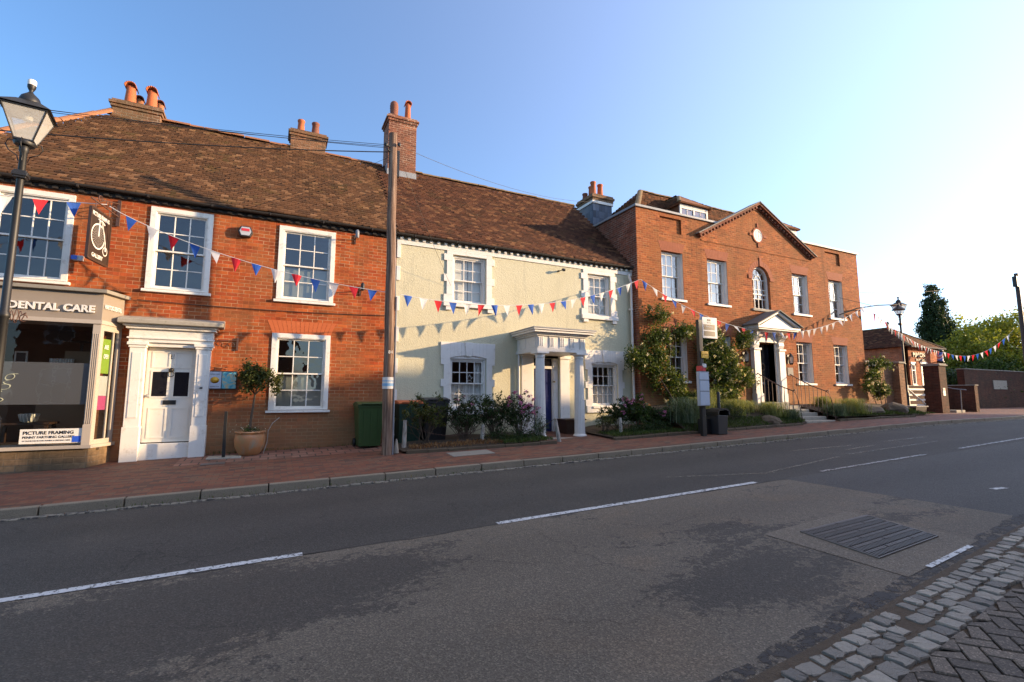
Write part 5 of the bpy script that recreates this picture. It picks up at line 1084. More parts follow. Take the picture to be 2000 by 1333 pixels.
# ================================================================ street furniture and small things
def street_lamp(x, y, zb, label, H=5.95, arm=True, ball=True, rz=0):
    o = thing('street_lamp', label, 'street lamp', 'black heritage street lamps', (x, y, zb), rz)
    mb = MB(); mb.lathe([(.14, 0), (.14, .25), (.12, .3), (.10, .35), (.10, 1.0), (.07, 1.06), (.062, 1.12), (.055, 2.4), (.07, 2.42), (.07, 2.46), (.05, 2.5), (.042, H - 1.12), (.055, H - 1.10), (.055, H - 1.02), (.03, H - .98)], n=16); mb.build('post', 'black', o)
    mb = MB(); mb.box(-.07, .07, -.07, .07, H - 1.52, H - 1.40); mb.box(-.085, .085, -.085, .085, H - 1.49, H - 1.43); mb.build('collar', 'black', o, bevel=.01)
    zl, zh = H - .95, H - .50; a, b = .10, .24
    mb = MB(); mb.lathe([(.11, zl - .06), (.13, zl - .02), (.12, zl)], n=4 * 4); 
    for sx_ in (-1, 1):
        for sy in (-1, 1): mb.tube([(sx_ * a, sy * a, zl), (sx_ * b, sy * b, zh)], .010, 5)
    for (q, z_) in ((a, zl), (b, zh)):
        for s1 in (-1, 1): mb.box(-q - .012, q + .012, s1 * q - .012, s1 * q + .012, z_ - .012, z_ + .012); mb.box(s1 * q - .012, s1 * q + .012, -q + .013, q - .013, z_ - .011, z_ + .011)
    for s1 in (-1, 1):
        mb.tube([(s1 * .05, 0, zl - .30), (s1 * .07, 0, zl - .22), (s1 * .16, 0, zl - .16), (s1 * .20, 0, zl - .08), (s1 * .18, 0, zl - .01), (s1 * .13, 0, zl - .0)], .008, 5); mb.tube([(0, s1 * .05, zl - .30), (0, s1 * .07, zl - .22), (0, s1 * .16, zl - .16), (0, s1 * .20, zl - .08), (0, s1 * .18, zl - .01), (0, s1 * .13, zl)], .008, 5)
    mb.build('lantern_frame', 'black', o)
    mb = MB()
    for s1 in (-1, 1): mb.face([(-a, s1 * a, zl), (a, s1 * a, zl), (b, s1 * b, zh), (-b, s1 * b, zh)]); mb.face([(s1 * a, -a, zl), (s1 * a, a, zl), (s1 * b, b, zh), (s1 * b, -b, zh)])
    mb.build('glass', 'lampglass', o, fixn=False)
    mb = MB(); e = .285; rr = [(e, zh + .012), (.17, zh + .11), (.12, zh + .15)]
    for k in range(2):
        (r0, z0), (r1, z1) = rr[k], rr[k + 1]
        for s1 in (-1, 1): mb.face([(-r0, s1 * r0, z0), (r0, s1 * r0, z0), (r1, s1 * r1, z1), (-r1, s1 * r1, z1)]); mb.face([(s1 * r0, -r0, z0), (s1 * r0, r0, z0), (s1 * r1, r1, z1), (s1 * r1, -r1, z1)])
    mb.face([(-e, -e, zh + .011), (e, -e, zh + .011), (e, e, zh + .011), (-e, e, zh + .011)])
    mb.lathe([(.12, zh + .14), (.13, zh + .17), (.10, zh + .25), (.04, zh + .31), (.02, zh + .34), (.035, zh + .37), (.05, zh + .41), (.05, zh + .44)], n=14); mb.build('lantern_roof', 'black', o)
    mb = MB(); mb.face([(-b, -b, zh - .002), (b, -b, zh - .002), (b, b, zh - .002), (-b, b, zh - .002)]); mb.lathe([(.055, zh - .12), (.055, zh - .01)], n=12); mb.build('reflector', 'white', o, fixn=False)
    if ball: mb = MB(); mb.lathe([(.05, zh + .44), (.052, zh + .50), (.045, zh + .52)], n=14); mb.build('photocell', 'whiteold', o)
    if arm:
        mb = MB()
        for s1 in (-1, 1):
            for q in (0, 1): mb.tube([(s1 * (.05 + .13 * t_ + .0), 0, 2.43 + .09 * math.sin(t_ * 9 + q * 2.5) + q * .03) for t_ in [k / 12 for k in range(13)]] + [(s1 * .22, 0, 2.5)], .007, 5)
            mb.tube([(s1 * .2 + .04 * math.cos(a_), 0, 2.42 + .05 * math.sin(a_)) for a_ in [k * .6 for k in range(10)]], .007, 5)
        mb.build('scroll_bracket', 'ironrust', o)
    return o
street_lamp(-3.44, 9.2, -1.30, 'tall black street lamp with white photocell in front of the dental shop', 5.97, rz=R(8))
street_lamp(28.6, 13.1, -.80, 'distant black street lamp standing before the barber shop', 5.95, arm=False, ball=False)
# telegraph pole
tp = thing('telegraph_pole', 'brown wooden telegraph pole on the pavement beside the green wheelie bin', 'pole', loc=(-.10, 0, 0))
mb = MB(); n = 24; PX_, PYY = 2.36, 10.62
mb.tube([(2.37 - .0045 * k * (7.35 / n) / .3 * 1.0 * .6 + .006 * math.sin(k), PYY, -1.4 + 7.4 * k / n) for k in range(n + 1)], [lerp(.118, .092, k / n) for k in range(n + 1)], 16); mb.build('shaft', 'pole', tp)
mb = MB(); mb.box(2.40, 2.46, 10.60, 10.68, 5.0, 5.62); mb.build('junction_box', 'black', tp)
mb = MB()
for z_ in (5.55, 5.65): mb.tube([(2.15, 10.5, z_), (2.4, 10.75, z_)], .02, 6)
mb.lathe([(.03, 0), (.045, .04), (.02, .08)], (2.12, 10.47, 5.6), 8); mb.lathe([(.03, 0), (.045, .04), (.02, .08)], (2.42, 10.5, 5.68), 8); mb.build('insulator', 'black', tp)
mb = MB(); mb.tube([(2.475, 10.56, -1.25), (2.47, 10.56, 2.2)], .02, 6); mb.tube([(2.45, 10.58, 2.2), (2.37, 10.6, 5.0)], .012, 6); mb.build('cable_pipe', 'grey', tp)
mb = MB(); mb.lathe([(.06, -1.2), (.055, -1.12), (.02, -.93), (.015, -.90)], (2.56, 10.6, 0), 14); mb.build('cable_cone', 'taupe', tp)
mb = MB(); mb.lathe([(.124, .17), (.124, .42)], (2.35, PYY, 0), 16, cap=False); po = mb.build('paper_notice', 'white', tp); po['label'] = 'torn white and blue paper notice'
mb = MB(); mb.lathe([(.126, .23), (.126, .29)], (2.35, PYY, 0), 16, cap=False); mb.lathe([(.126, .33), (.126, .35)], (2.35, PYY, 0), 16, cap=False); mb.build('blue_band', 'paleblue', po)
text('84', .10, 'white', tp, 'pole_number', (2.31, PYY - .118, .93), ext=.002)
# wires
def wire(name, label, p, q, sag, r=.006, n=24, group='overhead telephone wires'):
    mb = MB(); pts = [(lerp(p[0], q[0], k / n), lerp(p[1], q[1], k / n), lerp(p[2], q[2], k / n) - sag * 4 * (k / n) * (1 - k / n)) for k in range(n + 1)]
    mb.tube(pts, r, 5); return tag(mb.build(name, 'black'), label, 'wire', group)
wire('overhead_wire', 'upper overhead wire from the telegraph pole to the left over the chimneys', (2.3, 10.6, 5.74), (-12, 11.5, 4.85), .25)
wire('overhead_wire', 'middle overhead wire of the bundle running left from the telegraph pole', (2.3, 10.6, 5.70), (-12, 11.3, 4.72), .25)
wire('overhead_wire', 'lowest overhead wire of the bundle running left from the telegraph pole', (2.3, 10.6, 5.66), (-12, 11.1, 4.70), .22)
wire('overhead_wire', 'thick black overhead cable sagging across the left tiled roof', (2.3, 10.6, 5.58), (-12, 10.8, 3.9), .35, .012)
wire('overhead_wire', 'single wire from the telegraph pole down to the slate hung chimney', (2.45, 10.6, 5.72), (11.6, 15.4, 7.9), .35, .005)
wire('overhead_wire', 'short wire from the telegraph pole to the left brick eaves', (2.3, 10.6, 5.55), (-1.0, 12.1, 4.1), .1, .004)
wire('overhead_wire', 'thin wire from the telegraph pole down to the cream house wall', (2.4, 10.6, 5.4), (4.2, 12.25, 3.0), .08, .004)
wire('overhead_wire', 'faint distant wire right of the Georgian house', (23, 13, 4.8), (37.4, 11.6, 6.6), .3, .008)
wire('wall_cable', 'dark cable clipped along the brick wall above the door hood', (-2.6, 12.27, 2.0), (2.6, 12.27, 2.05), .05, .008, group=None)
# bunting
def bunting(label, p, q, sag, spacing, cols, fw=.21, fh=.29, tilt=.18, skew=1.0, start=.15):
    o = thing('bunting', label, 'bunting', 'strings of triangular flags', p)
    L = math.dist(p, q); N = 40
    f_ = lambda t_: Vector((lerp(p[0], q[0], t_) - p[0], lerp(p[1], q[1], t_) - p[1], lerp(p[2], q[2], t_) - p[2] - sag * 4 * (t_ ** skew) * (1 - t_ ** skew)))
    mb = MB(); mb.tube([f_(k / N) for k in range(N + 1)], .007, 5); mb.build('cord', 'flag_white', o)
    k = 0; s_ = start
    while s_ < L - .2:
        t0, t1 = s_ / L, (s_ + fw) / L; A_, B_ = f_(t0), f_(t1); mid = (A_ + B_) / 2; tx = random.gauss(.0, .03); ty = random.gauss(-.01, tilt * .35); tip = mid + Vector((tx, ty, -fh + abs(ty) * .3))
        n2 = Vector((0, -1, 0)); fb = MB(); rows = 5; grid = []
        cu = random.gauss(0, .018)
        for r_ in range(rows + 1):
            v = r_ / rows; a, b = A_.lerp(tip, v), B_.lerp(tip, v); rw = []
            for c_ in range(4): rw.append(a.lerp(b, c_ / 3) + n2 * (cu * math.sin(c_ / 3 * math.pi) * (1 - v * .3) + .006 * math.sin(v * 5 + k)))
            grid.append(rw)
        for r_ in range(rows):
            for c_ in range(3): fb.face([grid[r_][c_], grid[r_][c_ + 1], grid[r_ + 1][c_ + 1], grid[r_ + 1][c_]], sm=True)
        col = cols[k % len(cols)] if callable(cols) is False else cols(k)
        fl = fb.build('flag', 'flag_' + col, o, fixn=False); fl['label'] = col + ' triangular flag'
        k += 1; s_ += spacing * random.uniform(.95, 1.05)
    return o
bunting('bunting string left of the hanging gallery sign, passing the street lamp', (-6.2, 10.4, 3.3), (-3.06, 11.6, 3.72), .08, .46, ['blue', 'white', 'red'], start=.1)
bunting('bunting string sagging from the gallery sign to the telegraph pole', (-3.06, 11.75, 3.74), (2.26, 10.58, 2.28), .28, .405, ['blue', 'white', 'red'], start=.3, skew=.85)
bunting('bunting string across the cream house from telegraph pole to Georgian corner', (2.46, 10.6, 2.27), (10.35, 11.75, 3.72), .50, .385, ['blue', 'white', 'red'], start=.08)
bunting('bunting string dipping across the Georgian house front past its doorway, right-hand flags whitened for glare', (10.35, 11.7, 3.72), (22.25, 11.4, 3.82), 1.42, .40, lambda k: (['blue', 'white', 'red'][k % 3] if k < 19 else 'white'), start=.05)  # later flags all white: overexposed glare put into their cloth colour
bunting('faint bunting string right of the Georgian house running towards the barber shop', (22.25, 11.4, 3.82), (38.5, 15.6, 2.9), .35, .62, ['white', 'red', 'white'], fw=.26, fh=.34, start=.6)
bunting('bunting string from the barber pole across the far trees', (38.7, 15.6, 2.95), (37.5, 11.75, 3.75), .80, .245, ['white', 'red', 'blue'], fw=.16, fh=.36, start=.1, tilt=.1)
# hanging sign
hg = thing('hanging_sign', 'brown hanging sign with a white penny farthing for the picture framing gallery', 'sign')
sx0 = 0.0; y0, y1 = -.37, .37; z0, z1 = 2.57, 3.56; hg.location = (-3.135, 11.66, 0); hg.rotation_euler = (0, 0, R(-9.5))
mb = MB(); mb.box(sx0 - .03, sx0 + .0, y0, y1, z0, z1); bd = mb.build('sign_board', 'signbrown', hg, bevel=.004)
mb = MB()
for a, b, c_, e_ in ((y0 - .01, y0 + .025, z0, z1), (y1 - .025, y1 + .01, z0, z1), (y0 + .025, y1 - .025, z1 - .025, z1 + .01), (y0 + .025, y1 - .025, z0 - .01, z0 + .025)): mb.box(sx0 - .04, sx0 + .008, a, b, c_, e_)
mb.build('sign_frame', 'dkbrown', hg)
def ring_x(mb, x, cy, cz, r, w_, n=36):
    for k in range(n):
        a, b = 2 * math.pi * k / n, 2 * math.pi * (k + 1) / n; f_ = lambda rr, t_: (x, cy + rr * math.cos(t_), cz + rr * math.sin(t_)); mb.face([f_(r - w_, a), f_(r, a), f_(r, b), f_(r - w_, b)])
mb = MB(); xs_ = sx0 + .003; cy, cz = -.07, 3.06; ring_x(mb, xs_, cy, cz, .25, .028); ring_x(mb, xs_, .22, 2.84, .09, .018, 20)
for k in range(24): a = 2 * math.pi * k / 24; mb.face([(xs_ + .0, cy, cz), (xs_, cy + .23 * math.cos(a - .012), cz + .23 * math.sin(a - .012)), (xs_, cy + .23 * math.cos(a + .012), cz + .23 * math.sin(a + .012))])
mb.tube([(xs_ + .004, cy, cz), (xs_ + .004, cy - .01, cz + .31), (xs_ + .004, cy + .09, cz + .28), (xs_ + .004, .18, 3.0), (xs_ + .004, .22, 2.84)], .013, 5); mb.tube([(xs_ + .004, cy - .05, cz + .33), (xs_ + .004, cy + .03, cz + .31)], .016, 5); mb.tube([(xs_ + .004, cy + .06, cz + .33), (xs_ + .004, cy + .17, cz + .28)], .018, 5)
mb.build('penny_farthing', 'white', bd, fixn=False)
text('PICTURE FRAMING', .11, 'white', bd, 'lettering', (sx0 + .004, -.33, 3.42), rot=(R(90), 0, R(90)), off=.003, sx=.66, ext=.001)
text('GALLERY', .105, 'white', bd, 'lettering', (sx0 + .004, -.24, 2.64), rot=(R(90), 0, R(90)), off=.003, sx=.92, ext=.001)
mb = MB(); mb.tube([(sx0, -.42, 3.70), (sx0, .62, 3.70)], .014, 6); mb.tube([(sx0, -.38, 3.71), (sx0, .62, 3.98)], .01, 6); mb.box(sx0 - .03, sx0 + .03, .60, .63, 3.5, 4.05)
for c0 in (-.1, .18, .44): mb.tube([(sx0, c0 + .10 * math.cos(a) * (1 - a / 12), 3.79 + .08 * math.sin(a) * (1 - a / 12)) for a in [k * .5 for k in range(18)]], .009, 5)
for yy in (-.25, .25): mb.tube([(sx0, yy, 3.70), (sx0, yy, 3.56)], .008, 5)
mb.build('bracket', 'ironrust', hg)
# alarm box
al = thing('alarm_box', 'hexagonal burglar alarm box on the brick wall under the eaves', 'alarm'); mb = MB(); hx = [(-.15, 0), (-.10, .12), (.10, .12), (.15, 0), (.10, -.12), (-.10, -.12)]
mb.prism(hx, lambda u, v, w_: (-.72 + u, w_, 3.73 + v), 12.18, 12.298); mb.build('casing', 'pot_black', al, bevel=.012)
mb = MB(); mb.prism([(u * .78, v * .78) for u, v in hx], lambda u, v, w_: (-.72 + u, w_, 3.73 + v), 12.165, 12.18); mb.build('face_plate', 'ltgrey', al); mb = MB(); mb.box(-.80, -.64, 12.158, 12.1645, 3.73, 3.79); mb.build('red_label', 'redp', al)
fx = thing('junction_box', 'small grey and blue box on the brick wall left of the hanging sign', 'box'); mb = MB(); mb.box(-3.68, -3.52, 12.22, 12.298, 2.70, 2.80); mb.build('casing', 'ltgrey', fx, bevel=.006); mb = MB(); mb.box(-3.70, -3.61, 12.205, 12.22, 2.71, 2.79); mb.build('cover', 'bluep', fx)
# wall lamps / brackets on house A
def bracket_light(x, z, label, d=.35, style=0):
    o = thing('wall_bracket', label, 'bracket'); mb = MB(); mb.box(x - .02, x + .02, 12.27, 12.298, z - .12, z + .12); mb.tube([(x, 12.28, z), (x, 12.28 - d * .6, z + .03), (x, 12.28 - d, z + .05)], .013, 6)
    mb.tube([(x, 12.28, z - .1), (x, 12.28 - d * .5, z - .02), (x, 12.28 - d, z + .05)], .008, 6); mb.build('arm', 'ironrust', o)
    mb = MB(); mb.lathe([(.03, 0), (.045, .03), (.045, .16), (.02, .2)], (x, 12.28 - d, z - .06), 10); mb.build('fitting', 'grey' if style == 0 else 'black', o); return o
bracket_light(1.68, 4.0 - .08, 'small grey insulator bracket under the eaves right of the upper window')
bracket_light(1.85, 2.62, 'black iron bracket on the brick wall right of the upper window sill', style=1)
ib = thing('scroll_bracket', 'empty scrolled iron sign bracket right of door 21', 'bracket'); mb = MB(); mb.box(-.78, -.74, 12.24, 12.298, .98, 1.30) if False else mb.box(-.76, -.72, 12.26, 12.298, 1.02, 1.30)
mb.tube([(-1.22, 12.24, 1.22), (-.74, 12.26, 1.24)], .009, 6)
for c0 in (-1.1, -.88): mb.tube([(c0 + .08 * math.cos(a) * (1 - a / 11), 12.25, 1.14 + .06 * math.sin(a) * (1 - a / 11)) for a in [k * .5 for k in range(16)]], .007, 5)
mb.build('ironwork', 'ironrust', ib)
# notice board with two posters
nb = thing('notice_board', 'wall notice board with a yellow and a turquoise poster behind the potted tree', 'notice board'); mb = MB(); mb.box(-1.26, -.70, 12.25, 12.298, .16, .56); mb.build('frame', 'dkbrown', nb, bevel=.004)
mb = MB(); mb.box(-1.24, -1.0, 12.242, 12.25, .18, .54); p1 = mb.build('poster', 'paper', nb); mb = MB(); mb.lathe([(0, 0), (.07, .001), (.0, .002)], (0, 0, 0), 14); mb.v = [(-1.12 + a * 1.2, 12.2415 - c_, .36 + b) for a, b, c_ in mb.v]; mb.build('yellow_drawing', 'yellow', p1)
text('OPEN ART', .04, 'black', p1, 'lettering', (-1.12, 12.2405, .47), align='CENTER', ext=.0005); text('SUMMER FAIR', .028, 'black', p1, 'lettering', (-1.12, 12.2405, .21), align='CENTER', ext=.0005)
t = NT('seaside_print'); c = t.ramp(t.noise(7, 4, dist=1.5), [(.35, (.05, .25, .35)), (.5, (.15, .5, .55)), (.62, (.55, .45, .25)), (.75, (.6, .65, .5))]); M['print'] = t.fin(c, .4)
mb = MB(); mb.box(-.985, -.72, 12.242, 12.25, .18, .54); mb.build('poster', 'print', nb)
# potted bay tree
def gpz(x, y): return gp(x, y)
jr = thing('potted_tree', 'small bay tree in a round glazed terracotta pot beside door 21', 'potted tree', loc=(-.37, 11.92, gp(-.37, 11.92)))
mb = MB(); mb.lathe([(.17, 0), (.22, .05), (.28, .18), (.30, .32), (.285, .42), (.27, .46), (.30, .47), (.30, .50), (.26, .50), (.25, .42)], n=28, cap=True); mb.build('plant_pot', 'jar', jr)
mb = MB(); mb.lathe([(.255, .43), (.0, .44)], n=20, cap=False); mb.build('soil', 'soil', jr)
mb = MB(); mb.tube([(-.02, 0, .42), (.0, 0, .8), (.03, 0, 1.1), (.05, 0, 1.32)], [.03, .024, .022, .02], 8)
for k in range(9): a = k * .7; mb.tube([(.05, 0, 1.28), (.05 + .16 * math.cos(a), .12 * math.sin(a), 1.45), (.05 + .34 * math.cos(a), .26 * math.sin(a), 1.55 + .1 * math.sin(k))], [.014, .01, .005], 5)
mb.build('trunk', 'bark', jr)
P = clumps(blob_centres((-.02, 0, 1.66), (.36, .28, .30), 64, .06, .12, .15) + blob_centres((.40, -.02, 1.56), (.17, .14, .22), 16, .05, .09, .2), 4800, (1, 1, 1)); leaves('crown', P, .058, 'leafbay', jr)
P = clumps(blob_centres((0, 0, .50), (.24, .22, .06), 12, .05, .08), 500, (1, 1, .8)); leaves('bedding_plants', P, .03, 'leaf', jr); P = clumps([(0, 0, .54, .26)], 50, (1, 1, .35)); leaves('bedding_flowers', P, .022, 'petalcream', jr, aspect=1)
mb = MB(); mb.tube([(.27, -.02, .02), (.33, -.02, .25), (.34, -.02, .5), (.42, 0, .66), (.55, .02, .78)], .010, 5); mb.build('hoop', 'post', jr)
bl = thing('boot_post', 'thin black steel post standing on a slab by the potted tree', 'post', loc=(-.82, 11.62, gp(-.82, 11.62))); mb = MB(); mb.box(-.03, .03, -.03, .03, 0, .96); mb.build('upright', 'black', bl, bevel=.006); mb = MB(); mb.box(-.30, .32, -.06, .36, .0, .035); mb.build('slab', 'stone', bl, bevel=.01)
# wheelie bins
def wheelie(x, y, label, body, lid, rz=0, s=1.0, H=1.07):
    o = thing('wheelie_bin', label, 'wheelie bin', 'wheelie bins along the house walls', (x, y, gp(x, y)), rz)
    w_ = .29 * s; d_ = .36 * s; h = H - .10
    mb = MB(); mb.hexa([(-w_ * .82, -d_ * .72, .04), (w_ * .82, -d_ * .72, .04), (w_ * .82, d_ * .75, .04), (-w_ * .82, d_ * .75, .04), (-w_, -d_, h), (w_, -d_, h), (w_, d_, h), (-w_, d_, h)])
    mb.box(-w_ - .015, w_ + .015, -d_ - .015, d_ + .015, h - .05, h)
    for k in (-.5, 0, .5): mb.hexa([(w_ * k - .012, -d_ * .73 - .012, .12), (w_ * k + .012, -d_ * .73 - .012, .12), (w_ * k + .012, -d_ * .72, .12), (w_ * k - .012, -d_ * .72, .12), (w_ * k * 1.1 - .012, -d_ - .006, h - .1), (w_ * k * 1.1 + .012, -d_ - .006, h - .1), (w_ * k * 1.1 + .012, -d_ + .01, h - .1), (w_ * k * 1.1 - .012, -d_ + .01, h - .1)])
    mb.build('body', body, o, bevel=.014)
    mb = MB(); n = 8
    for k in range(n):
        a, b = k / n, (k + 1) / n; za, zb2 = h + .03 + .06 * math.sin(a * math.pi), h + .03 + .06 * math.sin(b * math.pi)
        ya, yb = lerp(-d_ - .04, d_ + .03, a), lerp(-d_ - .04, d_ + .03, b); mb.hexa([(-w_ - .03, ya, h + .001), (w_ + .03, ya, h + .001), (w_ + .03, yb, h + .001), (-w_ - .03, yb, h + .001), (-w_ - .02, ya, za), (w_ + .02, ya, za), (w_ + .02, yb, zb2), (-w_ - .02, yb, zb2)])
    mb.build('lid', lid, o, bevel=.006); mb = MB(); mb.tube([(-w_ * .8, -d_ - .05, h + .04), (w_ * .8, -d_ - .05, h + .04)], .018, 6); mb.build('handle', lid, o)
    for s1 in (-1, 1):
        mb = MB(); mb.lathe([(.09, 0), (.10, .01), (.10, .04), (.09, .05)], n=16); mb.v = [(s1 * (w_ * .86) + c_ * s1, d_ * .7 + a, .10 + b) for a, b, c_ in mb.v]; mb.build('wheel', 'black', o)
    return o
wheelie(2.08, 11.86, 'mid green wheelie bin against the brick wall beside the telegraph pole', 'green', 'green')
wheelie(3.02, 11.92, 'dark green wheelie bin with terracotta lid behind the telegraph pole', 'dkgreen', 'terracotta')
wheelie(3.66, 11.92, 'black wheelie bin behind the shrub with small yellowish leaves', 'pot_black', 'pot_black', s=1.05, H=1.12)
# bus stop
bs = thing('bus_stop', 'black bus stop post with grey flag sign and tall timetable case', 'bus stop', loc=(10.55, 9.62, gp(10.55, 9.62))); z0 = -gp(10.55, 9.62)
mb = MB(); mb.box(-.07, .07, -.05, .05, 0, z0 + 2.13); mb.build('post', 'black', bs, bevel=.008)
mb = MB(); mb.box(.075, .66, -.05, .05, z0 + 1.62, z0 + 2.22); fl = mb.build('flag_sign', 'ltgrey', bs, bevel=.012); mb = MB(); mb.box(.13, .56, -.056, -.0501, z0 + 1.86, z0 + 2.01); mb.build('dark_panel', 'dkbrown', fl); mb = MB(); mb.box(.13, .56, -.056, -.0501, z0 + 1.69, z0 + 1.82); mb.build('route_panel', 'signbrown', fl)
text('The Square', .055, 'white', fl, 'lettering', (.34, -.058, z0 + 1.93), align='CENTER', ext=.001, off=.001); text('BUS', .075, 'black', fl, 'lettering', (.34, -.053, z0 + 2.11), align='CENTER', ext=.001, off=.004); text('Bus Stop', .045, 'black', fl, 'lettering', (.34, -.053, z0 + 2.05), align='CENTER', ext=.001)
mb = MB(); mb.box(-.02, .24, -.07, -.051, z0 + 1.06, z0 + 1.25); yp = mb.build('yellow_plate', 'yellow', bs); text('NO STOPPING', .032, 'black', yp, 'lettering', (.11, -.0725, z0 + 1.15), align='CENTER', ext=.0005)
mb = MB(); mb.box(-.10, .08, -.10, .06, z0 + .70, z0 + .84); mb.build('red_clip', 'redp', bs); mb = MB(); mb.box(-.02, .10, -.11, -.06, z0 + .80, z0 + .90); mb.build('white_card', 'white', bs)
mb = MB(); mb.box(-.24, .13, -.15, -.052, z0 - .24, z0 + .68); tt = mb.build('timetable_case', 'ltgrey', bs, bevel=.006); mb = MB(); mb.box(.131, .137, -.145, -.055, z0 - .22, z0 + .66); mb.build('blue_side', 'navy', tt)
for (a, b) in ((.46, .64), (.16, .44), (-.22, .14)):
    mb = MB(); mb.box(-.22, .11, -.156, -.1501, z0 + a, z0 + b); mb.build('timetable_sheet', 'paper', tt)
for z_ in (.45, .15): mb = MB(); mb.box(-.23, .12, -.157, -.151, z0 + z_ - .006, z0 + z_ + .006); mb.build('divider', 'black', tt)
# litter bin and post
lb = thing('litter_bin', 'dark grey hooded litter bin beside the bus stop', 'litter bin', loc=(11.22, 9.72, gp(11.22, 9.72)))
mb = MB(); mb.hexa([(-.17, -.16, 0), (.19, -.16, 0), (.19, .2, 0), (-.17, .2, 0), (-.19, -.18, .52), (.21, -.18, .52), (.21, .22, .52), (-.19, .22, .52)]); mb.build('body', 'grey' if False else 'pot_black', lb, bevel=.015)
mb = MB(); pr = [(-.22, .0), (-.22, .10), (-.17, .17), (.10, .20), (.24, .14), (.25, 0), (.21, 0), (.20, .12), (.08, .15), (-.15, .13), (-.18, .09), (-.18, 0)]; mb.prism([(a, b) for a, b in pr], lambda u, v, w_: (u + .01, w_, .521 + v), -.21, .24); mb.box(-.20, .22, .15, .23, .521, .68); mb.build('hood', 'black', lb)
mb = MB(); mb.box(.20, .214, -.17, -.03, .49, .515); mb.box(.195, .204, -.16, .0, .08, .11); mb.build('yellow_stripe', 'yellow', lb)
mb = MB(); mb.box(-.42, -.20, .0, .26, 0, .42); ub = mb.build('utility_box', 'black', None, bevel=.01); ub.location = (11.22, 9.78, gp(11.22, 9.78)); tag(ub, 'low black box between bus stop post and litter bin', 'box')
pp = MB(); pp.lathe([(.05, 0), (.045, .1), (.045, 1.12), (.03, 1.15)], n=12); po_ = pp.build('black_post', 'black'); po_.location = (11.62, 10.0, gp(11.6, 10)); tag(po_, 'short black round post behind the litter bin', 'post')
# chain posts
def cpost(x, y, h, lean, label):
    mb = MB(); z = gp(x, y) - .05; vs = []
    mb.tube([(x, y, z), (x + lean * .5, y, z + h * .5), (x + lean, y + .01, z + h)], [.052, .05, .042], 7); return tag(mb.build('wooden_post', 'post'), label, 'post', 'weathered posts of the chain fence')
cpost(2.72, 11.0, .72, .02, 'weathered wooden post at the left end of the chain beside the telegraph pole'); cpost(4.62, 11.0, .52, .03, 'short weathered post under the left ground floor window of the cream house'); cpost(6.55, 10.55, .62, -.12, 'leaning weathered post before the left porch column'); cpost(8.5, 10.55, .55, -.02, 'pale upright post before the shrubs right of the porch')
def chain(p, q, sag, label):
    mb = MB(); n = int(math.dist(p, q) / .035); 
    for k in range(n):
        t0, t1 = k / n, (k + 1.25) / n; f_ = lambda t_: (lerp(p[0], q[0], t_), lerp(p[1], q[1], t_), lerp(p[2], q[2], t_) - sag * 4 * t_ * (1 - t_)); a, b = Vector(f_(t0)), Vector(f_(min(1, t1))); o_ = Vector((0, .010, 0)) if k % 2 else Vector((0, 0, .010)); mb.tube([a, a.lerp(b, .3) + o_, a.lerp(b, .7) + o_, b, a.lerp(b, .7) - o_, a.lerp(b, .3) - o_, a], .0042, 4)
    return tag(mb.build('chain', 'ironrust'), label, 'chain', 'chains between the posts')
chain((2.74, 10.99, -.60), (4.64, 10.99, -.75), .22, 'rusty chain drooping from the leftmost post in front of the bins'); chain((5.6, 11.0, -.95), (6.44, 10.56, -.53), .08, 'rusty chain rising to the leaning post before the porch')
# doormat box in the porch, lanterns on the Georgian house
pb = thing('porch_box', 'dark brown flared planter box behind the right porch column', 'planter box'); mb = MB(); mb.hexa([(7.45, 11.6, -1.07), (7.95, 11.6, -1.07), (7.95, 12.0, -1.07), (7.45, 12.0, -1.07), (7.38, 11.55, -.66), (8.02, 11.55, -.66), (8.02, 12.05, -.66), (7.38, 12.05, -.66)]); mb.build('box', 'dkbrown', pb, bevel=.008); mb = MB(); mb.box(7.35, 8.05, 11.52, 12.08, -.66, -.62); mb.build('rim', 'dkbrown', pb)
def wall_lantern(x, label):
    o = thing('wall_lantern', label, 'wall lantern', 'black lanterns beside the Georgian door'); y = YC - .14; z = 1.22
    mb = MB(); mb.lathe([(.05, 0), (.07, .02), (.09, .06)], (x, y, z), 4); mb.lathe([(.11, .30), (.06, .38), (.02, .44)], (x, y, z), 4)
    for sx_, sy in ((-1, 0), (1, 0), (0, -1), (0, 1)): mb.tube([(x + sx_ * .085, y + sy * .085, z + .06), (x + sx_ * .105, y + sy * .105, z + .30)], .010, 4)
    mb.box(x - .05, x + .05, YC - .03, YC - .001, z + .05, z + .40); mb.tube([(x, YC - .02, z + .40), (x, y, z + .46)], .012, 5); mb.build('frame', 'black', o)
    mb = MB(); mb.lathe([(.078, .06), (.098, .30)], (x, y, z), 4, cap=False); mb.build('glass', 'lampglass', o, fixn=False); return o
wall_lantern(15.32, 'black wall lantern left of the Georgian door'); wall_lantern(17.82, 'black wall lantern right of the Georgian door')
wp = MB(); wp.box(17.75, 18.08, YC - .03, YC - .001, .82, 1.12); tag(wp.build('wall_plaque', 'stone', bevel=.004), 'pale stone plaque under the right lantern of the Georgian door', 'plaque')
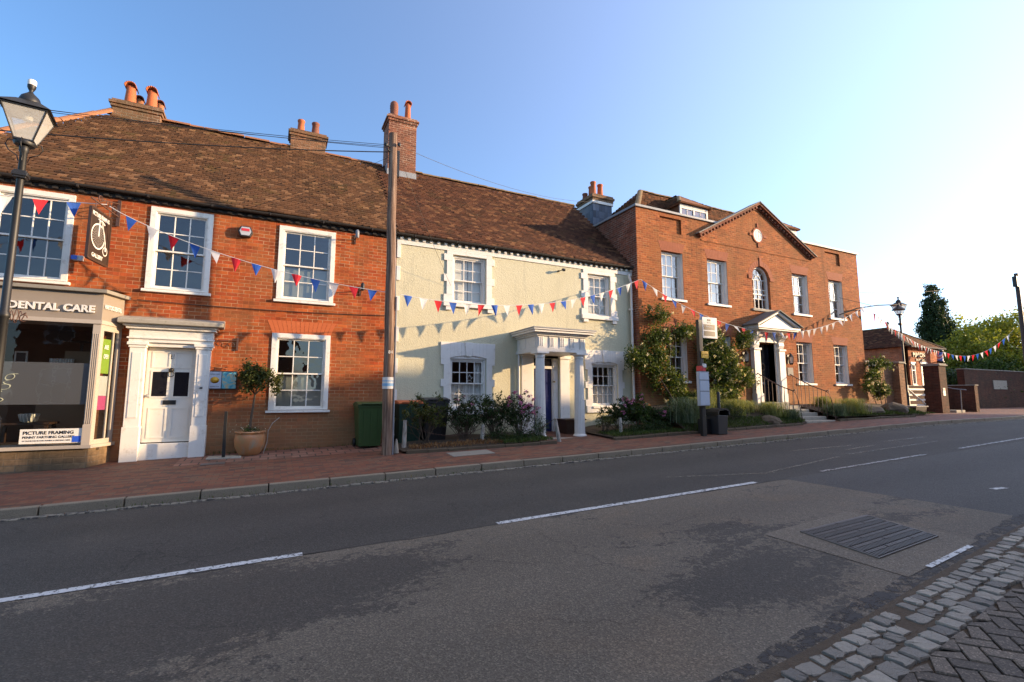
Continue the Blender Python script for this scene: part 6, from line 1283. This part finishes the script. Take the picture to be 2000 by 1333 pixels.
# long arm lamp
la = thing('swan_neck_lamp', 'dark lamp on a long arm at the right end of the Georgian house', 'wall lamp'); mb = MB(); mb.tube([(21.4, YC - .02, 3.45), (22.2, YC - .3, 3.75), (23.4, YC - .5, 3.95), (24.9, YC - .55, 4.1)], .028, 6); mb.tube([(21.5, YC - .02, 4.2), (23.0, YC - .45, 3.92)], .010, 5); mb.build('arm', 'gutter', la)
mb = MB(); mb.lathe([(.26, 0), (.24, .03), (.10, .14), (.05, .2), (.04, .3)], (24.95, YC - .55, 3.86), 16); mb.build('lamp_shade', 'black', la)
bcm = thing('wall_camera', 'small dark floodlight on the cream wall between the upper windows', 'light'); mb = MB(); mb.box(7.62, 7.66, 12.22, 12.298, 3.78, 3.82); mb.tube([(7.64, 12.25, 3.8), (7.72, 12.12, 3.82)], .012, 5); mb.build('bracket', 'black', bcm); mb = MB(); mb.lathe([(.03, 0), (.05, .05), (.04, .1)], (0, 0, 0), 8); mb.v = [(7.68 + c_, 12.12 + a, 3.82 + b) for a, b, c_ in mb.v]; mb.build('head', 'black', bcm)
# far pole
fp = thing('telegraph_pole', 'dark distant telegraph pole at the right edge of the photo', 'pole'); mb = MB(); mb.tube([(38.3, 11.6, -1), (38.3, 11.6, 7.1)], [.12, .10], 10); mb.build('shaft', 'dkbrown', fp); mb = MB(); mb.box(38.0, 38.2, 11.5, 11.7, 6.3, 6.9); mb.build('junction_box', 'black', fp)
# Georgian entrance steps and railings
es = thing('entrance_steps', 'stone entrance steps leading up from the pavement to the Georgian door', 'steps')
for k in range(5): y_ = 10.22 + k * .30; mb = MB(); mb.box(15.95, 17.55, y_, 11.72 if k == 4 else y_ + .34, -1.2, -.80 + k * .12); mb.build('step', 'stone', es, bevel=.015)
def railing(x, label):
    o = thing('railing', label, 'railing', 'iron railings of the Georgian entrance steps'); pts = []
    for k in range(9): t_ = k / 8; pts.append((x + .02 * math.sin(t_ * 3), lerp(11.85, 10.55, t_), lerp(.86, .20, t_) + .06 * math.sin(t_ * math.pi) * -1))
    mb = MB(); mb.tube(pts, .018, 6); mb.tube([(x, 10.56, .20), (x, 10.46, .14), (x + .02, 10.40, -.1), (x + .04, 10.34, -.5), (x + .04, 10.3, -.8)], .014, 6); mb.tube([(x, 10.54, .21), (x, 10.46, .24), (x, 10.46, .18)], .018, 6); mb.build('handrail', 'ironrust', o)
    for k in range(9):
        y_ = lerp(11.75, 10.56, k / 8); zt = lerp(.86, .20, (11.85 - y_) / 1.3) - .06 * math.sin((11.85 - y_) / 1.3 * math.pi); mb = MB(); mb.tube([(x, y_, -.85 + .5 * (y_ - 10.5) / 1.3), (x, y_, zt)], .011, 5); mb.build('baluster', 'ironrust', o)
railing(15.84, 'left iron railing of the Georgian entrance steps'); railing(17.68, 'right iron railing of the Georgian entrance steps')
# boulders and planter
def boulder(x, y, z, s, label, seed):
    bm = bmesh.new(); bmesh.ops.create_icosphere(bm, subdivisions=3, radius=1); rr = random.Random(seed); o1 = [rr.uniform(0, 9) for _ in range(3)]
    from mathutils import noise as mn
    for v in bm.verts:
        k = 1 + .28 * mn.noise(v.co * 1.3 + Vector(o1)) + .09 * mn.noise(v.co * 4 + Vector(o1)); v.co = Vector((v.co.x * s[0] * k, v.co.y * s[1] * k, max(v.co.z, -.5) * s[2] * k))
    me = bpy.data.meshes.new('boulder'); bm.to_mesh(me); bm.free(); me.materials.append(M['granite'])
    o = bpy.data.objects.new('boulder', me); COL.objects.link(o); o.location = (x, y, z); return tag(o, label, 'boulder', 'boulders on the verge')
boulder(20.6, 10.7, -.62, (.75, .35, .30), 'low brown boulder left of its neighbour below the rose at the right end', 1); boulder(22.3, 10.7, -.58, (.70, .38, .36), 'taller rounded boulder right of the low one near the planter', 2); boulder(14.3, 10.35, -.8, (.42, .28, .20), 'low boulder half hidden in grass left of the entrance steps', 3)
boulder(24.0, 11.2, -.62, (.4, .3, .22), 'small boulder just left of the wooden planter', 5)
wpn = thing('wooden_planter', 'small dark flared planter at the foot of the distant street lamp', 'planter', loc=(25.2, 11.3, -.80)); mb = MB(); mb.hexa([(-.38, -.2, 0), (.38, -.2, 0), (.38, .2, 0), (-.38, .2, 0), (-.46, -.25, .36), (.46, -.25, .36), (.46, .25, .36), (-.46, .25, .36)]); mb.build('box', 'dkbrown', wpn, bevel=.01); mb = MB(); mb.box(-.5, .5, -.29, .29, .36, .41); mb.build('rim', 'post', wpn)
# manhole cover in the road
mc = thing('manhole_cover', 'large rectangular cast iron road cover with raised chequer bars', 'manhole cover'); q4 = [(4.72, 2.48), (5.82, 2.53), (6.08, 3.28), (4.90, 3.27)]
def mcp(u, v, z): a = Vector(q4[0]).lerp(Vector(q4[1]), u); b = Vector(q4[3]).lerp(Vector(q4[2]), u); p = a.lerp(b, v); return (p.x, p.y, gr(p.x) + z)
mb = MB(); mb.hexa([mcp(u, v, -.02) for u, v in ((0, 0), (1, 0), (1, 1), (0, 1))] + [mcp(u, v, .012) for u, v in ((0, 0), (1, 0), (1, 1), (0, 1))]); mb.build('plate', 'irondark', mc)
mb = MB()
for (u0, u1, v0, v1) in ((-.012, 1.012, -.015, .0), (-.012, 1.012, 1.0, 1.015), (-.012, 0, 0, 1), (1.0, 1.012, 0, 1)): mb.hexa([mcp(u, v, 0) for u, v in ((u0, v0), (u1, v0), (u1, v1), (u0, v1))] + [mcp(u, v, .02) for u, v in ((u0, v0), (u1, v0), (u1, v1), (u0, v1))])
mb.build('frame', 'iron', mc)
mb = MB(); rw = 6
def bar(u0, u1, v0, v1): mb.hexa([mcp(u, v, .012) for u, v in ((u0, v0), (u1, v0), (u1, v1), (u0, v1))] + [mcp(u, v, .022) for u, v in ((u0, v0), (u1, v0), (u1, v1), (u0, v1))])
for r_ in range(rw):
    v0 = r_ / rw
    for k in range(30):
        a = .012 + .976 * k / 30; bar(a, a + .014, v0 + .018, v0 + .105)
    for q in (.118, .143): 
        for (a, b) in ((.01, .47), (.49, .99)) if r_ % 2 else ((.01, .30), (.32, .72), (.74, .99)): bar(a, b, v0 + q, v0 + q + .016)
mb.build('raised_bars', 'iron', mc)
ic = MB(); 
def pc(mb, x0, x1, y0, y1, h=.012): mb.hexa([(x0, y0, gp(x0, y0) - .02), (x1, y0, gp(x1, y0) - .02), (x1, y1, gp(x1, y1) - .02), (x0, y1, gp(x0, y1) - .02), (x0, y0, gp(x0, y0) + h), (x1, y0, gp(x1, y0) + h), (x1, y1, gp(x1, y1) + h), (x0, y1, gp(x0, y1) + h)])
pc(ic, 3.45, 4.4, 9.72, 10.2); tag(ic.build('pavement_slab', 'coping', bevel=.004), 'pale concrete access slab set in the red paving before the cream house', 'access cover')
ic = MB(); pc(ic, -1.15, -.75, 11.0, 11.2); tag(ic.build('drain_cover', 'iron'), 'small iron drain cover in the paving near the black steel post', 'drain cover')
lt = MB(); lt.box(0, .05, 0, .02, 0, .012); o = lt.build('sweet_wrapper', 'bluep'); o.location = (4.13, 1.28, gr(4.1) + .03); o.rotation_euler = (.2, .1, .8); tag(o, 'tiny blue wrapper lying on the near block paving', 'litter')

# ================================================================ planting
def bed(name, x0, x1, y0, y1, zfun, mat_='soil'):
    mb = MB(); nx, ny = max(2, int((x1 - x0) / .2)), max(2, int((y1 - y0) / .2)); from mathutils import noise as mn
    g_ = [[(lerp(x0, x1, i / nx), lerp(y0, y1, j / ny)) for j in range(ny + 1)] for i in range(nx + 1)]
    def pt(i, j): x, y = g_[i][j]; e = min(i, nx - i, 2) / 2 * min(j, 2) / 2; return (x, y, zfun(x, y) + e * (.04 + .05 * mn.noise(Vector((x * 2, y * 2, 0)))))
    for i in range(nx):
        for j in range(ny): mb.face([pt(i, j), pt(i + 1, j), pt(i + 1, j + 1), pt(i, j + 1)], sm=True)
    return tag(mb.build(name, mat_, fixn=False), kind='structure')
BK0 = lambda x, y: gp(x, y) + .05
def bank(x, y): k = min(1, max(0, (y - 10.15) / 1.5)); return lerp(gp(x, 10.1) + .05, -.32 + .0 * x, k ** .8)
bed('planting_bed', 2.6, 6.1, 10.55, 12.28, BK0); bed('planting_bed', 7.95, 10.45, 10.2, 12.28, BK0); bed('planting_bed', 10.5, 15.9, 10.15, 11.98, bank); bed('planting_bed', 17.7, 23.4, 10.3, 11.98, bank); bed('planting_bed', 23.4, 25.9, 10.9, 12.6, lambda x, y: gp(x, y) + .05)
mb = MB()
def edging(x0, x1, y0, y1):
    n = int((x1 - x0) / .42)
    for k in range(n):
        a, b = lerp(x0, x1, k / n) + .006, lerp(x0, x1, (k + 1) / n) - .006; ya, yb = lerp(y0, y1, k / n), lerp(y0, y1, (k + 1) / n); h = .07 + random.uniform(-.01, .012)
        mb.hexa([(a, ya, gp(a, ya) - .1), (b, yb, gp(b, yb) - .1), (b, yb + .1, gp(b, yb) - .1), (a, ya + .1, gp(a, ya) - .1), (a, ya, gp(a, ya) + h), (b, yb, gp(b, yb) + h), (b, yb + .1, gp(b, yb) + h), (a, ya + .1, gp(a, ya) + h)])
edging(2.66, 6.3, 10.48, 10.25); edging(7.9, 15.4, 10.06, 9.98); edging(17.6, 22.8, 10.1, 10.2)
tag(mb.build('bed_edging', 'granite', bevel=.012), kind='structure')
def turf(x0, x1, y0, y1, zf, n, size=.06, mat_='leafturf', name='low_grass'):
    P = np.stack([rng.uniform(x0, x1, n), rng.uniform(y0, y1, n), np.zeros(n)], 1); P[:, 2] = [zf(a, b) + .03 for a, b in P[:, :2]]; P[:, 2] += rng.random(n) * .05
    d = np.tile(np.array([0, 0, 1.2]), (n, 1)); return tag(leaves(name, P, size, mat_, None, aspect=.22, up=-.5, dirs=d), kind='stuff')
turf(5.0, 6.3, 10.4, 11.4, BK0, 2500); turf(8.0, 10.5, 10.15, 11.0, BK0, 4000); turf(10.5, 15.8, 10.12, 10.6, bank, 6000); turf(17.8, 23.6, 10.25, 10.9, bank, 6000, .07); turf(23.4, 26, 10.9, 11.6, lambda x, y: gp(x, y) + .05, 1800)
turf(2.8, 5.0, 10.55, 11.0, BK0, 1300, .06, 'deadleaf', 'leaf_litter')
turf(-2.7, 2.5, 12.22, 12.29, lambda x, y: gp(x, y) - .02, 260, .05, 'leafturf', 'wall_foot_weeds')
turf(-2.0, 14, 8.58, 8.68, lambda x, y: gr(x) - .01, 500, .035, 'leafturf', 'gutter_weeds'); turf(-6, 14, 8.50, 8.66, lambda x, y: gr(x) - .03, 260, .03, 'deadleaf', 'gutter_leaf_litter')
def grass_clump(x, y, z, r, h, n, label, mat_='leafgrass'):
    o = None; nb = n; base = rng.normal(size=(nb, 2)) * r * .35; az = rng.uniform(0, 2 * np.pi, nb); out = rng.uniform(.3, 1.15, nb) * r; hh = h * rng.uniform(.45, 1.1, nb); seg = 6; wd_ = .0065
    V = []; F = []; UV = []
    t_ = np.linspace(0, 1, seg + 1)
    px = base[:, 0][:, None] + np.cos(az)[:, None] * out[:, None] * t_ ** 1.6; py = base[:, 1][:, None] + np.sin(az)[:, None] * out[:, None] * t_ ** 1.6
    pz = hh[:, None] * np.sin(t_ * np.pi * (.55 + .22 * out / r)[:, None])
    wv = wd_ * (1 - t_ * .85); sx_ = -np.sin(az)[:, None] * wv; sy = np.cos(az)[:, None] * wv
    Lp = np.stack([px - sx_, py - sy, pz], 2); Rp = np.stack([px + sx_, py + sy, pz], 2); V = np.concatenate([Lp, Rp], 1).reshape(-1, 3); m = 2 * (seg + 1)
    f = np.array([[k, k + 1, seg + 1 + k + 1, seg + 1 + k] for k in range(seg)]); F = ((np.arange(nb) * m)[:, None, None] + f[None]).reshape(-1, 4); UV = np.repeat(np.stack([rng.random(nb), rng.random(nb)], 1), seg, axis=0)
    o = arr_mesh('ornamental_grass', V, F, UV, mat_); o.location = (x, y, z); return tag(o, label, 'ornamental grass', 'tufts of ornamental grass')
gl_ = [(10.95, 10.6, .62, .70, 'big arching grass tuft directly left of the bus stop post'), (12.0, 10.95, .42, .55, 'arching grass tuft behind the litter bin'), (13.35, 10.9, .42, .50, 'arching grass tuft between litter bin and boulder, left of the steps'), (14.1, 11.1, .35, .38, 'pale grass tuft behind the low boulder'), (14.85, 10.7, .48, .46, 'rounded grass tuft just left of the entrance steps'), (15.5, 10.45, .32, .30, 'small grass tuft touching the left side of the entrance steps'),
       (18.05, 10.5, .42, .40, 'dark grass tuft just right of the entrance steps'), (19.25, 10.65, .62, .52, 'bright yellowish grass tuft at the right end of the verge'), (12.7, 11.45, .40, .62, 'upright grass tuft against the climbing rose'), (18.7, 11.3, .35, .42, 'grass tuft against the wall behind the right railing')]
for i, (x, y, r_, h_, lab) in enumerate(gl_): grass_clump(x, y, bank(x, y) - .02, r_, h_, 750, lab, 'leafgrass2' if i in (0, 5, 6) else 'leafgrass')
def twigs(mb, c, n, rad, h, r0=.012):
    tips = []
    for k in range(n):
        a = random.uniform(0, 6.28); q = random.uniform(.15, 1.0) ** .6; tx, ty = math.cos(a) * rad[0] * q, math.sin(a) * rad[1] * q; hz = h * (random.uniform(.55, 1.0) - .25 * q * q)
        p1 = Vector((c[0] + tx * .4 + random.gauss(0, .03), c[1] + ty * .4, c[2] + hz * .42)); p2 = Vector((c[0] + tx, c[1] + ty, c[2] + hz)); mb.tube([(c[0] + random.gauss(0, .06), c[1] + random.gauss(0, .03), c[2]), p1, p2], [r0, r0 * .6, r0 * .3], 5); tips.append(tuple(p2))
        for j in range(4):
            b0 = p1.lerp(p2, random.uniform(.0, .85)); L = h * random.uniform(.12, .3); b1 = b0 + Vector((random.gauss(0, .8), random.gauss(0, .6), random.uniform(.2, 1.0))).normalized() * L
            mb.tube([b0, b0.lerp(b1, .5) + Vector((random.gauss(0, .015), 0, .01)), b1], [r0 * .45, r0 * .3, r0 * .18], 4); tips.append(tuple(b1))
    return tips
def shrub(c, rad, n, label, mat_='leafdk', size=.06, nclump=18, cr=(.08, .16), flowers=None, stems=8, h0=.35, name='shrub', asp=.35, shell=.4):
    o = thing(name, label, 'shrub', None, c); mb = MB(); H_ = h0 + rad[2] * 1.9; tips = twigs(mb, (0, 0, 0), stems * 2, rad, H_); mb.build('stems', 'bark', o)
    low = h0 < .15; C_ = [(x, y, z, rng.uniform(.035, .075) * (1.8 if low else 1)) for x, y, z in tips if z > H_ * .3]
    if low: C_ += blob_centres((0, 0, h0 + rad[2]), rad, nclump * 2, cr[0] * .6, cr[1] * .7, .3)
    leaves('foliage', clumps(C_, n, (1, 1, .9)), size, mat_, o, aspect=asp)
    if flowers:
        m_, nf, sp = flowers; front = sorted(tips, key=lambda p: p[1] - .6 * p[2])[:max(sp, 3)]
        leaves('flowers', clumps([(x, y - .03, z + .02, .045) for x, y, z in front], nf, (1, 1, .8)), .034, m_, o, aspect=.8)
    return o
zb = lambda x, y: gp(x, y) + .05
shrub((3.25, 11.05, zb(3.2, 11)), (.52, .28, .36), 1700, 'sparse azalea with small yellowish leaves in front of the black wheelie bin', 'leafbay', .065, 14, (.07, .14), stems=7, h0=.55, shell=.6)
shrub((4.25, 11.2, zb(4.2, 11.2)), (.56, .28, .42), 1900, 'twiggy rhododendron below the left half of the ground floor window', 'leafdk', .075, 16, (.06, .12), stems=20, h0=.34, shell=.6, flowers=('petalpink', 30, 2))
shrub((5.05, 11.2, zb(5, 11.2)), (.56, .28, .46), 2100, 'twiggy rhododendron below the right half of the ground floor window', 'leafdk', .075, 16, (.06, .12), stems=20, h0=.36, shell=.6)
shrub((5.75, 11.15, zb(5.7, 11.1)), (.42, .24, .50), 1300, 'pink flowering rhododendron beside the porch downpipe', 'leafdk', .07, 12, (.06, .12), ('petalpink', 620, 20), stems=13, h0=.35, shell=.6)
shrub((5.3, 10.85, zb(5.3, 10.8) - .1), (.9, .28, .22), 2200, 'low dark ground covering shrub along the bed before the porch', 'leafdk', .045, 26, (.1, .18), stems=3, h0=.0)
shrub((6.25, 11.0, zb(6.2, 11) - .05), (.25, .25, .3), 1100, 'dense dark green bush at the foot of the left porch column', 'leaf', .035, 14, (.08, .14), stems=3, h0=.05)
shrub((8.75, 11.0, zb(8.7, 11)), (.55, .32, .42), 3200, 'tall rhododendron with pink blooms in front of the right ground floor window', 'leafdk', .07, 22, (.09, .18), ('petalpink', 260, 8), stems=10, h0=.22)
shrub((9.5, 11.05, zb(9.5, 11)), (.50, .32, .42), 3800, 'leafy green rhododendron before the white downpipe', 'leaf', .07, 22, (.1, .2), ('petalpink', 90, 4), stems=8, h0=.18)
shrub((10.25, 10.9, zb(10.2, 10.9)), (.55, .3, .30), 3000, 'low dark azalea with pink blooms near the corner of the two houses', 'leafdk', .06, 20, (.1, .2), ('petalpink', 110, 4), stems=6, h0=.1)
shrub((8.2, 10.85, zb(8.2, 10.8)), (.30, .25, .22), 450, 'dark reddish leaved low azalea beside the right porch column', 'leafbay', .06, 12, (.06, .12), stems=6, h0=.25)
shrub((9.3, 10.6, zb(9.3, 10.6) - .05), (1.2, .3, .18), 2600, 'low dark edging shrub along the bed right of the porch', 'leafdk', .05, 30, (.1, .16), stems=3, h0=.0)
shrub((12.75, 10.5, bank(12.7, 10.5)), (.48, .28, .24), 2600, 'dense dark green mound behind the litter bin', 'leafdk', .03, 20, (.1, .16), stems=3, h0=.0)
# climbing roses
def rose(name, label, C_, n, stems_, nf, size=.062, flowers='petalcream'):
    o = thing(name, label, 'climbing rose'); leaves('foliage', clumps(C_, n, (1, .7, 1)), size, 'leafrose', o, aspect=.55, jit=.3)
    mb = MB()
    for s_ in stems_: mb.tube(s_, [.022 * (1 - .7 * k / (len(s_) - 1)) for k in range(len(s_))], 6)
    mb.build('stems', 'bark', o)
    idx = rng.choice(len(C_), nf); FC = [(C_[i][0] + rng.normal() * .15, C_[i][1] - C_[i][3] * .7 - .03, C_[i][2] + rng.normal() * .12, .035) for i in idx]; leaves('flowers', clumps(FC, nf * 16, (1, 1, 1)), .035, flowers, o, aspect=.9); return o
cc = []
for (cx, cz, rx, rz_, n_) in ((10.9, 1.15, .80, .62, 30), (11.35, .5, .7, .5, 16), (10.15, 1.2, .5, .28, 10), (10.9, 1.9, .55, .6, 9), (12.1, 2.15, .7, .2, 8), (11.2, 2.6, .7, .35, 5), (12.3, -.05, .9, .3, 22), (11.7, .2, .35, .5, 10), (13.0, 1.75, .3, .45, 10), (12.95, .9, .3, .6, 10)):
    cc += [(c_[0], min(c_[1], 11.92), c_[2], c_[3]) for c_ in blob_centres((cx, 11.72, cz), (rx, .20, rz_), n_ + 8, .09, .22, .1)]
rose('climbing_rose', 'large climbing rose spreading round the left ground floor window of the Georgian house', cc, 24000, [[(11.6, 11.5, -.4), (11.2, 11.7, .3), (10.9, 11.8, 1.2), (11.0, 11.9, 2.6)], [(11.6, 11.5, -.4), (11.0, 11.6, .5), (10.6, 11.8, 1.1)], [(11.65, 11.5, -.4), (11.4, 11.8, .9), (12.0, 11.9, 2.2), (12.8, 11.9, 2.3)]], 40)
cc = []
for (cx, cz, rx, rz_, n_) in ((13.9, 1.45, .95, .55, 24), (14.0, .8, 1.05, .7, 30), (13.9, .1, 1.05, .45, 26), (14.9, 1.95, .35, .3, 6), (14.9, .7, .35, .35, 10), (13.4, 2.0, .25, .25, 5)):
    cc += [(c_[0], min(c_[1], 11.90), c_[2], c_[3]) for c_ in blob_centres((cx, 11.62, cz), (rx, .26, rz_), n_ + 12, .09, .23, .1)]
rose('climbing_rose', 'dense cream flowered climbing rose behind the bus stop', cc, 26000, [[(13.8, 11.4, -.4), (13.7, 11.7, .8), (13.9, 11.8, 1.9)], [(14.1, 11.4, -.4), (14.6, 11.7, .9), (15.0, 11.85, 1.9)]], 110)
cc = []
for (cx, cz, rx, rz_, n_) in ((23.3, 1.35, .55, .25, 14), (22.9, .8, .5, .45, 16), (23.4, .2, .35, .5, 14), (23.9, 1.5, .35, .2, 6), (22.3, .45, .3, .4, 6)):
    cc += blob_centres((cx, 11.7, cz), (rx, .28, rz_), n_, .10, .18, .1)
rose('climbing_rose', 'loose climbing rose at the right end of the Georgian house', cc, 8500, [[(23.2, 11.5, -.8), (23.1, 11.6, .3), (22.8, 11.7, 1.2)], [(23.4, 11.5, -.8), (23.5, 11.6, .5), (23.8, 11.7, 1.5)], [(22.9, 11.5, -.8), (22.6, 11.7, .6)]], 30)
# trees
def tree(label, x, y, zb_, H, rad, ncl, n, size, mat_, name='tree', cat='tree', group=None, trunk=.25, zc=None, cr=(.5, 1.1)):
    o = thing(name, label, cat, group, (x, y, zb_)); zc = zc or H - rad[2]; mb = MB(); mb.tube([(0, 0, 0), (.1, 0, zc * .5), (.05, .1, zc)], [trunk, trunk * .7, trunk * .5], 8)
    for k in range(9): a = k * .72; mb.tube([(0, 0, zc * random.uniform(.45, .8)), (rad[0] * .35 * math.cos(a), rad[1] * .35 * math.sin(a), zc * .95), (rad[0] * .8 * math.cos(a), rad[1] * .8 * math.sin(a), zc + rad[2] * .3 * math.sin(k * 2))], [trunk * .4, trunk * .22, trunk * .08], 6)
    mb.build('trunk', 'bark', o); leaves('crown', clumps(blob_centres((0, 0, zc), rad, ncl, cr[0], cr[1], .45), n, (1, 1, .55)), size, mat_, o, aspect=.6); return o
G_ = 'trees beyond the far wall'
tree('broad light green tree beyond the far wall, just right of the cypress', 54.0, 19.6, -1, 6.9, (2.9, 2.6, 2.5), 60, 11000, .20, 'leaftree', group=G_)
tree('tall spreading light green tree over the middle of the far wall', 60, 21.4, -1, 8.8, (4.2, 3.4, 3.3), 75, 13000, .22, 'leaftree', group=G_)
tree('light green tree at the right edge above the stone plaque', 60, 18.6, -1, 8.6, (4.5, 3.0, 3.2), 70, 12000, .22, 'leaftree', group=G_)
tree('small dark bushy tree between the barber shop and the far wall', 47.5, 18.6, -1, 3.2, (2.3, 1.5, 1.2), 34, 6000, .17, 'leafdk', group=G_)
tree('dark bushy tree hanging over the far wall left of the plaque', 52.5, 18.2, -1, 4.4, (3.4, 1.6, 1.7), 40, 7000, .18, 'leaf', group=G_)
tree('distant hazy green tree behind the far pole', 75, 22, -1, 9.5, (5, 4, 3.5), 50, 7000, .3, 'leaftree', group=G_)
# cypress
cy_ = thing('cypress_tree', 'tall dark narrow conifer rising behind the barber shop roof', 'tree', None, (55.9, 22.8, -1)); mb = MB(); mb.tube([(0, 0, 0), (0, 0, 11.2)], [.25, .03], 8); mb.build('trunk', 'bark', cy_)
CC = []
for k in range(800):
    z_ = 1.0 + 10.6 * (1 - rng.random() ** .78); pr = 2.0 * (1 - ((z_ - 1.0) / 11.3)) ** .72 * (1 - .10 * math.sin(z_ * 3.1)) + .12; a = rng.uniform(0, 6.28); q = rng.uniform(.35, 1.02) ; CC.append((pr * q * math.cos(a), pr * q * math.sin(a), z_, rng.uniform(.26, .46) * (1.15 - z_ / 16)))
leaves('crown', clumps(CC, 60000, (1, 1, 1.25)), .20, 'leafcyp', cy_, aspect=.4, dirs=np.tile(np.array([0, 0, -.6]), (60000, 1)))

# ================================================================ the other side of the street (behind the camera), rooflines shaped for shade
def opp(x0, x1, y0, dep, zt, label, chim=(), wins=3):
    o = thing('opposite_house', label, 'house', 'houses on the near side of the street'); mb = MB(); zb_ = gb(x0) - .5
    hs_ = []; 
    for k in range(wins):
        cx = lerp(x0, x1, (k + .5) / wins)
        for z0, z1 in ((-.3, 1.3), (2.4, 4.0)): hs_.append((cx - .5, cx + .5, z0, z1))
    # front faces +Y
    m2 = MB(); wall_holes(m2, -x1, -x0, zb_, zt, -y0, [(-b, -a, c_, d_) for a, b, c_, d_ in hs_], .25); m2.v = [(-a, -b, c_) for a, b, c_ in m2.v]; m2.box(x0, x0 + .25, y0 - dep, y0 - .25, zb_, zt); m2.box(x1 - .25, x1, y0 - dep, y0 - .25, zb_, zt); m2.box(x0 + .25, x1 - .25, y0 - dep, y0 - dep + .25, zb_, zt); m2.build('wall', 'brickO', o)
    m2 = MB(); m2.box(x0, x1, y0 - dep, y0, zt + .001, zt + .08); rf = m2.build('roof', 'lead', o)
    for a, b, c_, d_ in hs_:
        m2 = MB(); 
        for q in ((a, a + .07, c_, d_), (b - .07, b, c_, d_), (a + .07, b - .07, c_, c_ + .07), (a + .07, b - .07, d_ - .07, d_), ((a + b) / 2 - .02, (a + b) / 2 + .02, c_ + .07, d_ - .07), (a + .07, (a + b) / 2 - .02, (c_ + d_) / 2 - .02, (c_ + d_) / 2 + .02), ((a + b) / 2 + .02, b - .07, (c_ + d_) / 2 - .02, (c_ + d_) / 2 + .02)): m2.box(q[0], q[1], y0 - .12, y0 - .06, q[2], q[3])
        w_ = m2.build('window', 'white', o); m2 = MB(); m2.face([(a, y0 - .09, c_), (b, y0 - .09, c_), (b, y0 - .09, d_), (a, y0 - .09, d_)]); m2.build('pane', 'blackgloss', w_, fixn=False)
    for (cx, cw, cz) in chim:
        m2 = MB(); m2.box(cx - cw / 2, cx + cw / 2, y0 - dep * .5 - .3, y0 - dep * .5 + .3, zt, cz); m2.build('chimney', 'brickCh2', o)
    return o
opp(-10, 1.0, -4.5, 7, 4.5, 'brick house directly behind the camera', wins=4)
opp(3, 14.0, -4.0, 7, 5.2, 'long brick house across the street from the cream house', wins=4)
opp(14.1, 31.5, -4.0, 7, 6.4, 'brick terrace across the street from the Georgian house', wins=6)
opp(31.6, 36.7, -4.0, 7, 6.75, 'lower brick house across the street', wins=2)
opp(36.8, 39.2, -4.0, 2.2, 7.5, 'unseen narrow brick block across the street, shaped for shade, left of the tallest', wins=1)  # height and depth shaped to shade the foot of the brick wall
opp(39.3, 41.2, -4.0, 2.0, 8.75, 'tallest unseen narrow brick block across the street, shaped for shade', wins=1)  # made tall and thin to shade the lower cream wall, door kept lit
opp(41.3, 45.0, -4.0, 7, 7.95, 'brick house across the street, right of the tallest', wins=2)
opp(45.1, 62.0, -4.0, 7, 6.9, 'brick terrace further up across the street', wins=6)
opp(66, 78, 12.5, 8, 7.5, 'unseen brick house added on the right to shade the far wall', wins=4)  # out of view, added to keep the far wall in shade
